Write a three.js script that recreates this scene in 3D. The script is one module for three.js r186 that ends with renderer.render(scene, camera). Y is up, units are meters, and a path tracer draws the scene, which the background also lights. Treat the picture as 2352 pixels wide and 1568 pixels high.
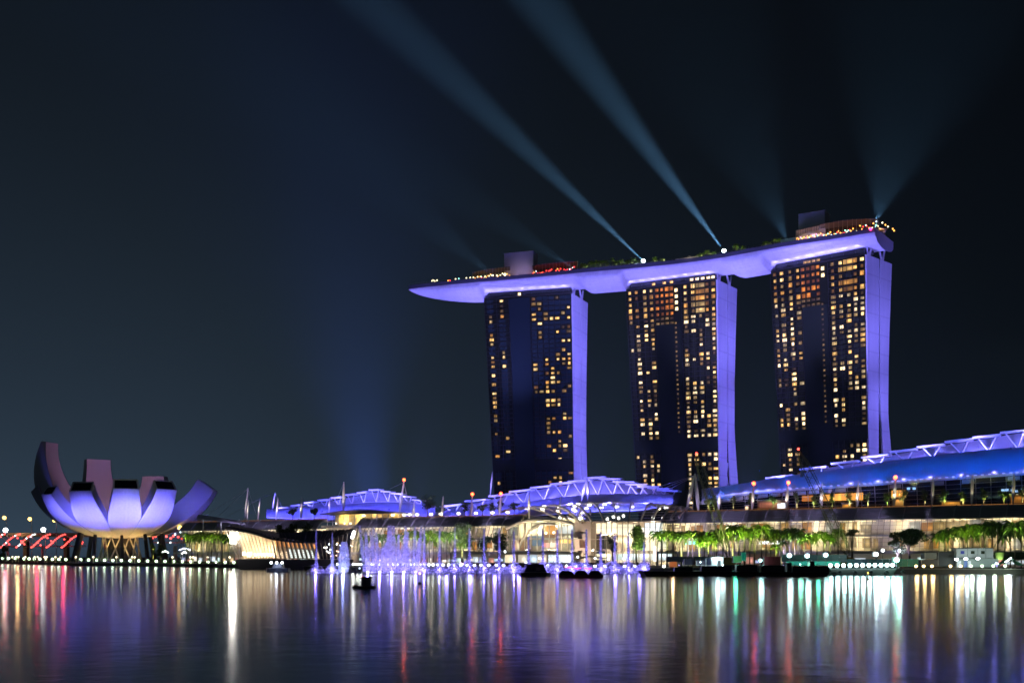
import * as THREE from 'three';
import { mergeGeometries } from 'three/addons/utils/BufferGeometryUtils.js';
import { ImprovedNoise } from 'three/addons/math/ImprovedNoise.js';
import { FontLoader } from 'three/addons/loaders/FontLoader.js';
import { TextGeometry } from 'three/addons/geometries/TextGeometry.js';

// ---------------------------------------------------------------- camera, sky, moonlight, exposure, air
// World: x right, y up, the camera looks down -z from the quay across the bay. Units are metres.
const EYE = 6.2, FOCAL = 2540, MIDX = 1176, HORIZON = 1275;      // measured on a 2352 pixel wide print of the photograph
const scene = new THREE.Scene();
const camera = new THREE.PerspectiveCamera(2 * Math.atan(HORIZON / FOCAL) * 180 / Math.PI, 2352 / (2 * HORIZON), 1, 9000);
camera.position.set(0, EYE, 0);
camera.setViewOffset(2352, 2 * HORIZON, 0, 0, 2352, 1567);       // a level camera with the lens shifted up
camera.focus = 22; camera.userData.fStop = 2.8;                  // focused on the near water: the far shore is a touch soft
camera.updateProjectionMatrix();

const renderer = new THREE.WebGLRenderer({ antialias: true });
renderer.toneMapping = THREE.LinearToneMapping;
renderer.toneMappingExposure = 1;
renderer.shadowMap.enabled = true;

// night sky: the city's glow low down, brightest over the districts to the left, dark overhead
{
  const W = 512, H = 256, data = new Float32Array(W * H * 4);
  const nz = new ImprovedNoise(), smooth01 = (t) => { t = Math.min(1, Math.max(0, t)); return t * t * (3 - 2 * t); };
  for (let j = 0; j < H; j++) for (let i = 0; i < W; i++) {
    const el = ((j + 0.5) / H - 0.5) * Math.PI, az = ((i + 0.5) / W - 0.5) * 2 * Math.PI;  // az 0 = +x, -pi/2 = -z
    const x = Math.cos(az) * Math.cos(el), y = Math.sin(el), z = Math.sin(az) * Math.cos(el);
    const side = smooth01((0.5 - 0.5 * x - 0.2) / 0.62);           // 1 towards the districts on the left, 0 to the right
    const e = Math.max(0, el) * 180 / Math.PI;
    const s = side;
    const cl = 1 + 0.15 * nz.noise(x * 3 + 7, y * 5, z * 3);
    const low = (0.07 + 1.02 * s) * Math.exp(-e / 11.5) * cl, mid = (0.2 + 0.6 * s) * Math.exp(-e / 26);
    const o = (j * W + i) * 4;
    data[o] = 0.0010 + 0.0335 * low + 0.0030 * mid;
    data[o + 1] = 0.0014 + 0.0570 * low + 0.0045 * mid;
    data[o + 2] = 0.0022 + 0.0860 * low + 0.0085 * mid;
    data[o + 3] = 1;
  }
  const t = new THREE.DataTexture(data, W, H, THREE.RGBAFormat, THREE.FloatType);
  t.mapping = THREE.EquirectangularReflectionMapping; t.magFilter = THREE.LinearFilter; t.needsUpdate = true;
  scene.background = t; scene.environment = t;
}
const moon = new THREE.DirectionalLight(new THREE.Color(0.75, 0.85, 1), 0.012);
moon.name = 'moon'; moon.position.set(-600, 700, 500); moon.target.position.set(0, 0, -500); moon.castShadow = true;
Object.assign(moon.shadow.camera, { left: -700, right: 700, top: 500, bottom: -500, near: 1, far: 2500 });
moon.shadow.radius = 8; scene.add(moon, moon.target);
scene.fog = new THREE.FogExp2(new THREE.Color(0.8, 0.9, 1.0), 0.00003);

// ---------------------------------------------------------------- helpers
let seed = 20240611;
const rnd = () => { seed = (seed + 0x6d2b79f5) | 0; let t = Math.imul(seed ^ (seed >>> 15), 1 | seed); t = (t + Math.imul(t ^ (t >>> 7), 61 | t)) ^ t; return ((t ^ (t >>> 14)) >>> 0) / 4294967296; };
const rr = (a, b) => a + (b - a) * rnd();
const pick = (a) => a[Math.floor(rnd() * a.length) % a.length];
const V = (x, y, z) => new THREE.Vector3(x, y, z);
const lerp = THREE.MathUtils.lerp, clamp = THREE.MathUtils.clamp, smooth = THREE.MathUtils.smoothstep, RAD = Math.PI / 180;
// a point of the place from where it is seen and how far off it lies
const at = (px, py, d) => V((px - MIDX) * d / FOCAL, EYE + (HORIZON - py) * d / FOCAL, -d);
const onWater = (px, py, h = 0) => { const d = (EYE - h) * FOCAL / (py - HORIZON); return V((px - MIDX) * d / FOCAL, h, -d); };

const used = new Map();
const NTH = ['', 'leftmost', 'second', 'third', 'fourth', 'fifth', 'sixth', 'seventh', 'eighth', 'ninth', 'tenth', 'eleventh', 'twelfth', 'thirteenth', 'fourteenth'];
const nth = (i, n) => (n === 1 ? '' : n === 2 ? ['left', 'right'][i] + ' of two' : i === 0 ? 'leftmost' : i === n - 1 ? 'rightmost' : n % 2 && i === (n - 1) / 2 ? 'middle one' : i < n / 2 ? NTH[i + 1] + ' from the left' : NTH[n - i] + ' from the right');
const numbered = (n) => { const k = used.get(n) ?? 0; used.set(n, k + 1); return k ? n + '_' + String(k).padStart(3, '0') : n; };
function tag(o, label, category, group, kind) {
  o.userData.label = label; o.userData.category = category;
  if (group) o.userData.group = group;
  if (kind) o.userData.kind = kind;
  return o;
}
function thing(name, label, category, p = V(0, 0, 0), turn = 0, group) {
  const o = new THREE.Group(); o.name = numbered(name); o.position.copy(p); o.rotation.y = turn; scene.add(o);
  return tag(o, label, category, group);
}
function part(name, g, m, parent, label) {
  const o = new THREE.Mesh(g, m); o.name = name; o.castShadow = o.receiveShadow = true; parent.add(o);
  if (label) o.userData.label = label;
  return o;
}
function struct(name, g, m) { const o = new THREE.Mesh(g, m); o.name = name; o.userData.kind = 'structure'; o.receiveShadow = true; scene.add(o); return o; }
function again(o, p, turn, label) { const c = o.clone(); c.name = numbered(o.name.replace(/_\d{3}$/, '')); c.position.copy(p); if (turn !== undefined) c.rotation.y = turn; if (label) c.userData.label = label; scene.add(c); return c; }

const col = (c) => Array.isArray(c) ? new THREE.Color().setRGB(...c) : new THREE.Color(c);
const S = (name, c, roughness = 0.6, more = {}) => { const m = new THREE.MeshPhysicalMaterial({ color: col(c), roughness, side: THREE.DoubleSide, ...more }); m.name = name; return m; };
const glow = (name, c, k, more = {}) => { const m = new THREE.MeshStandardMaterial({ color: 0x050505, emissive: col(c), emissiveIntensity: k, roughness: 0.6, ...more }); m.name = name; return m; };

function plain(g) { const r = g.index ? g.toNonIndexed() : g; for (const k of Object.keys(r.attributes)) if (!['position', 'normal', 'uv'].includes(k)) r.deleteAttribute(k); if (!r.attributes.uv) r.setAttribute('uv', new THREE.BufferAttribute(new Float32Array(r.attributes.position.count * 2), 2)); return r; }
const merge = (list) => mergeGeometries(list.map(plain));
const box = (w, h, d, x = 0, y = 0, z = 0) => new THREE.BoxGeometry(w, h, d).translate(x, y, z);
const ball = (r, x = 0, y = 0, z = 0, n = 10) => new THREE.SphereGeometry(r, n, Math.max(5, n * 0.7 | 0)).translate(x, y, z);
function bar(a, b, r1, r2 = r1, n = 8) {
  const d = b.clone().sub(a), g = new THREE.CylinderGeometry(r2, r1, d.length(), n, 1);
  g.translate(0, d.length() / 2, 0).applyQuaternion(new THREE.Quaternion().setFromUnitVectors(V(0, 1, 0), d.clone().normalize()));
  return g.translate(a.x, a.y, a.z);
}
function beamBox(a, b, w, h) {                                    // a rectangular bar from a to b
  const d = b.clone().sub(a), g = new THREE.BoxGeometry(w, h, d.length());
  const m = new THREE.Matrix4().lookAt(b, a, V(0, 1, 0)); m.setPosition(a.clone().add(b).multiplyScalar(0.5));
  return g.applyMatrix4(m);
}
function sheet(f, nu, nv, su = 1, sv = 1) {                        // a surface from f(u, v)
  const p = [], uv = [], ix = [];
  for (let j = 0; j <= nv; j++) for (let i = 0; i <= nu; i++) { const q = f(i / nu, j / nv); p.push(q.x, q.y, q.z); uv.push(i / nu * su, j / nv * sv); }
  for (let j = 0; j < nv; j++) for (let i = 0; i < nu; i++) { const a = j * (nu + 1) + i, b = a + 1, c = a + nu + 1, d = c + 1; ix.push(a, b, d, a, d, c); }
  const g = new THREE.BufferGeometry();
  g.setAttribute('position', new THREE.Float32BufferAttribute(p, 3)); g.setAttribute('uv', new THREE.Float32BufferAttribute(uv, 2)); g.setIndex(ix); g.computeVertexNormals();
  return g;
}
function slab(f, nu, nv, th) {                                     // the same with thickness: a second sheet below and a rim
  const down = typeof th === 'function' ? th : () => V(0, -th, 0), low = (u, v) => f(u, v).add(down(u, v));
  return merge([sheet(f, nu, nv), sheet((u, v) => low(1 - u, v), nu, nv),
    ...[[0, 1], [1, 0]].map(([k]) => sheet((u, v) => (v < 0.5 ? f(k, u) : low(k, u)), nv, 1)),
    ...[0, 1].map((k) => sheet((u, v) => (v < 0.5 ? f(u, k) : low(u, k)), nu, 1))]);
}
function poly(pts) {                                               // a flat or near-flat face
  const p = [], c = pts.length, uv = [];
  for (let i = 1; i < c - 1; i++) for (const q of [pts[0], pts[i], pts[i + 1]]) { p.push(q.x, q.y, q.z); uv.push(q.x, q.y); }
  const g = new THREE.BufferGeometry(); g.setAttribute('position', new THREE.Float32BufferAttribute(p, 3)); g.setAttribute('uv', new THREE.Float32BufferAttribute(uv, 2)); g.computeVertexNormals();
  return g;
}
function extrude(pts, depth, bevel = 0) {                          // pts as [x, y]; extruded along +z
  const s = new THREE.Shape(pts.map(([x, y]) => new THREE.Vector2(x, y)));
  return new THREE.ExtrudeGeometry(s, { depth, bevelEnabled: bevel > 0, bevelThickness: bevel, bevelSize: bevel, bevelSegments: 2, curveSegments: 8 });
}
function noiseTex(w, h, f, srgb = false) {
  const d = new Uint8Array(w * h * 4);
  for (let j = 0; j < h; j++) for (let i = 0; i < w; i++) { const c = f(i / w, j / h, i, j); for (let k = 0; k < 3; k++) d[(j * w + i) * 4 + k] = clamp((Array.isArray(c) ? c[k] : c) * 255, 0, 255); d[(j * w + i) * 4 + 3] = 255; }
  const t = new THREE.DataTexture(d, w, h); t.wrapS = t.wrapT = THREE.RepeatWrapping; t.magFilter = THREE.LinearFilter; t.minFilter = THREE.LinearMipmapLinearFilter; if (srgb) t.colorSpace = THREE.SRGBColorSpace; t.needsUpdate = true;
  return t;
}
const perlin = new ImprovedNoise();
const tileNoise = (u, v, n, k = 0) => {                            // periodic noise: n cells a side
  const f = (x, y) => perlin.noise(x * n + k * 17.3, y * n + k * 5.1, k + 0.5);
  return f(u, v) * (1 - u) * (1 - v) + f(u - 1, v) * u * (1 - v) + f(u, v - 1) * (1 - u) * v + f(u - 1, v - 1) * u * v;
};
// lamps: the light sits just in front of its glowing face
function pointLight(name, c, cd, p, size = 8) { const l = new THREE.PointLight(col(c), cd); l.name = name; l.position.copy(p); l.shadow.radius = size; l.castShadow = true; scene.add(l); return l; }
const wash = (name, c, cd, p, d, half = 72, size = 20) => spotLight(name, c, cd, p, p.clone().addScaledVector(d, 10), half, 0.8, size);   // a lamp with a shade: it lights only what it faces
function spotLight(name, c, cd, p, aim, half, penumbra = 0.6, size = 15) {
  const l = new THREE.SpotLight(col(c), cd, 0, half * RAD, penumbra); l.name = name; l.position.copy(p); l.target.position.copy(aim); l.shadow.radius = size; l.castShadow = true; scene.add(l, l.target); return l;
}
// a floodlight: yoke, housing and glowing lens, turned to what it lights, and its own light before the lens
const floodMat = S('floodlight housing', [0.05, 0.05, 0.055], 0.5, { metalness: 0.6 });
const lensMats = new Map();
const lensMat = (c, k) => { const key = c.join() + k; if (!lensMats.has(key)) lensMats.set(key, glow('floodlight lens', c, k)); return lensMats.get(key); };
function floodlight(label, p, aim, c, cd, half, { size = 1, lens = 6, group, penumbra = 0.6, soft = 20 } = {}) {
  const o = thing('floodlight', label, 'floodlight', p, 0, group), d = aim.clone().sub(p).normalize();
  const q = new THREE.Quaternion().setFromUnitVectors(V(0, 0, 1), d);
  part('stand', merge([box(0.9, 0.15, 0.9, 0, 0.08, 0), bar(V(-0.5, 0.1, 0), V(-0.5, 1.1, 0), 0.07), bar(V(0.5, 0.1, 0), V(0.5, 1.1, 0), 0.07)]).scale(size, size, size), floodMat, o);
  part('housing', new THREE.CylinderGeometry(0.5, 0.3, 0.7, 12, 1, true).rotateX(Math.PI / 2).scale(size, size, size).applyQuaternion(q).translate(0, 1.05 * size, 0), floodMat, o);
  part('lens', new THREE.CircleGeometry(0.44, 12).translate(0, 0, 0.3).scale(size, size, size).applyQuaternion(q).translate(0, 1.05 * size, 0), lensMat(c, lens), o);
  spotLight('floodlight', c, cd, p.clone().add(V(0, 1.05 * size, 0)).addScaledVector(d, 0.5 * size), aim, half, penumbra, soft);
  return o;
}
const PURPLE = [0.21, 0.18, 1.0], LAV = [0.235, 0.205, 1.0], BLUE = [0.10, 0.11, 1.0], COOL = [0.42, 0.75, 1.0], WARM = [1.0, 0.74, 0.42];
// ---------------------------------------------------------------- the setting: water, land
{
  // two layers of wind ripples, about 16 m and 90 m a tile
  const rip = noiseTex(512, 512, (u, v) => {
    let s = 0; for (const [n, a, k] of [[6, 0.5, 1], [14, 0.35, 2], [31, 0.2, 3], [67, 0.1, 4]]) s += a * tileNoise(u, v, n, k);
    return 0.5 + 0.5 * s;
  });
  const water = new THREE.MeshPhysicalMaterial({ color: new THREE.Color(0.006, 0.008, 0.018), clearcoat: 0.35, clearcoatRoughness: 0.24, roughness: 0.11, ior: 1.333, bumpMap: rip, bumpScale: 0.03 });
  water.name = 'bay water';
  const g = new THREE.PlaneGeometry(5200, 3600).rotateX(-Math.PI / 2); const uv = g.attributes.uv;
  for (let i = 0; i < uv.count; i++) uv.setXY(i, uv.getX(i) * 5200 / 22, uv.getY(i) * 3600 / 22);
  const w = struct('water', g, water); w.position.set(0, 0, -1500);
  tag(w, 'calm dark bay water with long soft reflections of the lights', 'water', null, 'structure');
}
// the quay line, from the left edge of the picture to beyond its right edge: [px, waterline py]
const QUAY = [[-700, 1287.5], [-200, 1291], [0, 1293.5], [150, 1297], [340, 1299.6], [530, 1303], [760, 1309], [900, 1312], [1480, 1312.5], [1900, 1314.5], [2352, 1317], [2900, 1319]].map(([x, y]) => onWater(x, y));
const quayAt = (px) => {                                           // how far off the quay's edge lies under that column
  for (let i = 0; i + 1 < QUAY.length; i++) {
    const a = QUAY[i], b = QUAY[i + 1], t = (px - MIDX) / FOCAL, den = (b.x - a.x) + t * (b.z - a.z), k = (-t * a.z - a.x) / den;
    if (k >= -1e-6 && k <= 1.000001) return -(a.z + (b.z - a.z) * k);
  }
  return 450;
};
const GROUND = 1.6;
{
  const paving = noiseTex(256, 256, (u, v) => { const n = 0.55 + 0.25 * tileNoise(u, v, 5, 1) + 0.2 * tileNoise(u, v, 23, 2); return [n * 0.52, n * 0.49, n * 0.45]; }, true);
  paving.repeat.set(1 / 12, 1 / 12);
  const s = new THREE.Shape(), pts = QUAY.map((q) => [q.x, -q.z]);
  s.moveTo(-1900, 1050); for (const [x, y] of pts) s.lineTo(x, y); s.lineTo(1900, 520); s.lineTo(1900, 3250); s.lineTo(-1900, 3250); s.closePath();
  const g = new THREE.ShapeGeometry(s).rotateX(-Math.PI / 2);
  const o = struct('ground', g, S('paving', [0.9, 0.9, 0.9], 0.8, { map: paving })); o.position.y = GROUND;
  tag(o, 'paved waterfront promenade and land behind the quay', 'ground', null, 'structure');
  // quay wall: a dark stone face with a coping
  const wall = [], cope = [];
  for (let i = 0; i + 1 < QUAY.length; i++) {
    const a = QUAY[i], b = QUAY[i + 1];
    wall.push(poly([V(a.x, -0.5, a.z), V(b.x, -0.5, b.z), V(b.x, GROUND - 0.05, b.z), V(a.x, GROUND - 0.05, a.z)]));
    cope.push(beamBox(V(a.x, GROUND, a.z), V(b.x, GROUND, b.z), 1.0, 0.3));
  }
  const q = struct('quay_wall', merge(wall), S('dark stone', [0.06, 0.06, 0.06], 0.8));
  tag(q, 'low dark stone quay wall along the water', 'quay wall', null, 'structure');
  part('coping', merge(cope), S('pale coping', [0.18, 0.18, 0.17], 0.7), q);
}
// ---------------------------------------------------------------- three hotel towers
const TOWER_H = 194;
const cladTex = noiseTex(128, 256, (u, v) => 0.93 + 0.05 * tileNoise(u, v, 4, 6) + 0.03 * tileNoise(u, v, 21, 8) - (v * 48 % 1 < 0.05 ? 0.07 : 0) - (u * 3 % 1 < 0.02 ? 0.06 : 0), true);
const white = S('white cladding', [0.78, 0.78, 0.80], 0.55, { map: cladTex });
const darkGlass = S('dark curtain wall glass', [0.020, 0.024, 0.012], 0.18, { specularIntensity: 0.6 });
const paneGlass = S('unlit pane', [0.038, 0.045, 0.020], 0.25, { specularIntensity: 0.7 });
const ledgeMat = S('floor ledge', [0.022, 0.024, 0.014], 0.5);
const blackGlass = S('black glass', [0.024, 0.032, 0.018], 0.2);
// what a lit room shows through its window: a lamp's pool of light on the curtain, brighter and darker folds
const roomTex = [0, 1, 2, 3].map((k) => noiseTex(16, 12, (u, v) => {
  const cx = [0.3, 0.65, 0.5, 0.75][k], cy = [0.35, 0.4, 0.7, 0.3][k], d = Math.hypot((u - cx) * 1.2, v - cy);
  return clamp(0.42 + 0.75 * Math.exp(-d * d * 14) + 0.1 * Math.sin(u * 40 + k), 0, 1);
}));
const winMat = [];
for (const [c, k] of [[[1, 0.56, 0.16], 1.5], [[1, 0.66, 0.26], 2.2], [[1, 0.74, 0.40], 2.6], [[1, 0.45, 0.10], 0.9], [[1, 0.30, 0.04], 0.9], [[0.9, 0.55, 0.2], 0.35]])
  winMat.push([0.3, 0.65, 1, 1.7].flatMap((f) => roomTex.map((t) => glow('lit room window', c, k * f, { emissiveMap: t }))));
const winGeo = [1.8, 2.3, 3.0].map((w) => [1.6, 2.05].map((h) => new THREE.PlaneGeometry(w, h)));
const wideGeo = new THREE.PlaneGeometry(6.4, 2.9), tallGeo = new THREE.PlaneGeometry(2.6, 2.9);

function tower(label, B, a, aEnd, W, lean, splay, cols, opt) {
  const o = thing('hotel_tower', label, 'tower', V(B.x, 0, B.z), -a * RAD, 'hotel towers under the sky deck');
  const dl = (aEnd - a) * RAD, sn = Math.sin(dl), cs = Math.cos(dl), k1 = (y) => 1 - y / TOWER_H;
  const left = (y) => -W + lean * k1(y), right = (y) => 2.6 * k1(y);
  const F = (u, y, out = 0) => V(lerp(left(y), right(y), u), y, out);
  const westBack = (y) => 10 + 6 * (y / TOWER_H);
  const t = (y) => y / TOWER_H;
  const eastFront = (y) => westBack(y) + 1.3 + splay * 16 * Math.pow(Math.max(0, 0.62 - t(y)) / 0.62, 1.5);
  const eastBack = (y) => (t(y) > 0.5 ? 25.5 + 7.5 * Math.pow((t(y) - 0.5) / 0.5, 1.5) : 25.5 + splay * 21.5 * Math.pow((0.5 - t(y)) / 0.5, 1.3));
  const E = (d, y, out = 0) => V(right(y) + sn * d + cs * out, y, -cs * d - sn * 0 + sn * out);
  const Lf = (d, y) => V(left(y) + sn * d, y, -cs * d);
  const H = TOWER_H, N = 24;
  // west and east slabs
  part('west_slab', merge([sheet((u, v) => F(u, v * H), 1, N), sheet((u, v) => E(westBack(v * H) * u, v * H, -0.4), 1, N), sheet((u, v) => Lf(westBack(v * H) * (1 - u), v * H), 1, N),
    sheet((u, v) => E(0, v * H).lerp(E(0, v * H), 0).add(V((left(v * H) - right(v * H)) * u + sn * westBack(v * H), 0, -cs * westBack(v * H))), 1, N),
    poly([F(0, H), F(1, H), E(westBack(H), H), Lf(westBack(H), H)])]), darkGlass, o);
  part('east_slab', merge([sheet((u, v) => E(lerp(eastFront(v * H), eastBack(v * H), u), v * H, -0.4), 1, N), sheet((u, v) => Lf(lerp(eastFront(v * H), eastBack(v * H), u), v * H), 1, N),
    ...[eastFront, eastBack].map((f) => sheet((u, v) => V(lerp(left(v * H), right(v * H), u) + sn * f(v * H), v * H, -cs * f(v * H)), 1, N)),
    poly([V(left(H) + sn * eastFront(H), H, -cs * eastFront(H)), E(eastFront(H), H), E(eastBack(H), H), Lf(eastBack(H), H)])]), darkGlass, o);
  // the floodlit end walls
  part('end_wall', slab((u, v) => E(lerp(-0.3, westBack(v * H), u), v * H, 0.5), 1, N, () => V(-0.9, 0, 0)), white, o);
  part('end_wall', slab((u, v) => E(lerp(eastFront(v * H), eastBack(v * H), u), v * H, 0.5), 1, N, () => V(-0.9, 0, 0)), white, o);
  // the frame of trusses in the gap between the slabs
  for (const y of [70, 52, 34]) {
    if (eastFront(y) - westBack(y) < 4) continue;
    part('gap_truss', merge([bar(E(westBack(y), y, -1), E(eastFront(y), y, -1), 0.5), bar(E(westBack(y - 16), y - 16, -1), E(eastFront(y), y, -1), 0.4), bar(E(westBack(y), y, -1.3), E(eastFront(y - 16), y - 16, -1.3), 0.4)]), white, o);
  }
  // floors: ledges, mullions, panes, lit rooms
  const floors = []; let y = H - 0.5;
  for (let i = 0; i < (opt.club ? 5 : 4); i++) { const h = opt.club ? 4.3 : 3.75; floors.push([y - h, h, 'club']); y -= h; }
  while (y > 36) { floors.push([y - 3.28, 3.28, y < opt.dark[0] && y > opt.dark[1] ? 'dark' : 'room']); y -= 3.28; }
  const panes = [], lit = new Set();
  const blocks = [[opt.leftBlock[0] - 0.02, opt.leftBlock[1]], [opt.rightBlock[0], opt.rightBlock[1]]];
  for (const [yy, , kind] of floors) for (const [b0, b1] of blocks) { if (kind === 'dark') continue;
    part('floor_ledge', slab((u, v) => F(lerp(b0, b1, u), yy + 0.28 * v, 0.32), 1, 1, () => V(0, 0, -0.34)), ledgeMat, o); }
  for (const b of blocks) for (let i = 0; i <= b[2] || i <= Math.round((b[1] - b[0]) * W / 4.3); i++) {
    const u = lerp(b[0], b[1], i / Math.round((b[1] - b[0]) * W / 4.3)); if (u > b[1] + 1e-6) break;
    part('mullion', slab((s, v) => F(u, lerp(38, H - 1, v), 0.26).add(V((s - 0.5) * 0.3, 0, 0)), 1, 1, () => V(0, 0, -0.27)), ledgeMat, o);
  }
  floors.forEach(([yy, h, kind], fi) => {
    cols.forEach((c, ci) => {
      const club = kind === 'club' && opt.club;
      let p = kind === 'dark' ? 0 : c.p(yy, fi);
      if (kind === 'room' && fi % 7 === 3) p *= 0.5;
      const run = c.run ?? (c.run = { on: false });                 // lit rooms come in runs up a column
      run.on = rnd() < (run.on ? Math.min(0.93, p * 1.25) : p * 0.85);
      const on = club ? rnd() < 0.93 : run.on, mid = F(c.u, yy + h * 0.56, 0.1);
      if (c.core && !club) return;
      if (kind === 'dark') return;
      if (on) {
        let mi = club ? pick([0, 0, 3, 3, 1]) : opt.club ? pick([1, 1, 2, 2, 2, 0, 0, 5, 5]) : pick([0, 0, 1, 1, 0, 3, 5]);
        if (c.dim) mi = 5;
        let g = club ? pick([tallGeo, winGeo[1][1], winGeo[0][1]]) : winGeo[c.narrow ? 0 : pick([0, 1, 1, 2])][pick([0, 1, 1])];
        if (club && c.wide) g = wideGeo;
        if (club && c.core) mi = 4;
        const w = part('window', g, pick(winMat[mi]), o); w.position.copy(mid); w.castShadow = false;
      } else if (!c.core) {
        const w = c.narrow ? 2.4 : c.w ?? 3.6;
        panes.push(new THREE.PlaneGeometry(w, h * 0.72).translate(mid.x, mid.y, 0.06 + rnd() * 0.02));
      }
    });
  });
  if (panes.length) { const q = part('window_pane', merge(panes), opt.pane ?? paneGlass, o); q.userData.kind = 'stuff'; }
  // the dark glazed core that runs up between the rooms, and the two dark storeys
  part('core_glazing', slab((u, v) => F(lerp(opt.leftBlock[1] + 0.006, opt.rightBlock[0] - 0.006, u), lerp(30, H - (opt.club ? 27 : 1), v), 0.42), 1, N, () => V(0, 0, -0.4)), opt.coreMat ?? blackGlass, o);
  part('plant_storey', slab((u, v) => F(u, lerp(opt.dark[1], opt.dark[0], v), 0.36), 1, 2, () => V(0, 0, -0.34)), blackGlass, o);
  // set-back storey below the deck, its parapet rail, and the raking struts at the end
  part('top_storey', merge([sheet((u, v) => F(lerp(0.03, 0.97, u), H + v * 5.2, -2.2), 1, 1), sheet((u, v) => E(lerp(2.2, 14, u), H + v * 5.2, -2), 1, 1)]), blackGlass, o);
  part('parapet', slab((u, v) => F(u, H + v * 0.9, 0.2), 1, 1, () => V(0, 0, -0.3)), ledgeMat, o);
  for (const d of [5, 22]) part('strut', merge([bar(E(d, H - 1, -0.6), E(d - 4.5, H + 9, -0.8), 0.75, 0.6), bar(E(d, H - 1, -0.6), E(d + 4, H + 7.5, -0.8), 0.75, 0.6)]), white, o);
  return { o, F, E, floors, right, left };
}
// how likely a room is lit, by column and height
const towers = [];
{
  const club = (p) => (y) => (y > 166 ? 0.9 : Math.min(0.85, p * 1.22));
  const T1 = [[0.065, 0.42], [0.2, 0.16], [0.565, 0.26], [0.63, 0.3], [0.70, 0.55], [0.765, 0.25], [0.83, 0.46], [0.895, 0.18], [0.958, 0.36]]
    .map(([u, p]) => ({ u, p: (y) => (u > 0.5 && u < 0.66 && y < 122 ? 0 : y < 60 ? p * 0.8 : p), w: u < 0.3 ? 4.8 : 3.6 }));
  towers.push(tower('left dark hotel tower with few lit rooms and a blue sheen', at(1314, HORIZON, 793), 15.6, 23.2, 66, 10.7, 0.2, T1,
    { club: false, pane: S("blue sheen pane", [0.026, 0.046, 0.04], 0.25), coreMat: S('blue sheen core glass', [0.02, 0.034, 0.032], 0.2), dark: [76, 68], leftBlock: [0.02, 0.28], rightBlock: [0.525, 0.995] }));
  const T2 = [[0.037, 0.1, 1], [0.112, 0.5], [0.205, 0.52], [0.28, 0.55], [0.345, 0, 0, 1], [0.40, 0, 0, 1], [0.455, 0, 0, 1], [0.505, 0, 0, 1], [0.66, 0.62], [0.74, 0.5], [0.82, 0.5], [0.893, 0.56], [0.962, 0.5]]
    .map(([u, p, n, core]) => ({ u, p: club(p), narrow: n, core, wide: u > 0.8 && u < 0.85 }));
  towers.push(tower('middle hotel tower with orange upper floors beside the steep roof crest', at(1646.5, HORIZON, 753), 27.7, 35, 66, 11, 0.7, T2,
    { club: true, dark: [87, 78], leftBlock: [0.01, 0.315], rightBlock: [0.61, 0.998] }));
  const T3 = [[0.04, 0.4, 1], [0.115, 0.55], [0.205, 0.66], [0.29, 0.35], [0.345, 0, 0, 1], [0.40, 0, 0, 1], [0.455, 0, 0, 1], [0.505, 0, 0, 1], [0.66, 0.62], [0.74, 0.42], [0.82, 0.5], [0.89, 0.3], [0.96, 0.62]]
    .map(([u, p, n, core]) => ({ u, p: club(p), narrow: n, core, wide: u > 0.8 && u < 0.85 }));
  towers.push(tower('right hotel tower, nearest and tallest, its end walls spreading at the foot', at(1989, HORIZON, 690), 40.7, 46, 65, 11, 1, T3,
    { club: true, dark: [88, 79], leftBlock: [0.01, 0.325], rightBlock: [0.61, 0.998] }));
  // the stair window column beside the core of the two right towers, and lobby lights on the lounge floors
  for (const tw of towers.slice(1)) {
    for (const [yy, , kind] of tw.floors) if (kind === 'room' && yy > 88 && yy < 168) { const w = part('window', winGeo[0][0], pick(winMat[5]), tw.o); w.position.copy(tw.F(0.545, yy + 1.8, 0.5)); w.scale.set(0.75, 0.8, 1); }
    for (let i = 0; i < 2; i++) for (let k = 0; k < 4; k++) { const w = part('window', winGeo[1][0], pick(winMat[5]), tw.o); w.position.copy(tw.F(0.345 + k * 0.053, 171 - i * 3.2, 0.5)); }
    for (let i = 0; i < 4; i++) { const w = part('window', winGeo[0][1], winMat[2][12 + i], tw.o, i ? undefined : 'bright white lift lobby window'); w.position.copy(tw.F(0.56, 190 - i * 4.3, 0.5)); w.scale.setScalar(1.15); if (tw === towers[2] && i > 1) w.visible = false; }
  }
  // lights in the set-back top storeys
  for (const [i, list] of [[0, [[0.4, 2.4]]], [1, [[0.3, 1.2], [0.42, 1.2], [0.5, 1.2], [0.72, 2.6], [0.78, 2.6], [0.84, 2.6], [0.9, 2.6], [0.95, 2.6]]], [2, [[0.4, 1], [0.45, 1], [0.5, 1], [0.36, 1]]]])
    for (const [u, k] of list) { const w = part('window', winGeo[i ? 1 : 0][0], winMat[i === 0 ? 2 : i === 1 && u > 0.6 ? 2 : 0][i === 2 ? 5 : 13], towers[i].o); w.position.copy(towers[i].F(u, TOWER_H + 2.6, -2)); if (!i) w.scale.setScalar(1.2); }
}
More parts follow.
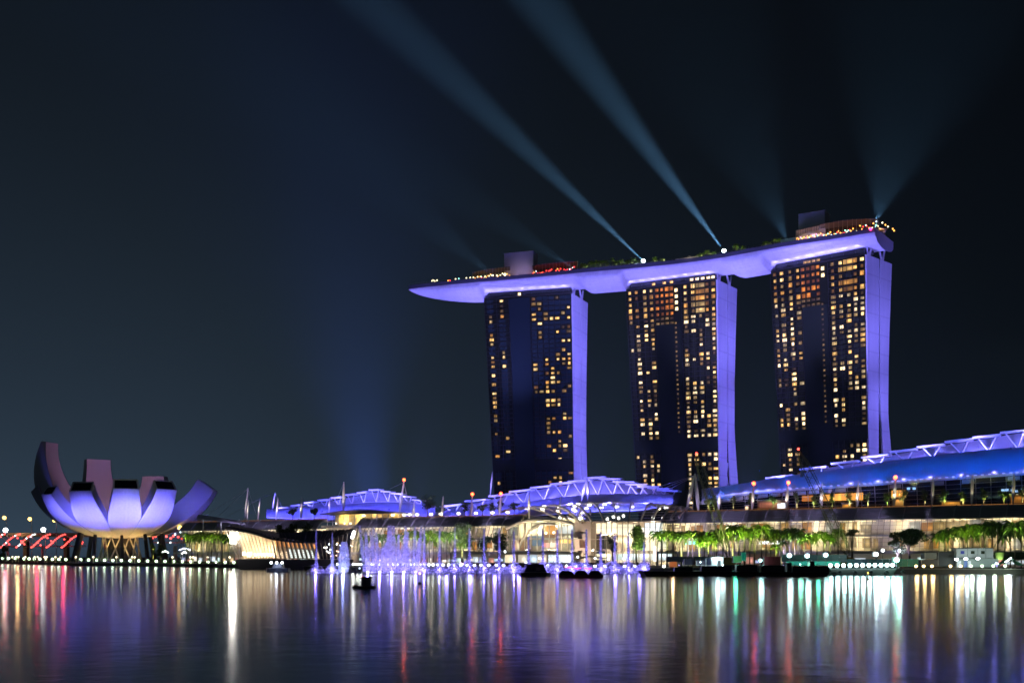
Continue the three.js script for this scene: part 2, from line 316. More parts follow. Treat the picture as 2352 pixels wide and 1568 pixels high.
// ---------------------------------------------------------------- the boat-shaped sky deck on top of the towers
const deckPath = new THREE.CatmullRomCurve3([[-79, 816.5], [-45, 806], [-16, 796.5], [18, 785], [47.4, 773], [84.8, 760], [111.7, 749], [137.2, 735], [171.3, 709], [201.3, 690], [222, 675.5]].map(([x, d]) => V(x, 0, -d)), false, 'centripetal');
const deckLen = deckPath.getLength(), DECK = 206.4;
function deckFrame(s) {                                            // s in metres from the bow: point of the front lip, forward direction, direction to the back
  const u = clamp(s / deckLen, 0, 1), p = deckPath.getPointAt(u), t = deckPath.getTangentAt(u); t.y = 0; t.normalize();
  return { p, t, back: V(t.z, 0, -t.x).multiplyScalar(1) };
}
const bow = (s) => Math.pow(clamp(1 - Math.pow(clamp((66 - s) / 66, 0, 1), 2.1), 0, 1), 0.5);
const HALF = 19;
function deckPoint(s, across, h) {                                 // across: 0 the front lip, 1 the back lip
  const f = deckFrame(s), w = HALF * bow(s);
  return f.p.clone().addScaledVector(f.back, HALF * (1 - bow(s)) * 0.35 + across * 2 * w).setY(h);
}
const deck = thing('sky_deck', 'long white boat-shaped sky deck lit purple from below, laid across the towers', 'sky deck', V(0, 0, 0));
{
  const hullTex = noiseTex(256, 256, (u, v) => 0.86 + 0.06 * tileNoise(u, v, 9, 3) + 0.05 * tileNoise(u, v, 40, 5) - (v * 24 % 1 < 0.06 ? 0.1 : 0) - (u * 8 % 1 < 0.012 ? 0.08 : 0), true);
  hullTex.repeat.set(12, 2);
  const hull = S('deck underside panels', [0.80, 0.80, 0.82], 0.5, { map: hullTex });
  const nearS = (p) => { let b = 0, bd = 1e9; for (let s = 0; s <= deckLen; s += 0.5) { const q = deckPoint(s, 0.5, 0), d = Math.hypot(q.x - p.x, q.z - p.z); if (d < bd) { bd = d; b = s; } } return b; };
  const notch = towers.map((t) => { t.o.updateMatrixWorld(true); return [nearS(t.o.localToWorld(t.F(0.02, 194))), nearS(t.o.localToWorld(t.F(1, 194))) + 7]; });
  const cut = (s) => { let k = 1; for (const [a, b] of notch) k = Math.min(k, 1 - 0.50 * smooth(s, a - 2, a + 2) * (1 - smooth(s, b - 2, b + 8))); return k; };
  const under = (u, v) => { const s = u * deckLen, b = bow(s), q = v * Math.PI; return deckPoint(s, 0.5 - 0.5 * Math.cos(q), DECK - 2.6 - (s < 66 ? Math.pow(b, 1.5) : 1) * 9.6 * cut(s) * Math.pow(Math.sin(q), 0.85)); };
  part('underside', sheet(under, 620, 24, 1, 1), hull, deck);
  const lip = S('deck edge', [0.10, 0.10, 0.12], 0.6);
  for (const k of [0, 1]) part('edge', slab((u, v) => deckPoint(u * deckLen, k, DECK - 2.65 + v * 2.65).addScaledVector(deckFrame(u * deckLen).back, k ? 0.4 : -0.4), 150, 1, () => V(0, 0, k ? -0.5 : -0.5)), lip, deck);
  part('stern', poly(Array.from({ length: 29 }, (_, i) => under(1, i / 28)).concat([deckPoint(deckLen, 1, DECK), deckPoint(deckLen, 0, DECK)])), S('stern panels', [0.4, 0.4, 0.42], 0.6), deck);
  part('floor', sheet((u, v) => deckPoint(u * deckLen, v, DECK - 0.02), 150, 2), S('deck floor', [0.14, 0.13, 0.12], 0.8), deck);
  const rails = [];
  for (let s = 1; s < deckLen - 2; s += 3) rails.push(bar(deckPoint(s, 0.012, DECK), deckPoint(s, 0.012, DECK + 1.15), 0.06, 0.06, 5));
  for (let s = 1; s < deckLen - 5; s += 3) rails.push(bar(deckPoint(s, 0.012, DECK + 1.15), deckPoint(s + 3, 0.012, DECK + 1.15), 0.05, 0.05, 5));
  const rl = part('railing', merge(rails), S('steel rail', [0.3, 0.3, 0.33], 0.4, { metalness: 0.7 }), deck);
}
// ---------------------------------------------------------------- searchlights on the deck: their beams show in the haze
const nearestS = (p) => { let b = 0, bd = 1e9; for (let s = 0; s <= deckLen; s += 1) { const q = deckFrame(s).p, d = Math.hypot(q.x - p.x, q.z - p.z); if (d < bd) { bd = d; b = s; } } return b; };
const deckAtPx = (px, across) => { let b = 0, bd = 1e9; for (let s = 0; s <= deckLen; s += 0.5) { const q = deckPoint(s, across, DECK), e = Math.abs(MIDX + q.x * FOCAL / -q.z - px); if (e < bd) { bd = e; b = s; } } return b; };
function searchlight(label, px, up, dir, half, cd, head, c, pen = 0.8) {
  const s = deckAtPx(px, 0.06), p = deckPoint(s, 0.06, DECK), d = dir.clone().normalize();
  const o = thing('searchlight', label, 'searchlight', p, 0, 'searchlights on the sky deck'), q = new THREE.Quaternion().setFromUnitVectors(V(0, 0, 1), d);
  part('stand', merge([new THREE.CylinderGeometry(0.9, 1.1, 0.4, 12).translate(0, 0.2, 0), box(0.25, up, 0.5, -0.9, up / 2, 0), box(0.25, up, 0.5, 0.9, up / 2, 0)]), floodMat, o);
  part('housing', new THREE.CylinderGeometry(0.85, 0.6, 1.5, 16, 1, true).rotateX(Math.PI / 2).applyQuaternion(q).translate(0, up, 0), floodMat, o);
  part('lens', new THREE.SphereGeometry(head, 14, 8).applyQuaternion(q).translate(0, up, 0).translate(d.x * 0.8, d.y * 0.8, d.z * 0.8), glow('searchlight lens', [0.72, 0.92, 1.0], head > 0.8 ? 60 : 4), o);
  spotLight('searchlight', c, cd, p.clone().add(V(0, up, 0)).addScaledVector(d, 1 + head), p.clone().addScaledVector(d, 100), half, pen, 8);
}
const BEAM = [0.26, 0.60, 1.0];
searchlight('brilliant searchlight on the deck above the gap left of the middle tower', 1479, 1.6, V(-298, 245, 120), 4.6, 1.75e7, 1.15, BEAM);
searchlight('brilliant searchlight on the deck just above the middle tower end wall', 1664, 1.6, V(-198, 219, 100), 5.4, 1.9e7, 1.15, BEAM);
searchlight('dim searchlight by the low pavilion near the bow, fanning up left', 1135, 1.4, V(-300, 235, 60), 15, 3e5, 0.4, BEAM, 0.5);
searchlight('dim searchlight at the right end of the red-lit pavilion, fanning up left', 1318, 1.4, V(-300, 180, 60), 11, 4.5e5, 0.4, BEAM, 0.5);
searchlight('faint searchlight beside the pale glass rail, fanning upward', 1808, 1.4, V(-96, 170, 60), 25, 2.4e5, 0.4, BEAM, 0.5);
searchlight('faint searchlight among the lights at the stern, fanning upward', 2018, 3.5, V(8, 200, 160), 33, 2.4e5, 0.4, BEAM, 0.5);
// ---------------------------------------------------------------- floodlights that colour the towers and the deck
{
  const g = 'purple floodlights of the towers';
  [[towers[0], V(150, 30, -640), 'left'], [towers[1], V(205, 30, -600), 'middle'], [towers[2], V(285, 30, -560), 'right']].forEach(([tw, p, which], i) => {
    for (let k = 0; k < 4; k++) {
      const aim = tw.o.localToWorld(tw.E(19, 40 + k * 45)), from = p.clone().add(V(k * 2.2, 0, k * 1.2)), d2 = from.distanceToSquared(aim);
      floodlight(`purple floodlight aimed at the ${which} tower's end wall, ${['lowest', 'second', 'third', 'highest'][k]} aim of its row`, from, aim, PURPLE, d2 * [5.2, 5.0, 4.7, 4.4][k] * (i === 2 ? 0.68 : 0.97), i === 2 ? 13 : 10, { group: g, penumbra: 0.9 });
    }
  });
  for (const tw of towers) tw.o.updateMatrixWorld(true);
}
{
  const hullSpots = [[-60, 0.9, 'bow'], [-5, 1, 'left tower'], [60, 1, 'first gap'], [115, 1, 'middle tower'], [165, 1, 'second gap'], [205, 0.9, 'right tower']];
  for (const [x, k, where] of hullSpots) {
    const s = nearestS(V(x, 0, -lerp(815, 680, (x + 74) / 296))), aim = deckPoint(s, 0.45, 198), p = deckPoint(s, -1.6, 30).add(V(6, 0, 0));
    floodlight(`lavender floodlight on the podium aimed up at the deck over the ${where}`, p, aim, LAV, k * 170 * 170 * 7.5, 17, { group: 'lavender floodlights below the sky deck', penumbra: 1, size: 1.4 });
  }
}

// cove lamps on the set-back storeys, right under the deck
for (const [tw, which] of [[towers[0], 'left'], [towers[1], 'middle'], [towers[2], 'right']]) for (let k = 0; k < 8; k++) {
  const u = 0.08 + k * 0.12, p = tw.o.localToWorld(tw.F(u, TOWER_H + 1.2, 3.5)), aim = tw.o.localToWorld(tw.F(u, TOWER_H + 12, -1));
  floodlight(`small lavender cove lamp on top of the ${which} tower, ${nth(k, 8)}`, p, aim, LAV, 300, 78, { group: 'cove lamps under the sky deck', lens: 3, size: 0.5, penumbra: 1 });
}

// blue show lights behind the left roof, their glow behind it hangs in the haze
for (const [px, tx, ty, k, half, l] of [[840, 840, 700, 1, 16, 'straight up'], [900, 740, 700, 0.8, 17, 'up and left'], [790, 830, 800, 0.5, 20, 'up and right']]) {
  const p = at(px, HORIZON, 930).setY(30), aim = at(tx, ty, 950);
  floodlight(`blue show light behind the left arched roof, aimed ${l} into the haze`, p, aim, [0.10, 0.22, 1], k * 1.3e6, half * 1.4, { group: 'blue show lights behind the left roof', lens: 3, penumbra: 1 });
}
// ---------------------------------------------------------------- lotus-shaped museum on the left promontory
const MUSEUM_D = 705, mus = thing('lotus_museum', 'white lotus-shaped museum with ten petals lit lavender from below', 'museum', at(276, HORIZON, MUSEUM_D).setY(GROUND), Math.atan2((MIDX - 276), FOCAL));
{
  const panelTex = noiseTex(128, 128, (u, v) => 0.90 + 0.05 * tileNoise(u, v, 7, 2) - (u * 4 % 1 < 0.02 || v * 8 % 1 < 0.02 ? 0.05 : 0), true);
  panelTex.repeat.set(2, 5);
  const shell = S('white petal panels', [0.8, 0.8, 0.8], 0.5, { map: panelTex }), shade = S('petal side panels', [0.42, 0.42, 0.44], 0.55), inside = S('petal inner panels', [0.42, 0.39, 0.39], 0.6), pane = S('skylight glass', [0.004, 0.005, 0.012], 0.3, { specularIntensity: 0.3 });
  const r0 = 7, h0 = 16;
  function petal(az, R, H, w1, thM, th1, lift, label, bulge = 0) {
    const ph = az * RAD, rad = V(Math.cos(ph), 0, Math.sin(ph)), side = V(-Math.sin(ph), 0, Math.cos(ph)), tm = thM * RAD;
    const a = (R - r0) / (thM > 90 ? 1 : Math.sin(tm)), b = (H - h0) / (1 - Math.cos(tm));
    const prof = (t) => { const q = t * tm; return [r0 + a * Math.sin(q), h0 + b * (1 - Math.cos(q)), Math.sin(q), -Math.cos(q)]; };
    const width = (t) => { const r = prof(t)[0]; return lerp(Math.min(0.57 * r + 0.6, 26), w1, smooth(t, 0.38, 1)); };
    const out = (s, t) => { const [r, h] = prof(t); return rad.clone().multiplyScalar(r).addScaledVector(side, (s - 0.5) * width(t)).setY(h); };
    const inn = (s, t) => { const [r, h, nx, ny] = prof(t), th = lerp(3.4, th1, smooth(t, 0, 0.7)) + bulge * Math.sin(Math.PI * t), e = Math.pow(t, 4); return rad.clone().multiplyScalar(r - nx * th + (thM > 90 ? 0 : e * 0.9)).addScaledVector(side, (s - 0.5) * width(t) * 0.94).setY(h - ny * th + lift * e); };
    const g = new THREE.Group(); g.name = 'petal'; mus.add(g); if (label) g.userData.label = label;
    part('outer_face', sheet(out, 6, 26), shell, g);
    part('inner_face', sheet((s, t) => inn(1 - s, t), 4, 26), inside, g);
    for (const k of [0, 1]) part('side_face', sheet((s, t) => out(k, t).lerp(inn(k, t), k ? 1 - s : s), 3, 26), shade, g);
    const c = [out(0, 1), out(1, 1), inn(1, 1), inn(0, 1)], m = c[0].clone().add(c[1]).add(c[2]).add(c[3]).multiplyScalar(0.25);
    const small = c.map((p, i) => p.clone().lerp(m, 0.13)), dn = out(0.5, 0.97).sub(out(0.5, 1)).normalize().multiplyScalar(0.5);
    part('skylight_frame', merge([0, 1, 2, 3].map((i) => poly([c[i], c[(i + 1) % 4], small[(i + 1) % 4], small[i]])).concat([0, 1, 2, 3].map((i) => poly([small[i], small[(i + 1) % 4], small[(i + 1) % 4].clone().add(dn), small[i].clone().add(dn)])))), shell, g);
    part('skylight', poly(small.map((p) => p.clone().add(dn))), pane, g);
    return g;
  }
  petal(207, 53.5, 77.5, 15, 114, 3.5, 1, 'tallest petal, its dusky hollow side turned to the bay', 9);
  petal(253, 52, 69, 16.5, 104, 4, 1, undefined, 5);
  petal(298, 50, 58, 16.5, 98, 5, 1, undefined, 5);
  petal(181, 52, 44, 12, 74, 5, 3);
  petal(342, 52, 28, 10, 48, 4.2, 1.2, 'short low petal at the right foot');
  petal(16, 60, 46, 13, 66, 12, 2.2, 'wide flat petal reaching out to the right');
  petal(149, 49, 41.5, 13, 70, 5, 3.6, undefined, 1);
  petal(118, 48, 43, 14.5, 70, 5, 4.2);
  petal(86, 47, 44.5, 15, 70, 5, 4.4);
  petal(56, 48, 45, 15, 70, 5, 4.2);
  part('basin', new THREE.LatheGeometry([[0.1, h0 - 0.6], [6, h0 - 0.5], [11, h0 + 0.2], [11.5, h0 + 2], [0.1, h0 + 6]].map(([x, y]) => new THREE.Vector2(x, y)), 40), shell, mus);
  const dark = S('dark steel column', [0.03, 0.03, 0.045], 0.5), rib = S('pale lattice steel', [0.6, 0.56, 0.5], 0.5);
  for (const [x, z, tx, tz, r] of [[-33, 8, -27, 6, 2.4], [-19, 17, -17, 13, 1.3], [1.5, 24, 1, 16, 1.2], [20, 18, 17, 14, 1.4], [33, 6, 28, 5, 2.6], [-24, -12, -20, -10, 1.6], [26, -12, 21, -10, 1.6]])
    part('column', bar(V(x * 0.82, 0, z), V(tx * 0.86, h0 + 3, tz), r, r * 0.8, 10), dark, mus);
  for (let i = 0; i < 12; i++) { const p0 = i / 12 * 2 * Math.PI, p1 = (i + 1) / 12 * 2 * Math.PI, R1 = 13.5, R2 = 10.5;
    const lo = (p) => V(R1 * Math.cos(p), 0, R1 * Math.sin(p)), hi = (p) => V(R2 * Math.cos(p), h0 + 0.4, R2 * Math.sin(p));
    part('lattice_strut', bar(lo(p0), hi(p1), 0.55, 0.45, 6), rib, mus); part('lattice_strut', bar(lo(p1), hi(p0), 0.55, 0.45, 6), rib, mus); }
  part('lobby_wall', new THREE.CylinderGeometry(9, 9, h0 - 0.5, 24, 1, true).translate(0, (h0 - 0.5) / 2, 0), S('lobby glass', [0.16, 0.15, 0.14], 0.2), mus);
  part('terrace', new THREE.CylinderGeometry(30, 31, 1.2, 40).translate(0, 0.6, 0), S('museum terrace', [0.2, 0.19, 0.18], 0.8), mus);
  mus.updateMatrixWorld(true);
  const L = (x, y, z) => mus.localToWorld(V(x, y, z)), g = 'lavender floodlights of the museum';
  for (const [i, [x, z, ax, ay, az, k, half]] of [[-42, 56, -32, 31, 26, 1.0, 18.5], [-22, 62, -16, 30, 34, 1.15, 24], [4, 64, 3, 31, 38, 1.2, 24], [30, 60, 20, 32, 34, 1.15, 24], [52, 50, 42, 37, 8, 0.17, 34]].entries()) {
    const p = L(x, i === 4 ? 26.5 : 0.6, z), aim = L(ax, ay, az);
    floodlight(`lavender museum floodlight on the promenade, ${['leftmost', 'left of the middle one', 'in the middle', 'right of the middle one', 'rightmost, on the mall roof by the flat petal'][i]}`, p, aim, [0.155, 0.14, 1], k * p.distanceToSquared(aim) * 13, half, { group: g, penumbra: 0.9, lens: 2 });
  }
  floodlight('blue floodlight left of the museum, grazing its dark left side', L(-86, 0.6, 10), L(-48, 26, 4), [0.2, 0.25, 1], 1500, 20, { lens: 1.5 });
  let ui = 0; for (const [x, z] of [[-17, 11], [-7, 15.5], [5, 16], [15, 12], [20, 5]]) {                // warm lamps on the terrace under the bowl
    const o = thing('uplight', 'warm round uplight on the terrace under the museum bowl, ' + nth(ui++, 5), 'uplight', L(x, 1.3, z), 0, 'warm uplights under the museum');
    part('housing', new THREE.CylinderGeometry(0.5, 0.6, 0.5, 10).translate(0, 0.25, 0), floodMat, o); part('lens', new THREE.CircleGeometry(0.45, 10).rotateX(-Math.PI / 2).translate(0, 0.51, 0), lensMat([1, 0.8, 0.5], 8), o);
    spotLight('uplight', [1, 0.58, 0.2], 800, L(x, 2.2, z), L(x * 0.96, 20, z * 0.93), 55, 0.9);
  }
  floodlight('dusky violet floodlight in the hollow of the museum, facing the tall rear petals', L(0, 27, 8), L(0, 56, -36), [0.62, 0.36, 0.66], 6000, 70, { lens: 1.5 });
  floodlight('orange floodlight in the hollow of the museum, facing the flat right petal', L(22, 33, -6), L(52, 52, 10), [1.0, 0.45, 0.12], 900, 40, { lens: 1.5 });
}
// covered white walkway from the museum to the mall
{
  const a = at(456, 1196, 640), b = at(560, 1203, 640), o = thing('walkway_canopy', 'low white curved walkway roof between the museum and the mall', 'canopy', a.clone().setY(0)), w = S('white canopy', [0.7, 0.7, 0.74], 0.5);
  const d = b.clone().sub(a); const L = Math.hypot(d.x, d.z);
  part('roof', slab((u, v) => V(d.x * u, a.y + lerp(1.6, -1.5, u) + 2.4 * Math.sin(v * Math.PI) * (1 - 0.4 * u), d.z * u + (v - 0.5) * 8), 12, 8, 0.5), w, o);
  for (const u of [0.1, 0.5, 0.9]) part('post', bar(V(d.x * u, 0, d.z * u), V(d.x * u, a.y + 1, d.z * u), 0.3, 0.3, 6), w, o);
  wash('canopy light', [0.75, 0.85, 1], 260, V(a.x + d.x * 0.4, a.y - 5, a.z + 3), V(0, 1, -0.2), 70);
}
// ---------------------------------------------------------------- the mall along the promenade: its own axes, x along the front, z towards the bay
const MALL = V(204.6, 0, -442), MA = 30.8 * RAD, MC = Math.cos(MA), MS = Math.sin(MA);
const mall2world = (x, y, z) => V(MALL.x + x * MC - z * MS, y, MALL.z + x * MS + z * MC);
function mp(px, py, z) {                                            // the point at local depth z that is seen there
  const dx = (px - MIDX) / FOCAL, dy = (HORIZON - py) / FOCAL, cx = -MALL.x * MC - MALL.z * MS, cz = MALL.x * MS - MALL.z * MC;
  const lx = dx * MC - MS, lz = -dx * MS - MC, t = (z - cz) / lz;
  return V(cx + lx * t, EYE + dy * t, z);
}
const mallX = (px, z = 0) => mp(px, HORIZON, z).x;
const curveAt = (pts, z) => { const c = new THREE.CatmullRomCurve3(pts.map(([x, y]) => mp(x, y, z)), false, 'centripetal'); return (u) => c.getPoint(clamp(u, 0, 1)); };
const BACK = V(MS, 0, -MC);                                        // away from the bay
const WALK = 27, EAVE = 21.5;
const louvre = S('dark louvred roof', [0.24, 0.24, 0.25], 0.5), ribMat = S('pale roof rib', [0.45, 0.46, 0.5], 0.5), steel = S('pale painted steel', [0.55, 0.53, 0.5], 0.5), slabMat = S('floor slab', [0.35, 0.33, 0.3], 0.7), innerWall = S('inner wall', [0.66, 0.58, 0.45], 0.8);
const glassMat = S('clear glass', [0.9, 0.95, 0.93], 0.03, { transmission: 0.96, ior: 1.45 });
const mullMat = S('dark mullion', [0.2, 0.18, 0.15], 0.5);
const orangeStrip = glow('walkway led strip', [1, 0.42, 0.12], 0.35);
const stripMat = glow('ceiling light', [1, 0.80, 0.5], 3);
const shopMats = [[[1, 0.55, 0.15], 0.85], [[1, 0.64, 0.25], 0.7], [[1, 0.72, 0.42], 0.6], [[1, 0.42, 0.08], 0.8], [[0.95, 0.85, 0.7], 0.75]].map(([c, k], i) => glow('lit shop window', c, k, { emissiveMap: roomTex[i % 4] }));
const frontMats = [[[0.8, 0.9, 1], 1.6], [[1, 0.9, 0.75], 2], [[1, 0.7, 0.4], 1.5], [[0.6, 0.65, 1], 1.1], [[1, 0.45, 0.35], 1.0], [[0.75, 1, 0.95], 1.6]].map(([c, k], i) => glow('lit shopfront window', c, k, { emissiveMap: roomTex[(i + 1) % 4] }));
const roofCurve = (v) => V(0, lerp(WALK - 0.4, EAVE, v) + 1.1 * Math.sin(v * Math.PI), lerp(0.6, 8.6, v));
const wallCurve = (v) => V(0, lerp(8.2, EAVE, v), 8.6 + 4.2 * Math.cos(v * Math.PI / 2));
function wing(label, x0, x1, bay, { tone = 1, shops = 0.8, left, interior = 1, kind } = {}) {
  const o = thing('mall_wing', label, 'shopping mall', mall2world(0, 0, 0), -MA), n = Math.round((x1 - x0) / bay), w = (x1 - x0) / n;
  const panel = merge([slab((u, v) => roofCurve(1 - v).setX(u * w), 1, 8, () => V(0, -0.35, 0)), ...Array.from({ length: 10 }, (_, i) => { const c = roofCurve((i + 0.5) / 10.2), e = roofCurve((i + 0.72) / 10.2); return beamBox(V(0.2, c.y + 0.18, c.z + 0.1), V(w - 0.2, c.y + 0.18, c.z + 0.1), 0.4, 0.16); })]);
  const ribG = merge(Array.from({ length: 9 }, (_, i) => { const a = roofCurve(i / 9), b = roofCurve((i + 1) / 9); a.y += 0.35; b.y += 0.35; return beamBox(a, b, 0.38, 0.3); }));
  const mullG = merge(Array.from({ length: 6 }, (_, i) => beamBox(wallCurve(i / 6), wallCurve((i + 1) / 6), 0.14, 0.3)));
  const paneG = sheet((u, v) => wallCurve(v).setX(u * w), 1, 8);
  const trans = merge([1, 2, 3, 4, 5, 6, 7].map((i) => { const c = wallCurve(i / 7.5); return box(w, 0.11, 0.2, w / 2, c.y, c.z); }));
  const shopG = [[3.2, 4.2], [4.2, 4.4], [2.0, 4.0], [4.6, 3.4]].map(([a, b]) => new THREE.PlaneGeometry(a, b)), frontG = [[3.2, 2.9], [4.4, 3.2], [2.0, 2.6], [5.4, 1.3]].map(([a, b]) => new THREE.PlaneGeometry(a, b));
  const strip = box(w * 0.7, 0.12, 0.5);
  part('roof_edge', box(x1 - x0, 0.9, 1.2, (x0 + x1) / 2, WALK - 0.45, 0), steel, o);
  part('led_strip', box(x1 - x0, 0.22, 0.1, (x0 + x1) / 2, WALK - 0.1, 0.68), orangeStrip, o);
  part('back_wall', box(x1 - x0, EAVE - 1.6, 0.4, (x0 + x1) / 2, (EAVE + 1.6) / 2, 1.5), innerWall, o);
  part('terrace_slab', box(x1 - x0, 0.8, 22, (x0 + x1) / 2, WALK - 0.9, -10.6), slabMat, o);
  for (const y of [8.2, 15]) part('floor_slab', box(x1 - x0, 0.7, 7.6, (x0 + x1) / 2, y - 0.35, 5.4), slabMat, o);
  part('fascia', box(x1 - x0, 1.1, 0.4, (x0 + x1) / 2, 7.6, 12.9), steel, o);
  for (let i = 0; i < n; i++) {
    const x = x0 + i * w, put = (nm, g, m, px, py, pz) => { const q = part(nm, g, m, o); q.position.set(px, py, pz); return q; };
    put('roof_panel', panel, louvre, x, 0, 0); put('roof_rib', ribG, ribMat, x, 0, 0);
    put('glass_wall', paneG, glassMat, x, 0, 0).castShadow = false; put('transom', trans, mullMat, x, 0, 0);
    for (let k = 0; k < 4; k++) put('mullion', mullG, mullMat, x + k * w / 4, 0, 0);
    put('column', new THREE.CylinderGeometry(0.4, 0.4, 6, 10), steel, x, 4.6, 12.3);
    for (const y of [14.4, 20.8]) if (interior > 0) put('ceiling_light', strip, stripMat, x + w / 2, y, 6.6);
    if (i % 2 === 0) for (const y of [12.6, 19]) wash('gallery light', [1, 0.82, 0.54], 330 * interior, mall2world(x + w, y, 7.6), BACK, 74);
    for (const y of [11.4, 18.2]) for (let k = 0; k < 2; k++) if (rnd() < shops) put('shop_window', pick(shopG), pick(shopMats), x + (k + 0.5) * w / 2 + rr(-1, 1), y + rr(-0.4, 0.6), 1.8 + rr(0, 0.9));
    for (let k = 0; k < 2; k++) put('shopfront', pick(frontG), pick(frontMats), x + (k + 0.5) * w / 2 + rr(-0.6, 0.6), 3.4 + rr(-0.2, 0.8), 7.2 + rr(0, 1));
  }
  return o;
}
wing('right mall wing with a long dark louvred roof behind palms and site cabins', mallX(1535), 24, 9.6, { shops: 0.85 });
wing('middle mall wing with a dark louvred roof between the yellow lobby and the arched entrance', mallX(838), mallX(1180, 13), 9.6, { shops: 0.7 });
wing('left mall wing with a violet roof behind the faceted glass pavilion', mallX(436), mallX(752), 10, { shops: 0.5 });

// ---- the three great arched roofs behind the terrace
const blueShell = S('blue arched roof', [0.55, 0.56, 0.62], 0.45), plateMat = S('white roof plate', [0.8, 0.8, 0.82], 0.5), webMat = S('white truss', [0.75, 0.75, 0.78], 0.5);
function archRoof(label, zChord, chordPts, platePts, plateW, eavePts, zEave, { endCap, plateDepth = 5, dim } = {}) {
  const o = thing('arched_roof', label, 'arched roof', mall2world(0, 0, 0), -MA, 'blue-lit arched roofs behind the mall');
  const chord = curveAt(chordPts, zChord), eave = curveAt(eavePts, zEave), top = curveAt(platePts.map(([x, y]) => [x, y + 5]), zChord - 9);
  part('roof_shell', slab((u, v) => { const a = eave(u), b = chord(u); return a.clone().lerp(b, v).add(V(0, 0.16 * Math.abs(b.z - a.z) * Math.sin(v * Math.PI), 0)); }, 60, 10, 0.8), blueShell, o);
  part('rear_shell', slab((u, v) => { const a = chord(u), b = top(u); return a.clone().lerp(b, v).add(V(0, 0, -1.2)); }, 60, 3, 0.5), blueShell, o);
  const c = []; for (let i = 0; i < 60; i++) c.push(bar(chord(i / 60), chord((i + 1) / 60), 0.55, 0.55, 7));
  part('truss_chord', merge(c), webMat, o);
  platePts.forEach(([px, py], i) => {
    const p = mp(px, py, zChord + 0.6), nx = platePts[Math.min(i + 1, platePts.length - 1)], pv = platePts[Math.max(i - 1, 0)];
    const w = plateW * (mp(px + 10, py, zChord).x - p.x) / 10, tilt = Math.atan2((pv[1] - nx[1]), nx[0] - pv[0]) * 0.3;
    const g = new THREE.BoxGeometry(w, 0.8, plateDepth).rotateZ(tilt).translate(p.x, p.y, p.z - plateDepth / 2 + 1.2);
    part('roof_plate', g, plateMat, o);
    let u = 0, best = 1e9; for (let k = 0; k <= 200; k++) { const e = Math.abs(chord(k / 200).x - p.x - w * 0.1); if (e < best) { best = e; u = k / 200; } }
    const q = chord(u); if (p.y - q.y > 1.6) part('web', merge([bar(V(p.x - w * 0.32, p.y - 0.4, p.z - 0.2), q, 0.3, 0.3, 6), bar(V(p.x + w * 0.34, p.y - 0.4, p.z - 0.2), q, 0.3, 0.3, 6)]), webMat, o);
  });
  return { o, chord, eave };
}
const arches = [
  archRoof('left blue arched roof with stepped white plates, behind the yellow lit lobby', -45, [[612, 1176], [700, 1168], [800, 1157], [877, 1152], [930, 1154], [1000, 1163]],
    [[628, 1170], [653, 1165], [680, 1160], [712, 1153], [743, 1147.5], [774, 1141.5], [805, 1135], [833, 1130], [861, 1124], [888, 1128], [912, 1133], [936, 1140], [960, 1148]], 27, [[612, 1186], [760, 1192], [880, 1192], [1000, 1190]], -24),
  archRoof('middle blue arched roof in the centre, its stepped plates curving down at the right end', -45, [[1000, 1182], [1103, 1170], [1200, 1155], [1279, 1143.5], [1345, 1137], [1410, 1137], [1474, 1141], [1547, 1148]],
    [[1036, 1160], [1094, 1148], [1148, 1136.5], [1197, 1126], [1244, 1117], [1290, 1109], [1331, 1103], [1368, 1096], [1402, 1099], [1434, 1106], [1463, 1112], [1490, 1117], [1514, 1121], [1534, 1126]], 56, [[1000, 1196], [1200, 1184], [1345, 1172], [1474, 1168], [1514, 1161], [1545, 1152]], -24),
  archRoof('right blue arched roof, longest and nearest, rising out of the picture', -42, [[1612, 1142], [1700, 1130], [1778, 1113], [1956, 1080], [2151, 1049], [2352, 1028.5], [2480, 1020]],
    [[1690, 1124], [1735, 1112], [1790, 1094], [1868, 1074], [1941, 1061], [2010, 1047], [2074, 1034], [2138, 1023], [2202, 1011], [2266, 1001], [2330, 990], [2394, 980]], 67, [[1612, 1146], [1700, 1135], [1778, 1127], [1973, 1113], [2144, 1100.5], [2352, 1086], [2480, 1080]], -13),
];
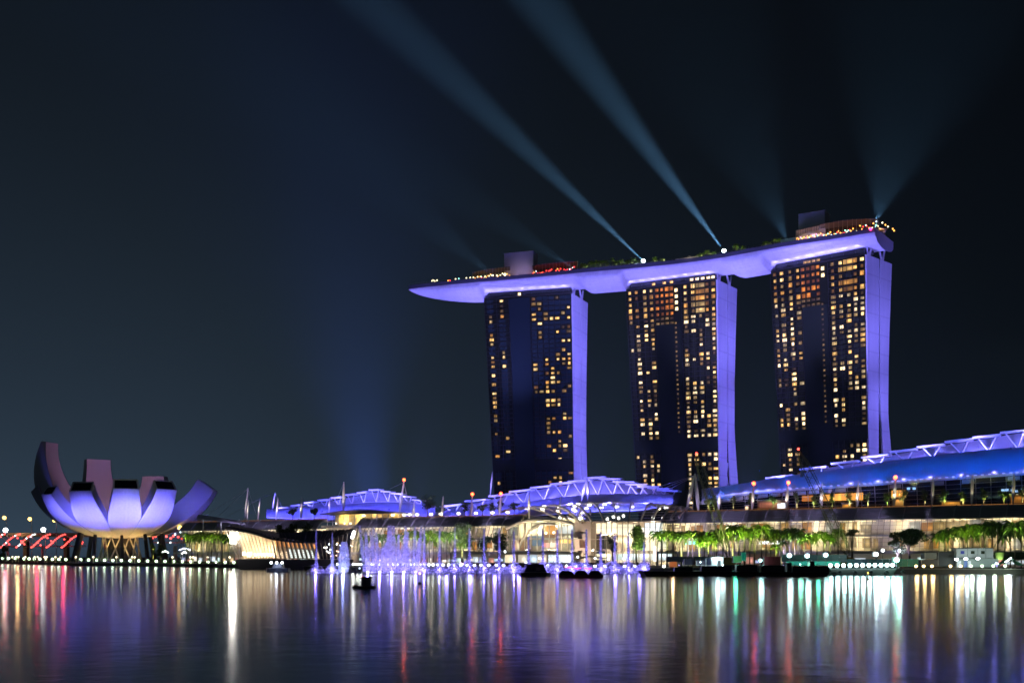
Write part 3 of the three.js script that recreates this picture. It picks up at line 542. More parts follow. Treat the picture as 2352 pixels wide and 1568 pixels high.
// lights of the roofs: floods for the shells, chord lamps for the plates
{
  const names = ['left', 'middle', 'right'], ord = ['leftmost', 'second', 'third', 'fourth', 'fifth', 'sixth', 'seventh', 'eighth', 'ninth', 'rightmost'];
  const shellAims = [[[640, 1172], [720, 1168], [800, 1165], [870, 1165], [950, 1168]], [[1060, 1178], [1150, 1168], [1250, 1158], [1350, 1150], [1440, 1150], [1520, 1150]], [[1680, 1132], [1780, 1118], [1890, 1108], [2000, 1092], [2110, 1080], [2220, 1068], [2330, 1058], [2430, 1050]]];
  shellAims.forEach((list, i) => list.forEach(([px, py], j) => {
    const aim = mp(px, py, -30), p = i === 2 ? V(aim.x + 2, arches[2].eave((px - 1612) / 868).y + 9, -1.2) : V(aim.x + 2, WALK + 4, -4), wp = mall2world(p.x, p.y, p.z), wa = mall2world(aim.x, aim.y, aim.z);
    floodlight(`deep blue floodlight before the ${names[i]} arched roof, ${ord[j]} of its row`, wp, wa, i === 2 ? [0.0, 0.11, 1] : [0.09, 0.09, 1], wp.distanceToSquared(wa) * (i === 2 ? 1.3 : 12), 55, { group: 'blue floodlights of the arched roofs', penumbra: 1, lens: 1.2, size: 0.6 });
  }));
  arches.forEach(({ chord }, i) => { const n = [7, 9, 10][i]; for (let k = 0; k < n; k++) {
    const q = chord((k + 0.5) / n), p = mall2world(q.x, q.y + 1.2, q.z + 7), wa = mall2world(q.x, q.y + 5.5, q.z - 5);
    floodlight(`violet lamp on the lower chord of the ${names[i]} arched roof, ${ord[Math.min(9, k === n - 1 ? 9 : k)]} of its row`, p, wa, [0.23, 0.19, 1], [700, 850, 1400][i], 78, { group: 'violet lamps on the roof trusses', penumbra: 1, lens: 2, size: 0.45 });
  } });
  { const e = arches[2].eave; for (let k = 0; k < 16; k++) { const q = e((k + 1.2) / 17); pointLight('eave lamp', [0.28, 0.24, 1], 16, mall2world(q.x, q.y + 1.5, q.z - 1.2), 20); } }
}
// violet show projectors on the quay that wash the louvred roofs
for (const [px, tx, l] of [[560, 600, 'left of the glass pavilion'], [880, 900, 'behind the water curtain'], [1060, 1060, 'behind the row of jets'], [1560, 1640, 'at the left end of the site'], [1800, 1850, 'in the middle of the site'], [2060, 2060, 'beside the green sheeted fence'], [2290, 2270, 'at the right end of the quay']]) {
  const d = quayAt(px) + 4, p = at(px, HORIZON, d).setY(GROUND), q = mp(tx, 1185, 4), aim = mall2world(q.x, 25, 4);
  floodlight(`violet show projector on the quay, ${l}`, p, aim, [0.52, 0.43, 0.9], p.distanceToSquared(aim) * 2.4, 15, { group: 'violet show projectors on the quay', lens: 1.5, penumbra: 1 });
}
// eave lamps in a row under the right roof
{
  const e = arches[2].eave, m = glow('eave light', [0.55, 0.55, 1], 1.6);
  for (let i = 4; i < 75; i++) { const q = e(i / 78); const o = part('eave_light', box(1.1, 0.25, 0.3, q.x, q.y + 0.5, q.z + 0.3), m, arches[2].o); }
}
// the dark glazed front below the right roof
{
  const o = thing('terrace_facade', 'dark curved glass front below the right arched roof, with a few orange lit rooms', 'glass facade', mall2world(0, 0, 0), -MA), x0 = mallX(1600, -13), x1 = mallX(2420, -13), e = arches[2].eave, N = 26;
  const topAt = (x) => { let b = e(0), bd = 1e9; for (let k = 0; k <= 100; k++) { const q = e(k / 100); if (Math.abs(q.x - x) < bd) { bd = Math.abs(q.x - x); b = q; } } return b.y - 0.8; };
  for (let i = 0; i < N; i++) { const a = lerp(x0, x1, i / N), b = lerp(x0, x1, (i + 1) / N);
    part('glass_bay', sheet((u, v) => V(lerp(a, b, u), lerp(WALK, lerp(topAt(a), topAt(b), u), v), -16 + 2.5 * v * v), 1, 6), S('dark terrace glass', [0.03, 0.035, 0.045], 0.2), o);
    part('mullion', beamBox(V(a, WALK, -15.6), V(a, topAt(a), -13.2), 0.2, 0.3), steel, o);
    for (let k = 1; k < 6; k++) { const h = (u) => lerp(WALK, topAt(u), k / 6), z = -15.7 + 2.5 * k * k / 36; part('transom', beamBox(V(a, h(a), z), V(b, h(b), z), 0.14, 0.14), steel, o); }
    if (i < 12 || rnd() < 0.3) part('soffit', slab((u, v) => V(lerp(a + 0.6, b - 0.6, u), lerp(topAt(a), topAt(b), u) - 0.2 - v * 1.6, -12.8), 1, 1, () => V(0, 0, -0.3)), S('pale soffit', [0.6, 0.55, 0.45], 0.7), o); }
  for (const [px, py, w, h, k] of [[1855, 1142, 5, 3.2, 0], [1905, 1140, 8, 3.6, 1], [1920, 1140, 5, 3.4, 2], [1950, 1139, 7, 3.5, 1], [1972, 1139, 4, 3.4, 3], [2056, 1133, 3, 4, 3], [2073, 1132, 2.6, 4, 3]]) {
    const q = mp(px, py, -14.6); const m = part('window', new THREE.PlaneGeometry(w, h).translate(q.x, q.y, q.z), [3, 1, 2].includes(k) ? glow('lit room window', [1, 0.42, 0.08], k === 2 ? 1.8 : 1.0) : glow('lit room window', [1, 0.35, 0.05], 0.5), o); }
  for (const px of [2305, 2317, 2337, 2351, 2371, 2392]) {}
  for (const [px, py] of [[2304, 1125], [2313, 1124], [2326, 1125], [2336, 1127], [2350, 1123], [2087, 1121], [2100, 1121]]) { const q = mp(px, py, -14.2); part('window', new THREE.PlaneGeometry(1.3, 0.9).translate(q.x, q.y, q.z), glow('cold lit window', [0.35, 0.6, 1], 1.2), o); }
}
// ---------------------------------------------------------------- arched entrance and the event plaza hall in the middle of the mall
const hallGlow = (c, k) => glow('lit hall window', c, k);
const stone = S('pink stone', [0.62, 0.5, 0.44], 0.7), cream = S('cream steel', [0.72, 0.66, 0.56], 0.5);
{
  const o = thing('arched_entrance', 'glass entrance under a double white arch at the right end of the middle mall wing', 'entrance', mall2world(0, 0, 0), -MA), Z = 13;
  const outer = curveAt([[1163, 1213], [1196, 1198], [1225, 1192.5], [1251, 1191], [1280, 1193], [1318, 1203]], Z + 1), inner = curveAt([[1191, 1264], [1196, 1246], [1207, 1229], [1221, 1214], [1238, 1204.5], [1258, 1202], [1276, 1204]], Z + 2.5);
  const tubeOf = (f, n, r) => merge(Array.from({ length: n }, (_, i) => bar(f(i / n), f((i + 1) / n), r, r, 8)));
  part('outer_arch', tubeOf(outer, 40, 0.75), cream, o); part('inner_arch', tubeOf(inner, 40, 0.6), cream, o);
  const xs = [1166, 1179, 1191, 1206, 1220, 1234, 1248, 1262, 1276, 1290, 1304, 1318].map((px) => mallX(px, Z)), roofY = (x) => { let b = 0, d = 1e9; for (let k = 0; k <= 60; k++) { const q = outer(k / 60); if (Math.abs(q.x - x) < d) { d = Math.abs(q.x - x); b = q.y; } } return b - 1; };
  const w0 = xs[0], w1 = xs[xs.length - 1];
  for (let i = 0; i + 1 < xs.length; i++) {
    const lo = (x) => (x < mallX(1236, Z) ? 8.6 : 8.6);
    part('glass_pane', poly([V(xs[i], 8.6, Z), V(xs[i + 1], 8.6, Z), V(xs[i + 1], roofY(xs[i + 1]), Z), V(xs[i], roofY(xs[i]), Z)]), glassMat, o).castShadow = false;
    part('mullion', box(i % 3 ? 0.16 : 0.5, roofY(xs[i]) - 8.6, 0.4, xs[i], (roofY(xs[i]) + 8.6) / 2, Z + 0.1), cream, o);
  }
  part('back_wall', box(w1 - w0, 17, 0.4, (w0 + w1) / 2, 16, 2), S('hall wall', [0.5, 0.47, 0.38], 0.8), o);
  for (const y of [8.3, 14.5]) part('floor_slab', box(w1 - w0 + 4, 0.7, 11.5, (w0 + w1) / 2, y, Z - 6), slabMat, o);
  part('canopy', box(w1 - w0 + 4, 0.6, 6, (w0 + w1) / 2, 8.0, Z + 2.5), cream, o);
  for (const [px, py, w, h, c, k] of [[1203, 1250, 5, 5.5, [0.75, 0.32, 0.08], 0.28], [1213, 1246, 5, 6, [0.7, 0.34, 0.1], 0.25], [1230, 1241, 8, 5, [0.2, 0.35, 0.55], 0.5], [1237, 1240, 3, 4, [1, 0.4, 0.4], 0.9], [1262, 1236, 8, 4.2, [0.6, 0.3, 0.15], 0.5], [1253, 1249, 5, 2.8, [1, 0.35, 0.3], 1.0], [1269, 1249, 7, 3, [1, 0.55, 0.42], 1.6], [1264, 1217, 7.5, 4.6, [1, 0.42, 0.08], 0.9], [1298, 1216, 7, 3.5, [0.7, 0.75, 0.8], 0.8], [1310, 1214, 2.5, 3, [0.7, 0.8, 1], 1.6], [1290, 1241, 1.4, 2.2, [1, 0.55, 0.1], 2.2], [1299, 1240, 1.6, 2.4, [1, 0.6, 0.15], 2.2], [1310, 1241, 1.4, 2.2, [1, 0.5, 0.1], 1.6]]) {
    const q = mp(px, py, 3.4); part('lit_window', new THREE.PlaneGeometry(w, h).translate(q.x, q.y, q.z + (k % 0.3)), hallGlow(c, k), o); }
  for (const [px, py] of [[1220, 1222], [1237, 1222], [1254, 1223], [1272, 1222], [1241, 1206], [1279, 1207], [1209, 1269], [1245, 1270], [1275, 1264]]) { const q = mp(px, py, 7); part('ceiling_light', ball(0.55, q.x, q.y, q.z, 8), glow('ceiling light', [1, 0.9, 0.62], 7), o); }
  wash('entrance light', [1, 0.88, 0.62], 630, mall2world((w0 + w1) / 2 - 6, 20, 7.5), BACK, 74); wash('entrance light', [1, 0.85, 0.6], 630, mall2world((w0 + w1) / 2 + 9, 20, 7.5), BACK, 74); wash('entrance light', [1, 0.85, 0.6], 450, mall2world((w0 + w1) / 2, 12, 7.5), BACK, 74);
  for (const t of [0.15, 0.5, 0.85]) wash('arch light', [1, 0.84, 0.6], 500, mall2world(lerp(w0, w1, t), 9, Z + 9), V(BACK.x * 0.7, 0.7, BACK.z * 0.7), 60);
  // shopfronts under the canopy
  for (const [px, w, c, k] of [[1172, 6, [1, 0.85, 0.55], 2.4], [1200, 5, [1, 0.9, 0.7], 1.4], [1222, 6, [0.7, 0.85, 1], 1.5], [1245, 5, [1, 0.85, 0.7], 1.6], [1272, 6, [0.8, 0.92, 1], 2.4], [1300, 8, [0.9, 0.97, 1], 2.6]]) { const q = mp(px, 1272, 9); part('shopfront', new THREE.PlaneGeometry(w, 4).translate(q.x, 4.6, q.z), glow('lit shopfront window', c, k, { emissiveMap: roomTex[1] }), o); }
  part('ground_wall', box(w1 - w0 + 6, 6, 0.4, (w0 + w1) / 2, 4.8, 8.5), innerWall, o);
}
{
  const o = thing('event_hall', 'tall bright glass hall with a pink stone pier, under the ribbed canopy in the middle', 'hall', mall2world(0, 0, 0), -MA), Z = 8;
  const a = mallX(1320, Z), b = mallX(1357, Z), c = mallX(1545, Z), top = mp(1340, 1196, Z).y, hallTop = mp(1420, 1197, Z).y;
  // pier with window openings on two floors
  part('pier', merge([box(2.6, top - GROUND, 6, a + 1.3, (top + GROUND) / 2, Z - 3), box(2.6, top - GROUND, 6, b - 1.3, (top + GROUND) / 2, Z - 3), ...[[top - 3, 4], [15.4, 3], [8.6, 2.6], [GROUND + 0.6, 1.2]].map(([y, h]) => box(b - a - 5.2, h, 6, (a + b) / 2, y, Z - 3))]), stone, o);
  for (const [y, h, cc, k] of [[20.3, 5, [0.8, 0.35, 0.2], 0.55], [12, 4.5, [0.55, 0.22, 0.1], 0.35], [5, 5, [1, 0.85, 0.6], 2]]) { part('window_back', box(b - a - 5, h, 0.2, (a + b) / 2, y, Z - 4), S('warm room', [0.5, 0.38, 0.25], 0.8), o); part('lit_window', new THREE.PlaneGeometry((b - a) * 0.32, h * 0.7).translate((a + b) / 2 - 1, y - 0.4, Z - 3.8), hallGlow(cc, k), o); part('lit_window', new THREE.PlaneGeometry((b - a) * 0.12, h * 0.8).translate((a + b) / 2 + 3, y, Z - 3.8), hallGlow([0.8, 0.7, 0.5], k), o); }
  // hall: deep bright interior behind tall glass
  part('back_wall', box(c - b, hallTop, 0.5, (b + c) / 2, hallTop / 2 + 1, Z - 16), S('bright hall wall', [0.75, 0.66, 0.52], 0.8), o);
  part('side_wall', box(0.5, hallTop, 16, c, hallTop / 2 + 1, Z - 8), S('bright hall wall', [0.75, 0.66, 0.52], 0.8), o);
  for (const y of [9, 16.5]) part('gallery', box(c - b, 1.1, 5, (b + c) / 2, y, Z - 13.5), stone, o);
  part('ceiling', box(c - b + 2, 0.5, 17, (b + c) / 2, hallTop + 0.2, Z - 8), stone, o);
  const n = 15;
  for (let i = 0; i < n; i++) { const x0 = lerp(b, c, i / n), x1 = lerp(b, c, (i + 1) / n);
    part('glass_pane', poly([V(x0, GROUND, Z), V(x1, GROUND, Z), V(x1, hallTop, Z), V(x0, hallTop, Z)]), glassMat, o).castShadow = false;
    part('mullion', box(0.22, hallTop - GROUND, 0.5, x0, (hallTop + GROUND) / 2, Z + 0.2), cream, o); }
  for (const y of [8.4, 14, 19.5]) part('transom', box(c - b, 0.2, 0.4, (b + c) / 2, y, Z + 0.25), cream, o);
  for (const [px, py, w, h, cc, k] of [[1390, 1212, 14, 5, [1, 0.8, 0.52], 1.8], [1367, 1213, 4, 6, [0.8, 0.35, 0.25], 0.5], [1376, 1213, 5, 2, [1, 0.9, 0.7], 1.8], [1370, 1246, 7, 7, [0.35, 0.2, 0.1], 0.3], [1400, 1246, 6, 6, [0.3, 0.22, 0.14], 0.25], [1440, 1215, 10, 5, [1, 0.85, 0.6], 1.4], [1480, 1225, 10, 6, [1, 0.9, 0.75], 1.9], [1502, 1212, 9, 5, [0.9, 0.92, 1], 1.4], [1495, 1247, 9, 7, [1, 0.8, 0.55], 1.7], [1520, 1245, 9, 6, [1, 0.85, 0.65], 1.5], [1466, 1256, 8, 3, [1, 0.75, 0.5], 1.5]]) { const q = mp(px, py, Z - 11); part('lit_window', new THREE.PlaneGeometry(w, h).translate(q.x, q.y, q.z + (k % 0.37)), hallGlow(cc, k), o); }
  for (const [px, w, cc, k] of [[1392, 10, [1, 0.85, 0.55], 3], [1435, 9, [0.9, 1, 0.95], 2], [1462, 10, [0.9, 0.97, 1], 3], [1482, 8, [1, 0.9, 0.75], 2.4], [1520, 10, [0.85, 0.95, 1], 2.4]]) part('shopfront', new THREE.PlaneGeometry(w, 3).translate(mallX(px, Z - 4), 5.6, Z - 4), glow('lit shopfront window', cc, k, { emissiveMap: roomTex[2] }), o);
  part('red_sign', new THREE.BoxGeometry(2.2, 7, 0.4).translate(mallX(1509, Z), 7, Z + 1.2), glow('bright sign panel', [1, 0.86, 0.76], 2), o);
  for (const t of [0.12, 0.38, 0.62, 0.88]) wash('hall light', [1, 0.83, 0.58], 930, mall2world(lerp(b, c, t), 17, Z - 7), BACK, 74);
  for (const t of [0.2, 0.7]) wash('hall light', [1, 0.83, 0.58], 450, mall2world(lerp(b, c, t), 6, Z - 5), BACK, 74);
  wash('pier light', [1, 0.8, 0.6], 520, mall2world((a + b) / 2, 9, Z + 11), BACK, 74);
}
// ribbed canopy: a shallow barrel of curved ribs with louvres between, carrying pairs of spotlights
{
  const o = thing('plaza_canopy', 'wide ribbed steel canopy arching over the plaza hall, hung with paired spotlights', 'canopy', mall2world(0, 0, 0), -MA);
  const back = curveAt([[1148, 1175], [1230, 1166], [1330, 1159], [1430, 1157], [1520, 1163], [1570, 1172], [1598, 1184]], -14), front = curveAt([[1290, 1196], [1330, 1199], [1380, 1199], [1430, 1198], [1480, 1196], [1525, 1193], [1560, 1188]], 10);
  const P = (u, v) => { const p = back(u).lerp(front(u), v); p.y += 4.2 * Math.sin(v * Math.PI) ; return p; };
  const n = 11;
  for (let i = 0; i <= n; i++) { const u = i / n; part('rib', merge(Array.from({ length: 10 }, (_, k) => beamBox(P(u, k / 10), P(u, (k + 1) / 10), 0.6, 0.9))), cream, o); }
  for (let k = 1; k < 14; k++) part('louvre', merge(Array.from({ length: n }, (_, i) => beamBox(P(i / n, k / 14), P((i + 1) / n, k / 14), 0.9, 0.12))), S('canopy louvre', [0.5, 0.45, 0.42], 0.6), o);
  const lampG = merge([ball(0.45, -0.55, 0, 0, 8), ball(0.45, 0.55, 0, 0, 8)]), lm = glow('spotlight pair lamp', [1, 0.93, 0.82], 7);
  for (const [px, py] of [[1210, 1167], [1250, 1162], [1246, 1168], [1284, 1163], [1320, 1161], [1317, 1168.5], [1328, 1156.5], [1354, 1159], [1347, 1166.5], [1382, 1165], [1389, 1157.5], [1417, 1163], [1452, 1163], [1530, 1165], [1337, 1177]]) { const q = mp(px, py, -4); part('lamp_pair', lampG, lm, o).position.copy(q); }
  for (const [px, y0, y1] of [[1286, 1172, 1190], [1332, 1172, 1191], [1356, 1168, 1182], [1215, 1172, 1190]]) { const t = mp(px, y0, 4), q = mp(px, y1, 4); part('post', bar(q, t, 0.35, 0.7, 10), cream, o); }
  for (const [px, py] of [[1286, 1189], [1335, 1189], [1331, 1191], [1421, 1189], [1409, 1186], [1395, 1191], [1432, 1184], [1500, 1188], [1523, 1189]]) { const q = mp(px, py, 5); part('hanging_lamp', ball(0.7, q.x, q.y, q.z, 8), glow('hanging lamp', [1, 0.95, 0.8], 6), o); }
  for (const [x, y, z, k] of [[1300, 1188, 4, 560], [1400, 1188, 4, 640], [1500, 1186, 4, 640], [1350, 1190, -2, 120], [1460, 1188, -2, 120]]) { const q = mp(x, y, z); wash('canopy light', [1, 0.82, 0.58], k, mall2world(q.x, q.y - 3, q.z), V(0, 1, 0), 76); }
  part('awning', slab((u, v) => { const q = mp(lerp(1318, 1392, u), 1276, 16); return V(q.x, 6.4 - Math.abs(u - 0.5) * 2.4 - 1.2 * Math.abs(v - 0.5), q.z + (v - 0.5) * 8); }, 12, 4, 0.15), S('white awning', [0.7, 0.62, 0.55], 0.7), o);
}
// the yellow-lit lobby between the left and middle wings, with its hipped roof
{
  const o = thing('theatre_lobby', 'yellow lit glass lobby with a low hipped roof, below the left arched roof', 'lobby', mall2world(0, 0, 0), -MA), Z = 4;
  const x0 = mallX(752, Z), x1 = mallX(905, Z), x2 = mallX(838, Z), yb = mp(800, 1206, Z).y, yt = mp(800, 1181, Z).y;
  part('roof', slab((u, v) => V(lerp(x0 - 3, x1 + 2, u), yt + 0.8 + 2.4 * Math.sin(Math.PI * clamp(u * 1.1, 0, 1)) * (1 - Math.abs(v - 0.4)), lerp(Z + 3, Z - 18, v)), 16, 6, 0.6), S('lobby roof', [0.3, 0.28, 0.27], 0.6), o);
  part('back_wall', box(x1 - x0, yt - yb + 1, 0.5, (x0 + x1) / 2, (yt + yb) / 2, Z - 7), S('yellow lobby wall', [0.72, 0.55, 0.26], 0.8), o);
  part('floor_slab', box(x1 - x0 + 6, 1.2, 14, (x0 + x1) / 2, yb - 0.4, Z - 5), slabMat, o);
  const n = 12;
  for (let i = 0; i < n; i++) { const a = lerp(x0, x1, i / n), b = lerp(x0, x1, (i + 1) / n); part('glass_pane', poly([V(a, yb, Z), V(b, yb, Z), V(b, yt, Z), V(a, yt, Z)]), glassMat, o).castShadow = false; part('mullion', box(0.25, yt - yb, 0.4, a, (yt + yb) / 2, Z + 0.1), steel, o); }
  for (const y of [0.35, 0.7]) part('transom', box(x1 - x0, 0.15, 0.3, (x0 + x1) / 2, lerp(yb, yt, y), Z + 0.1), steel, o);
  // the curved grid-shell wall below, down to the promenade
  part('lower_wall', sheet((u, v) => V(lerp(x0, x2, u), lerp(GROUND, yb - 0.8, v), Z + 5 * Math.cos(v * 1.4)), 1, 8), S('cream grid wall', [0.52, 0.46, 0.34], 0.6), o);
  for (let i = 0; i <= 10; i++) part('mullion', merge(Array.from({ length: 6 }, (_, k) => { const f = (v) => V(lerp(x0, x2, i / 10), lerp(GROUND, yb - 0.8, v), Z + 5 * Math.cos(v * 1.4) + 0.1); return beamBox(f(k / 6), f((k + 1) / 6), 0.18, 0.2); })), steel, o);
  for (const t of [0.15, 0.4, 0.65, 0.9]) wash('lobby light', [1, 0.72, 0.3], 315, mall2world(lerp(x0, x1, t), yt - 2, Z - 3.2), BACK, 74);
  for (const t of [0.2, 0.8]) wash('lobby light', [1, 0.8, 0.5], 450, mall2world(lerp(x0, x2, t), 13, Z + 12), BACK, 74);
  for (const px of [772, 791, 806, 825, 802]) { const q = mp(px, 1201, Z - 2); part('hanging_lamp', ball(0.4, q.x, q.y, q.z, 8), glow('hanging lamp', [1, 0.92, 0.7], 6), o); }
}
// terrace lamps along the walkway edge: wide low bowls of light
{
  const g = merge([new THREE.CylinderGeometry(0.06, 0.08, 1.2, 6).translate(0, 0.6, 0)]), bowl = new THREE.SphereGeometry(0.95, 12, 6).scale(1, 0.5, 1).translate(0, 1.3, 0), m = glow('terrace lamp globe', [1, 0.86, 0.6], 7);
  let first, ti = 0; const row = [958, 990, 1012, 1053, 1093, 1131, 1166, 1247, 1281, 1321, 1361, 1398, 1437, 1476, 1513, 836, 902, 941, 928].filter((p) => p < 1330 || p > 1500).sort((a, b) => a - b);
  for (const px of row) {
    const q = mp(px, 1190, 0.2), w = mall2world(q.x, WALK, 0.2), label = 'low bowl lamp on the walkway edge above the louvred roof, ' + nth(ti++, row.length);
    if (!first) { first = thing('terrace_lamp', label, 'lamp', w, 0, 'bowl lamps along the walkway edge'); part('post', g, steel, first); part('globe', bowl, m, first); } else again(first, w, undefined, label);
    pointLight('terrace lamp', [1, 0.8, 0.5], 6, w.clone().add(V(0, 1.3, 0.9)), 8);
  }
}
// ---------------------------------------------------------------- spindle masts that carry the roof cables
{
  const mastMat = S('white mast', [0.8, 0.77, 0.7], 0.5), cableMat = S('steel cable', [0.5, 0.5, 0.55], 0.4, { metalness: 0.5 }), red = glow('red aviation lamp', [1, 0.10, 0.03], 9);
  const where = (px) => (px < 700 ? 'left of the left arched roof' : px < 1000 ? 'before the left arched roof' : px < 1330 ? 'before the middle arched roof' : px < 1600 ? 'near the plaza canopy' : 'on the right terrace');
  let n = 0;
  function mast(x0, y0, x1, y1, z, { lamp, cables = [], dark, thick = 0.8, lit = 1 } = {}) {
    const a = mp(x0, y0, z), b = mp(x1, y1, z), o = thing('mast', '', 'mast', mall2world(a.x, a.y, a.z), -MA, 'spindle masts above the mall'), d = b.clone().sub(a), L = d.length();
    const prof = [[0.12, 0], [0.45, 0.06], [0.85, 0.28], [1, 0.42], [0.8, 0.65], [0.4, 0.9], [0.2, 1]].map(([r, t]) => new THREE.Vector2(r * thick, t * L));
    const q = new THREE.Quaternion().setFromUnitVectors(V(0, 1, 0), d.clone().normalize());
    part('shaft', new THREE.LatheGeometry(prof, 12).applyQuaternion(q), mastMat, o);
    part('foot', new THREE.CylinderGeometry(0.5, 0.6, 0.6, 10), mastMat, o);
    if (lamp) { part('lamp', ball(0.85, d.x, d.y + 0.5, d.z, 10), red, o); pointLight('mast lamp', [1, 0.12, 0.04], 14, o.localToWorld(d.clone()).add(V(0, 0.5, 1.2)), 8); }
    for (const [cx, cy, cz] of cables) { const e = mp(cx, cy, cz ?? z).sub(a); part('cable', bar(d.clone().multiplyScalar(0.96), e, 0.09, 0.09, 5), cableMat, o); }
    o.userData.label = `${dark ? 'dim' : 'white'} spindle mast ${lamp ? 'with a red lamp on its tip ' : ''}${where(x0)}, standing ${Math.round(x0) < 1176 ? 'left' : 'right'} of the picture's middle, ${['thinnest', 'slender', 'stout', 'thickest'][Math.min(3, Math.floor(thick * 2.2))]}`.split(' ').slice(0, 16).join(' ');
    o.updateMatrixWorld(true);
    if (lit) { part('uplight', merge([box(0.5, 0.3, 0.5, 0.4, 0.15, 2.2), new THREE.CircleGeometry(0.2, 8).rotateX(-Math.PI / 2).translate(0.4, 0.31, 2.2)]), floodMat, o); const base = o.localToWorld(V(0.4, 0.75, 2.6)); spotLight('mast uplight', [1, 0.84, 0.58], 900 * lit * (L / 14), base, o.localToWorld(d.clone().multiplyScalar(0.6)), 9, 0.8, 10); }
    return o;
  }
  const M = [
    [562, 1192, 569.5, 1119, -6, { cables: [[470, 1184, -6], [500, 1186], [590, 1186]], lit: 0.3, thick: 0.7 }], [567, 1194, 571, 1147, -1, { thick: 0.55 }], [592, 1193, 597.5, 1143, -1, { cables: [[520, 1186]], thick: 0.65 }],
    [626, 1170, 632, 1129, -30, { cables: [[560, 1160, -30], [650, 1170, -30]], lit: 0.3, thick: 0.7 }], [634, 1193, 638.5, 1142, -1, { thick: 0.65 }], [690.5, 1192, 693.5, 1141.5, -1, { thick: 0.7 }], [755.5, 1175, 757, 1143, -1, { thick: 0.6 }],
    [789, 1176, 789.5, 1105, -3, { cables: [[777, 1138]], thick: 0.85 }], [915, 1191, 928, 1103, -1, { lamp: 1, thick: 0.8, cables: [[940, 1170], [895, 1122, -40], [948, 1190]] }], [949, 1192, 952, 1146, -1, { thick: 0.65, cables: [[943, 1180]] }],
    [1014.5, 1191, 1018, 1138, -1, { thick: 0.7 }], [1081, 1190, 1085, 1136, -1, { lamp: 1, thick: 0.75 }], [1147, 1189, 1150.5, 1135, -1, { lamp: 1, thick: 0.75 }], [1214, 1190, 1216, 1134, -1, { thick: 0.7, lit: 0.8 }], [1285, 1178, 1288, 1136, -8, { thick: 0.5, lit: 0.4 }],
    [1335, 1152, 1348, 1096, -16, { thick: 0.8 }], [1352, 1152, 1348.5, 1096, -16, { thick: 0.8, cables: [[1290, 1118, -30], [1420, 1112, -40]] }], [1126, 1136, 1131, 1082, -30, { thick: 0.45, dark: 1, lit: 0.2 }],
    [1577, 1170, 1596, 1087, -2, { thick: 0.95 }], [1605, 1180, 1597, 1087, -2, { thick: 0.95, cables: [[1510, 1118, -30], [1516, 1124, -30], [1524, 1130, -30], [1590, 1180]] }],
    [1650, 1176, 1654, 1121.5, -1, { thick: 0.75, cables: [[1671, 1143, -12]] }], [1727, 1176, 1731.5, 1112, -1, { lamp: 1, thick: 0.8 }], [1805, 1174, 1811, 1110, -1, { lamp: 1, thick: 0.8 }], [1886, 1172, 1889, 1107, -1, { thick: 0.8, lit: 0.8 }], [1968, 1170, 1972, 1102.5, -1, { thick: 0.75, lit: 0.8 }],
    [2053, 1166, 2057, 1098, -1, { lamp: 1, thick: 0.8, lit: 0.9 }], [2141, 1163, 2144, 1094, -1, { thick: 0.7, dark: 1, lit: 0.15 }], [2232, 1160, 2234, 1088.5, -1, { thick: 0.7, dark: 1, lit: 0.15 }], [2327, 1157, 2329, 1082, -1, { thick: 0.7, dark: 1, lit: 0.15 }],
  ];
  const places = ['leaning mast with long stays, farthest left', 'short mast just right of the leaning one', 'third mast from the left along the walkway', 'tall dim mast rising behind the first blue plates', 'mast at the left foot of the left blue roof', 'mast before the lowest steps of the left blue roof', 'short mast at the left corner of the yellow lobby roof',
    'tall mast standing on the yellow lobby roof', 'tall leaning mast before the right end of the left blue roof', 'short mast beside the tall red tipped one', 'mast in the dip between the left and middle blue roofs', 'mast before the lowest steps of the middle roof', 'mast below the corner of the left hotel tower', 'mast before the arched entrance roof', 'thin mast behind the left part of the plaza canopy',
    'left leg of the small A frame on the middle roof', 'right leg of the small A frame on the middle roof', 'thin dim spire against the left hotel tower', 'left leg of the large A frame right of the canopy', 'right leg of the large A frame right of the canopy', 'first mast on the right terrace, beside the A frame', 'second mast on the right terrace', 'third mast on the right terrace', 'fourth mast on the right terrace, by the orange rooms', 'fifth mast on the right terrace',
    'sixth mast on the right terrace', 'dim mast, third from the right edge', 'dim mast, second from the right edge', 'dim mast, nearest the right edge'];
  M.forEach((m, i) => { const o = mast(...m); o.userData.label = (m[5].lamp ? 'red tipped ' : 'white ') + places[i]; });
}
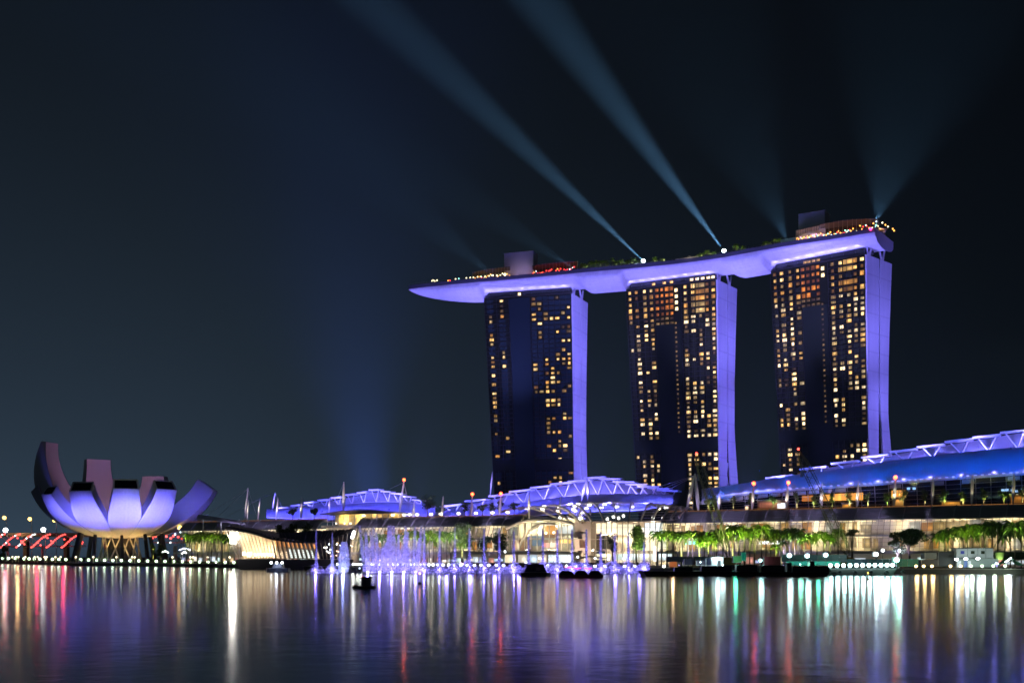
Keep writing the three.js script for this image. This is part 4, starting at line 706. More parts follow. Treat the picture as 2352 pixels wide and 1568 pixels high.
// ---------------------------------------------------------------- trees
const barkMat = S('bark', [0.16, 0.13, 0.09], 0.9), palmBark = S('palm trunk', [0.10, 0.085, 0.065], 0.85);
const leafMat = [[0.09, 0.15, 0.03], [0.06, 0.11, 0.03], [0.12, 0.17, 0.03]].map((c) => S('leaves', c, 0.8, { transmission: 0.35 }));
const frondMat = [[0.15, 0.24, 0.03], [0.10, 0.19, 0.03]].map((c) => S('palm fronds', c, 0.7, { transmission: 0.35 }));
function frondGeo(len, droop, az, up) {
  const p = [], ix = [], n = 7, c = Math.cos(az), s = Math.sin(az);
  const mid = (t) => { const r = len * (t - 0.12 * t * t), y = up * len * t - droop * len * t * t; return [r, y]; };
  for (let i = 0; i <= n; i++) { const t = i / n, [r, y] = mid(t), w = 0.16 * len * Math.sin(Math.PI * (0.12 + 0.86 * t)) + 0.02; for (const k of [-1, 0, 1]) { const dy = k ? -w * (0.55 + rnd() * 0.5) : 0, ww = k * w * (0.75 + rnd() * 0.3); p.push(c * r - s * ww, y + dy, s * r + c * ww); } }
  for (let i = 0; i < n; i++) for (const k of [0, 1]) { const a = i * 3 + k, b = a + 1, d = a + 3, e = a + 4; if (rnd() < 0.93) ix.push(a, b, e, a, e, d); }
  const g = new THREE.BufferGeometry(); g.setAttribute('position', new THREE.Float32BufferAttribute(p, 3)); g.setIndex(ix); g.computeVertexNormals(); return g;
}
const palmCrowns = [0, 1, 2, 3].map(() => merge(Array.from({ length: 17 }, (_, i) => { const up = i < 6 ? rr(1.0, 1.6) : i < 12 ? rr(0.45, 0.8) : rr(-0.2, 0.25); return frondGeo(rr(2.8, 4.0), rr(0.7, 1.1) + up * 0.4, i * 2.399 + rr(-0.2, 0.2), up); })));
const palmTrunks = [0, 1, 2].map((k) => { const pts = [0, 0.3, 0.7, 1].map((t) => V(0.25 * (k - 1) * t * t, t, 0)); const c = new THREE.CatmullRomCurve3(pts); return merge(Array.from({ length: 6 }, (_, i) => bar(c.getPoint(i / 6), c.getPoint((i + 1) / 6), 1, 1, 7))); });
const trunkUnit = palmTrunks.map((g) => g);                         // unit height; radius set by x, z scale
function palm(p, h, label, group, size = 1, tone = 0) {
  const o = thing('palm_tree', label, 'palm tree', p, rr(0, 6.3), group);
  const t = part('trunk', bar(V(0, 0, 0), V(rr(-0.3, 0.3), h, 0), 0.24, 0.17, 7), palmBark, o);
  const c = part('crown', pick(palmCrowns), frondMat[tone], o); c.position.set(0, h, 0); c.scale.setScalar(size); c.rotation.y = rr(0, 6.3);
  return o;
}
function leafBall(n, rx, ry, rz, leaf, lobes) {                     // leaf-sized faces spread through lobes of a crown
  const p = [], nrm = [];
  for (let i = 0; i < n; i++) {
    const L = lobes[Math.floor(rnd() * lobes.length)], u = rr(-1, 1), a = rr(0, 6.283), r = Math.pow(rnd(), 0.42), k = Math.sqrt(1 - u * u);
    const c = V(L[0] + L[3] * r * k * Math.cos(a), L[1] + L[3] * 0.8 * r * u, L[2] + L[3] * r * k * Math.sin(a)).multiply(V(rx, ry, rz));
    const d = V(rr(-1, 1), rr(-0.3, 1), rr(-1, 1)).normalize(), e = V(rr(-1, 1), rr(-1, 1), rr(-1, 1)).cross(d).normalize(), f = d.clone().cross(e), s = leaf * rr(0.6, 1.4);
    const q = [c.clone().addScaledVector(e, s), c.clone().addScaledVector(f, s * 0.6), c.clone().addScaledVector(e, -s), c.clone().addScaledVector(f, -s * 0.6)];
    for (const m of [0, 1, 2, 0, 2, 3]) { p.push(q[m].x, q[m].y, q[m].z); nrm.push(d.x, d.y, d.z); }
  }
  const g = new THREE.BufferGeometry(); g.setAttribute('position', new THREE.Float32BufferAttribute(p, 3)); g.setAttribute('normal', new THREE.Float32BufferAttribute(nrm, 3)); return g;
}
const lobeSets = [0, 1, 2].map(() => Array.from({ length: 11 }, () => { const a = rr(0, 6.28), r = rr(0, 0.62), y = rr(-0.35, 0.55); return [r * Math.cos(a), y, r * Math.sin(a), rr(0.26, 0.45)]; }));
function limbs(lobes, rx, ry, rz, y, r) { return merge([bar(V(0, 0, 0), V(0.1 * rx, y * 0.62, 0), r, r * 0.7, 8), ...lobes.slice(0, 7).map((L) => bar(V(0.1 * rx, y * 0.58, 0), V(L[0] * rx, y + L[1] * ry, L[2] * rz), r * 0.55, r * 0.15, 6))]); }
function broadTree(p, h, w, label, { n = 1100, leaf = 0.5, tone = 1, low = 0.45, group, kind = 'tree', depth = 1 } = {}) {
  const o = thing(kind === 'tree' ? 'broadleaf_tree' : kind, label, kind === 'tree' ? 'tree' : kind, p, rr(0, 6.28), group), lobes = pick(lobeSets), ry = h * (1 - low) / 2 * 1.15, cy = h - ry * 0.95;
  part('trunk', limbs(lobes, w / 2, ry, w / 2 * depth, cy, 0.03 * h), barkMat, o);
  part('crown', leafBall(n, w / 2 * 1.15, ry * 1.05, w / 2 * depth * 1.1, leaf, lobes).translate(0, cy, 0), leafMat[tone], o);
  return o;
}
// palms: rows on the promenade. d: how far off; top: where the crown's middle shows
const uplG = merge([new THREE.CylinderGeometry(0.22, 0.26, 0.25, 8), new THREE.CylinderGeometry(0.05, 0.05, 0.4, 6)]);
const upl = (p, c, cd, h, half = 40, tree = null) => { const f = p.clone().add(V(rr(-0.8, 0.8), 0.3, 6.5)); if (tree) { tree.updateMatrixWorld(true); part('uplight', uplG, floodMat, tree).position.copy(tree.worldToLocal(f.clone().add(V(0, -0.2, 0)))); } spotLight('tree uplight', c, cd, f, p.clone().add(V(0, h, 0)), half, 0.7, 10); };
function palmRow(px0, px1, n, d0, d1, top0, top1, label, group, { size = 1, tone = 0, light = 1, every = 2, c = [0.8, 1, 0.25] } = {}) {
  for (let i = 0; i < n; i++) {
    const t = n > 1 ? i / (n - 1) : 0, px = lerp(px0, px1, t) + rr(-2.5, 2.5), d = lerp(d0, d1, t) + rr(-6, 6), y = at(px, lerp(top0, top1, t) + rr(-8, 6), d).y, p = at(px, HORIZON, d).setY(GROUND);
    const tree = palm(p, y - GROUND, [label, nth(i, n)].filter(Boolean).join(', '), group, size * rr(0.84, 1.12), rnd() < 0.3 ? 1 - tone : tone);
    if (light && i % every === 0) upl(p, c, light * 4600, y - GROUND, 22, tree);
  }
}
palmRow(428, 522, 9, 560, 555, 1231, 1233, 'palm between the museum and the glass pavilion', 'palms left of the faceted glass pavilion', { light: 0.9, size: 1.25, tone: 1 });
palmRow(836, 930, 6, 505, 505, 1230, 1231, 'dark palm seen through the fountain curtain', 'palms behind the fountain spray', { light: 0.25, size: 1.1, tone: 1 });
palmRow(945, 1035, 10, 500, 498, 1229, 1232, 'green lit palm right of the fountain curtain', 'palms right of the fountain spray', { light: 1.3, size: 1.15 });
palmRow(1057, 1075, 2, 498, 498, 1243, 1243, 'small bright palm under the large tree near the shops', 'small palms under the large tree', { light: 0.8 });
palmRow(1508, 1640, 12, 452, 440, 1229, 1226, 'bright lime-green palm right of the plaza hall', 'lime-lit palms right of the plaza hall', { light: 1.5, size: 1.15 });
palmRow(1646, 1760, 10, 440, 430, 1219, 1220, 'tall lime-green lit palm behind the construction booth', 'tall lime-lit palms behind the construction booth', { light: 1.5, size: 1.3 });
palmRow(1608, 1640, 4, 436, 434, 1240, 1242, 'low bright palm in front of the lime-lit row', 'low palms before the lime-lit row', { light: 1.4, size: 0.95 });
palmRow(1770, 1835, 7, 428, 424, 1224, 1226, 'dark green palm before the right mall wing', 'dark palms before the right mall wing', { light: 0.25, size: 1.25, tone: 1 });
palmRow(1848, 1925, 6, 420, 418, 1229, 1227, 'yellow-green lit palm beside the tall crane boom', 'yellow-green palms beside the crane boom', { light: 1.4, size: 1.15 });
palmRow(1783, 1797, 2, 416, 416, 1252, 1252, 'short bright palm low among the dark palms', 'short palms among the dark palms', { light: 1.2, size: 0.85 });
palmRow(2155, 2215, 6, 405, 400, 1226, 1215, 'smaller palm left of the tall right-hand row', 'palms at the left end of the right-hand row', { light: 0.6, size: 1.3, tone: 1 });
palmRow(2222, 2375, 12, 400, 390, 1210, 1209, 'tall dark green palm in the right-hand row', 'tall palms at the right edge', { light: 0.55, size: 1.55, tone: 1 });
// single trees
const T = (px, base, top, d, wpx, label, o = {}) => { const p = at(px, HORIZON, d).setY(GROUND), h = at(px, top, d).y - GROUND; return broadTree(p, h, wpx * d / FOCAL, label, o); };
T(1063, 1262, 1193, 505, 50, 'large green tree rising above the palms before the louvred roof', { n: 2600, leaf: 0.42, tone: 0, low: 0.3 }); upl(at(1063, HORIZON, 505).setY(GROUND), [0.8, 1, 0.4], 2500, 14);
T(1112, 1262, 1222, 500, 36, 'dark rounded tree left of the arched entrance, the smaller of two', { n: 1200, leaf: 0.4, low: 0.35 });
T(1148, 1262, 1219, 500, 52, 'wide dark tree left of the arched entrance, the larger of two', { n: 1700, leaf: 0.4, low: 0.35 });
T(1462, 1265, 1199, 470, 62, 'green tree standing before the bright plaza hall', { n: 2800, leaf: 0.4, tone: 0, low: 0.3 }); upl(at(1466, HORIZON, 466).setY(GROUND), [0.75, 1, 0.3], 2600, 12);
T(1408, 1265, 1222, 480, 40, 'small bare-looking dark tree before the plaza hall', { n: 500, leaf: 0.35, low: 0.35 });
T(2092, 1260, 1205, 410, 92, 'wide dark umbrella-shaped tree left of the right-hand palms', { n: 3400, leaf: 0.42, low: 0.45 }); T(2060, 1260, 1232, 408, 50, 'low spreading dark tree under the umbrella-shaped one', { n: 1200, leaf: 0.4, low: 0.4 });
T(1958, 1262, 1213, 412, 40, 'thin dark tree with a flat top beside the crane boom', { n: 420, leaf: 0.35, low: 0.8 });
T(368, 1285, 1246, 620, 34, 'round dark tree at the right foot of the museum', { n: 900, leaf: 0.45, low: 0.25 });
T(352, 1285, 1238, 640, 14, 'thin yellow-green tree at the right foot of the museum', { n: 300, leaf: 0.4, tone: 2, low: 0.3 }); upl(at(352, HORIZON, 640).setY(GROUND), [0.9, 1, 0.2], 700, 9);
for (const [px, top, w, l] of [[640, 1197, 44, 'left'], [672, 1193, 50, 'second'], [708, 1194, 46, 'third']]) T(px, 1250, top, 545, w, `bushy dark tree behind the faceted glass pavilion, ${l} of the three large ones`, { n: 1500, leaf: 0.5, low: 0.2 });
T(730, 1250, 1203, 545, 28, 'small round dark tree behind the faceted glass pavilion', { n: 700, leaf: 0.45, low: 0.2 });
T(8, 1300, 1248, 700, 26, 'dark tree trunk and crown at the left edge of the picture', { n: 500, leaf: 0.5, low: 0.2 });
// terrace trees, lit from their planters
{
  const spots = [[1627, 0.5], [1641, 0.55], [1685, 0.75], [1726, 0.9], [1776, 0.8], [1830, 1], [1869, 1], [1912, 1.1], [1951, 1], [1993, 1], [2037, 0.9], [2076, 1.2], [2124, 0.8], [2168, 1], [2212, 0.9], [2259, 0.8], [2306, 0.8], [2349, 0.9]];
  spots.forEach(([px, k], i) => {
    const q = mp(px, 1172, -3.5), p = mall2world(q.x, WALK - 0.5, -3.5), h = rr(6.5, 9);
    const o = broadTree(p, h, rr(3.6, 5), 'slim terrace tree lit from its foot before the dark glass front, ' + nth(i, spots.length), { n: 420, leaf: 0.28, tone: i % 3 === 1 ? 0 : 2, low: 0.25, group: 'lit terrace trees under the right roof' });
    spotLight('terrace tree uplight', i % 3 === 1 ? [0.7, 1, 0.25] : [0.95, 0.95, 0.42], 330 * k, p.clone().add(V(rr(-0.4, 0.4), 0.3, 1.4)), p.clone().add(V(0, h * 0.6, 0)), 40, 0.8);
  });
  for (const [px, h, lab] of [[1067, 5, 'left'], [1108, 4.6, 'second'], [1128, 4.8, 'third'], [1146, 5.6, 'fourth'], [1180, 5.2, 'right']]) { const q = mp(px, 1190, -4); broadTree(mall2world(q.x, WALK - 0.5, -4), h + 3, 7, `small dark terrace tree before the middle blue roof, ${lab} of five`, { n: 380, leaf: 0.35, low: 0.3 }); }
  for (const [px, lab] of [[983, 'in the dip between two blue roofs'], [722, 'before the left blue roof, right of two'], [672, 'before the left blue roof, left of two']]) { const q = mp(px, 1190, -4); broadTree(mall2world(q.x, WALK - 0.5, -4), px > 900 ? 13 : 8, px > 900 ? 12 : 5, `dark terrace tree ${lab}`, { n: 500, leaf: 0.4, low: 0.3 }); }
}
// ---------------------------------------------------------------- faceted glass pavilion standing in the water
const font = await new FontLoader().loadAsync('fonts/droid/droid_serif_bold.typeface.json');
const sans = await new FontLoader().loadAsync('fonts/droid/droid_sans_bold.typeface.json');
const letters = (t, size, depth, f = sans) => { const g = new TextGeometry(t, { font: f, size, depth, curveSegments: 3 }); g.computeBoundingBox(); return g.translate(-(g.boundingBox.max.x + g.boundingBox.min.x) / 2, 0, 0); };
{
  const base = at(640, HORIZON, 492).setY(0), o = thing('glass_pavilion', 'faceted glass pavilion like a ship in the water, bright cream inside, dark slatted roof', 'pavilion', base), w = (px, py, d) => at(px, py, d).sub(base);
  const A = w(516.5, 1211.6, 488), B = w(625.5, 1232.5, 481), C = w(633, 1283, 484), D = w(546, 1283, 490);
  const face = (u, v) => D.clone().lerp(C, u).lerp(A.clone().lerp(B, u), v);
  const nrm = B.clone().sub(A).cross(D.clone().sub(A)).normalize(); if (nrm.z < 0) nrm.negate();
  const nu = 13, nv = 9, frame = S('pavilion frame', [0.5, 0.42, 0.33], 0.5), pane = S('pavilion glass', [0.95, 0.93, 0.88], 0.1, { transmission: 0.94, ior: 1.4 });
  for (let j = 0; j < nv; j++) for (let i = 0; i < nu; i++) part('glass_pane', poly([[i, j], [i + 1, j], [i + 1, j + 1], [i, j + 1]].map(([a, b]) => face(lerp(a / nu, 0.5, 0.001), b / nv).addScaledVector(nrm, 0.06 + rnd() * 0.05))), pane, o).castShadow = false;
  for (let i = 0; i <= nu; i++) part('mullion', beamBox(face(i / nu, 0), face(i / nu, 1), i % nu ? 0.14 : 0.5, 0.25), frame, o);
  for (let j = 0; j <= nv; j++) part('transom', beamBox(face(0, j / nv), face(1, j / nv), 0.14, j % nv ? 0.16 : 0.5), frame, o);
  const inside = S('pavilion inner screen', [0.74, 0.60, 0.44], 0.8), back = nrm.clone().multiplyScalar(-5.5);
  part('inner_screen', sheet((u, v) => face(u, v).add(back), 6, 6), inside, o);
  part('inner_floor', sheet((u, v) => face(u, 0.004).addScaledVector(back, v), 4, 1), inside, o);
  const lowLamp = glow('row of shop lights', [1, 0.88, 0.66], 5);
  for (let i = 0; i < 14; i++) { const q = face((i + 0.5) / 14, 0.07 + 0.05 * rnd()).addScaledVector(back, 0.55 + 0.3 * rnd()); part('display_light', box(rr(0.8, 1.6), rr(0.9, 2.2), 0.3, q.x, q.y, q.z), lowLamp, o); }
  o.updateMatrixWorld(true);
  for (const [u, v, k] of [[0.1, 0.12, 90], [0.3, 0.12, 130], [0.5, 0.12, 140], [0.7, 0.12, 140], [0.9, 0.12, 130], [0.2, 0.6, 90], [0.5, 0.55, 90], [0.8, 0.5, 90]]) wash('pavilion light', [1, 0.84, 0.58], k * 0.95, o.localToWorld(face(u, v).addScaledVector(back, 0.3)), back.clone().normalize(), 76);
  // glowing monogram on the bow
  const g = merge([letters('L', 3.7, 0.35, font).translate(-0.3, -0.9, 0), letters('V', 3.7, 0.35, font).translate(0.45, 0.25, 0.1)]);
  const q = face(0.125, 0.70).addScaledVector(nrm, 0.6), mono = part('monogram_sign', g, glow('white sign letters', [1, 0.97, 0.9], 16), o); mono.position.copy(q); mono.rotation.y = Math.atan2(nrm.x, nrm.z);
  mono.position.y -= 1.2; { const p = o.localToWorld(q.clone().addScaledVector(nrm, 1.2)); pointLight('sign light', [1, 0.97, 0.9], 420, p, 60); }
  // middle: orange upper band over a bright cold showcase, cut by slanting fins
  const E = w(723, 1244, 487), Fp = w(735, 1283, 489);
  const mid = (u, v) => C.clone().lerp(Fp, u).lerp(B.clone().lerp(E, u), v).add(V(0, 0, -1.2));
  part('mid_back', sheet((u, v) => mid(u, v).add(V(0, 0, -3)), 2, 2), S('mid wall', [0.4, 0.32, 0.26], 0.8), o);
  for (let i = 0; i < 10; i++) { const a = (i + 0.12) / 10, b = (i + 0.85) / 10;
    part('glass_pane', poly([mid(a, 0.02), mid(b, 0.02), mid(b, 0.97), mid(a, 0.97)]), pane, o).castShadow = false;
    part('upper_window', poly([mid(a, 0.60), mid(b, 0.60), mid(b, 0.86), mid(a, 0.86)].map((p) => p.add(V(0, 0, -1.5)))), glow('lit window', [1, 0.42, 0.14], i % 3 ? 0.8 : 1.3), o);
    if (i > 2 && i < 9) part('showcase_window', poly([mid(a, 0.06), mid(b, 0.06), mid(b, 0.5), mid(a, 0.5)].map((p) => p.add(V(0, 0, -1.5)))), glow('lit showcase window', [0.85, 0.97, 0.95], 2.0 + 0.6 * (i % 2), { emissiveMap: roomTex[i % 4] }), o);
    else part('showcase_window', poly([mid(a, 0.03), mid(b, 0.03), mid(b, 0.38), mid(a, 0.38)].map((p) => p.add(V(0, 0, -1.4)))), glow('lit showcase window', [1, 0.75, 0.5], 1.8, { emissiveMap: roomTex[i % 4] }), o);
    part('fin', beamBox(mid(i / 10, 0), mid(i / 10 - 0.03, 1), 0.25, 0.9), frame, o); }
  // right: dark facets of glass meeting at slants
  const R = [[[735, 1283], [723, 1244], [757, 1240]], [[735, 1283], [757, 1240], [775, 1283]], [[757, 1240], [793, 1222], [775, 1283]], [[793, 1222], [801, 1283], [775, 1283]], [[793, 1222], [812, 1218], [801, 1283]]];
  const facet = [[0.10, 0.09, 0.12], [0.06, 0.06, 0.08], [0.13, 0.1, 0.1], [0.08, 0.07, 0.09], [0.05, 0.05, 0.07]];
  R.forEach((t, i) => part('facet', poly(t.map(([x, y], k) => w(x, y, 488 + ((i + k) % 3) * 2))), S('smoked glass', facet[i], 0.1), o));
  for (let i = 0; i < 26; i++) { const px = rr(742, 800), py = rr(1246, 1281); part('spot_light', ball(rr(0.2, 0.36), ...w(px, py, 485).toArray(), 6), glow('small spot lamp', pick([[1, 0.6, 0.3], [1, 0.95, 0.85], [0.9, 0.95, 1]]), 4), o); }
  for (let k = 0; k < 9; k++) part('rib', beamBox(w(735 + k * 8, 1283, 487), w(725 + k * 10.5, 1243 - k * 2.6, 487), 0.2, 0.25), frame, o);
  const bar2 = part('sign_bar', new THREE.BoxGeometry(1.1, 3.4, 0.4), glow('white sign panel', [0.95, 0.98, 1], 9), o); bar2.position.copy(w(811, 1227, 485)); bar2.rotation.z = -0.35;
  // roof of slats from the bow to the stern
  const low = new THREE.CatmullRomCurve3([[516, 1212, 487], [575, 1223, 483], [628, 1237, 480.5], [668, 1243, 483], [723, 1244, 486], [757, 1239, 487], [812, 1218, 488]].map((p) => w(...p)), false, 'centripetal'), hi = new THREE.CatmullRomCurve3([[517.5, 1209, 489], [574, 1212.5, 500], [620, 1219, 506], [650, 1223, 508], [723, 1219, 506], [765, 1217, 500], [812, 1214.5, 490]].map((p) => w(...p)), false, 'centripetal');
  const rf = (u, v) => low.getPoint(u).lerp(hi.getPoint(u), v);
  part('roof', slab((u, v) => rf(u, v), 40, 2, 0.4), S('dark roof', [0.05, 0.04, 0.05], 0.5), o);
  for (let i = 0; i < 34; i++) { const a = rf((i + 0.2) / 34, 0.02), b = rf(Math.min(1, (i + 1.2) / 34), 0.98); a.y += 0.25; b.y += 0.25; part('roof_slat', beamBox(a, b, 0.35, 0.3), S('roof slat', [0.22, 0.17, 0.15], 0.6), o); }
  // plinth
  const pl = [[541, 1284, 489], [640, 1284, 484], [745, 1284, 487], [812, 1284, 490]], bt = [[553, 1307, 489], [640, 1307.4, 485], [735, 1307.2, 487], [800, 1307, 490]];
  for (let i = 0; i < 3; i++) part('plinth', poly([w(...bt[i]).setY(-1), w(...bt[i + 1]).setY(-1), w(...pl[i + 1]), w(...pl[i])]), S('dark plinth', [0.06, 0.055, 0.06], 0.5), o);
  part('plinth_top', poly([w(...pl[0]), w(...pl[1]), w(...pl[2]), w(...pl[3]), w(812, 1284, 515).setY(w(...pl[3]).y), w(541, 1284, 515).setY(w(...pl[0]).y)]), S('plinth deck', [0.12, 0.11, 0.1], 0.7), o);
}
// ---------------------------------------------------------------- fountain: jets of spray, a curtain and a plume, lit violet from floating lamps
const spray = S('water spray', [0.85, 0.86, 0.9], 1, { transmission: 0.5, transparent: true, opacity: 0.4 });
function drops(n, f, s0, s1) {
  const p = [], nr = [];
  for (let i = 0; i < n; i++) { const c = f(), d = V(rr(-1, 1), rr(-1, 1), rr(-1, 1)).normalize(), e = V(rr(-1, 1), rr(-1, 1), rr(-1, 1)).cross(d).normalize(), h = d.clone().cross(e), s = rr(s0, s1);
    const q = [c.clone().addScaledVector(e, s), c.clone().addScaledVector(h, s * 1.5), c.clone().addScaledVector(e, -s), c.clone().addScaledVector(h, -s * 1.5)];
    for (const m of [0, 1, 2, 0, 2, 3]) { p.push(q[m].x, q[m].y, q[m].z); nr.push(d.x, d.y, d.z); } }
  const g = new THREE.BufferGeometry(); g.setAttribute('position', new THREE.Float32BufferAttribute(p, 3)); g.setAttribute('normal', new THREE.Float32BufferAttribute(nr, 3)); return g;
}
const FD = 377, fm = FD / FOCAL;
const nozzleG = new THREE.CylinderGeometry(0.35, 0.5, 0.7, 10), fl = glow('underwater lamp', [0.62, 0.56, 1], 9);
const jetG = [0, 1, 2].map(() => drops(1300, () => { const t = Math.pow(rnd(), 0.75), r = lerp(0.75, 0.1, Math.pow(t, 0.55)) * Math.sqrt(rnd()), a = rr(0, 6.28); return V(r * Math.cos(a), 0.2 + t * 1, r * Math.sin(a)).setY(0.3 + t * 15); }, 0.10, 0.26));
const mistG = [0, 1, 2].map(() => drops(1300, () => { const a = rr(0, 6.28), r = 4.6 * Math.pow(rnd(), 0.8), h = 5.2 * Math.pow(rnd(), 1.5) * (1 - r / 5.2); return V(r * Math.cos(a), 0.2 + h, r * 0.7 * Math.sin(a)); }, 0.1, 0.26));
function jet(px, top, i, o1 = {}) {
  const p = at(px, HORIZON, FD).setY(0), h = at(px, top, FD).y, o = thing('fountain_jet', '', 'fountain jet', p, 0, 'fountain jets in a row on the water');
  part('nozzle', nozzleG, floodMat, o); part('lamp', ball(0.34, 0, 0.5, 0.3, 8), fl, o);
  const w = part('spray', jetG[i % 3], spray, o); w.scale.set(1, h / 15.3, 1); w.rotation.y = i; w.castShadow = false;
  const m = part('mist', mistG[(i + 1) % 3], spray, o); m.scale.set(o1.mist ?? 1, (o1.mist ?? 1), 1); m.castShadow = false; m.rotation.y = i * 2;
  pointLight('fountain lamp', [0.24, 0.18, 1], 75 * (o1.k ?? 1), p.clone().add(V(0, 1.5, 1.2)), 15);
  spotLight('fountain lamp', [0.2, 0.15, 1], 560 * (o1.k ?? 1), p.clone().add(V(1, 0.8, 9)), p.clone().add(V(0, h * 0.55, 0)), 38, 0.8, 10);
  return o;
}
{
  const list = [[726, 1216, 0.8], [763, 1222, 0.8], [974.5, 1211, 1], [1009.6, 1213, 1], [1044.8, 1211, 1.2], [1077.8, 1213, 1.15], [1111.8, 1214, 1.1], [1147, 1213, 1.1], [1180, 1217, 1], [1214, 1232, 0.8], [1247, 1217, 0.9], [1280, 1216, 1.1], [1314, 1215, 1], [1347, 1216, 1], [1380, 1221, 0.9], [1412, 1223, 1], [1443.7, 1222, 1.1], [1479, 1244, 0.7]];
  const spots = ['before the dark middle of the glass pavilion', 'before the faceted right end of the glass pavilion', 'first right of the water curtain', 'second right of the water curtain', 'third right of the water curtain', 'fourth right of the water curtain, under the large green tree', 'before the dark trees, left of the arched entrance', 'before the wide dark tree', 'at the left end of the arched entrance', 'short and faint, beside the small dark boat', 'before the middle of the arched entrance', 'before the right part of the arched entrance', 'before the right end of the arched entrance', 'before the pink stone pier', 'right of the pink stone pier', 'before the bright plaza hall', 'before the tree at the plaza hall', 'last and shortest, at the right end of the row'];
  list.forEach(([px, top, mist], i) => { const o = jet(px, top, i, { mist, k: i === 9 ? 0.5 : 1 }); o.userData.label = `thin violet lit fountain jet ${spots[i]}`; });
}
{ // the broad curtain of spray
  const p = at(898, HORIZON, FD).setY(0), o = thing('water_curtain', 'broad curtain of fountain spray glowing violet, in front of the palms', 'fountain curtain', p), W = 125 * fm;
  part('nozzle_bar', box(W, 0.5, 0.8, 0, 0.1, 0), floodMat, o);
  const jets = Array.from({ length: 20 }, (_, i) => [(i / 19 - 0.5) * W, rr(9, 16.5), rr(-0.12, 0.12)]);
  const pick2 = () => pick(jets);
  part('spray', drops(12000, () => { const [x, h, k] = pick2(), t = Math.pow(rnd(), 0.8); return V(x + k * t * h + rr(-1, 1) * (0.25 + 0.7 * t * (1 - t)), 0.2 + t * h, rr(-0.8, 0.8)); }, 0.1, 0.28), spray, o).castShadow = false;
  part('veil', drops(5200, () => { const x = rr(-0.5, 0.62) * W; const h = (x > W * 0.5 ? 4 * (1 - (x - W * 0.5) / (W * 0.13)) : 9) * Math.pow(rnd(), 1.3); return V(x, 0.2 + h, rr(-1.5, 1.5)); }, 0.07, 0.2), spray, o).castShadow = false;
  for (const [t, k] of [[-0.42, 1], [-0.2, 1], [0.02, 1.1], [0.24, 1], [0.46, 0.9]]) { part('lamp', ball(0.4, t * W, 0.6, 1, 8), fl, o); pointLight('fountain lamp', [0.27, 0.2, 1], 50 * k, p.clone().add(V(t * W, 2.2, 2.2)), 20); }
  for (const t of [-0.3, 0, 0.3]) spotLight('fountain lamp', [0.27, 0.2, 1], 1500, p.clone().add(V(t * W, 1, 16)), p.clone().add(V(t * W, 7, 0)), 42, 0.9, 20);
}
{ // mist that hangs low over the row of jets
  const a = at(1000, HORIZON, FD - 2).setY(0), W = 490 * fm, m = new THREE.Mesh(drops(9000, () => { const u = rnd(), h = (1.2 + 2.8 * smooth(u, 0.15, 0.5) * (0.6 + 0.4 * Math.sin(u * 40))) * Math.pow(rnd(), 1.3); return V(u * W, 0.15 + h, rr(-2.2, 1.6)); }, 0.1, 0.26), spray);
  m.name = 'spray_mist'; m.position.copy(a); m.receiveShadow = true; scene.add(m); tag(m, 'low violet mist hanging over the water along the row of fountain jets', 'mist', null, 'stuff');
  for (let k = 0; k < 9; k++) pointLight('fountain lamp', [0.24, 0.18, 1], 60, a.clone().add(V((k + 0.5) / 9 * W, 2.4, 5)), 30);
}
{ // the thick plume
  const p = at(790, HORIZON, FD).setY(0), o = thing('fountain_plume', 'thick pale blue plume of spray at the left end of the fountain', 'fountain plume', p);
  part('nozzle', nozzleG, floodMat, o); part('lamp', ball(0.4, 0, 0.6, 1, 8), fl, o);
  part('spray', drops(5200, () => { const t = rnd(), a = rr(0, 6.28), r = (1.0 + 1.1 * Math.sin(Math.PI * Math.pow(t, 0.7))) * Math.sqrt(rnd()); return V(r * Math.cos(a), 0.3 + t * 10.6, r * Math.sin(a)); }, 0.08, 0.2), spray, o).castShadow = false;
  pointLight('fountain lamp', [0.36, 0.46, 1], 90, p.clone().add(V(0, 1.5, 2.6)), 20); spotLight('fountain lamp', [0.34, 0.42, 1], 1300, p.clone().add(V(-2, 1, 12)), p.clone().add(V(0, 6, 0)), 34, 0.9, 20);
}
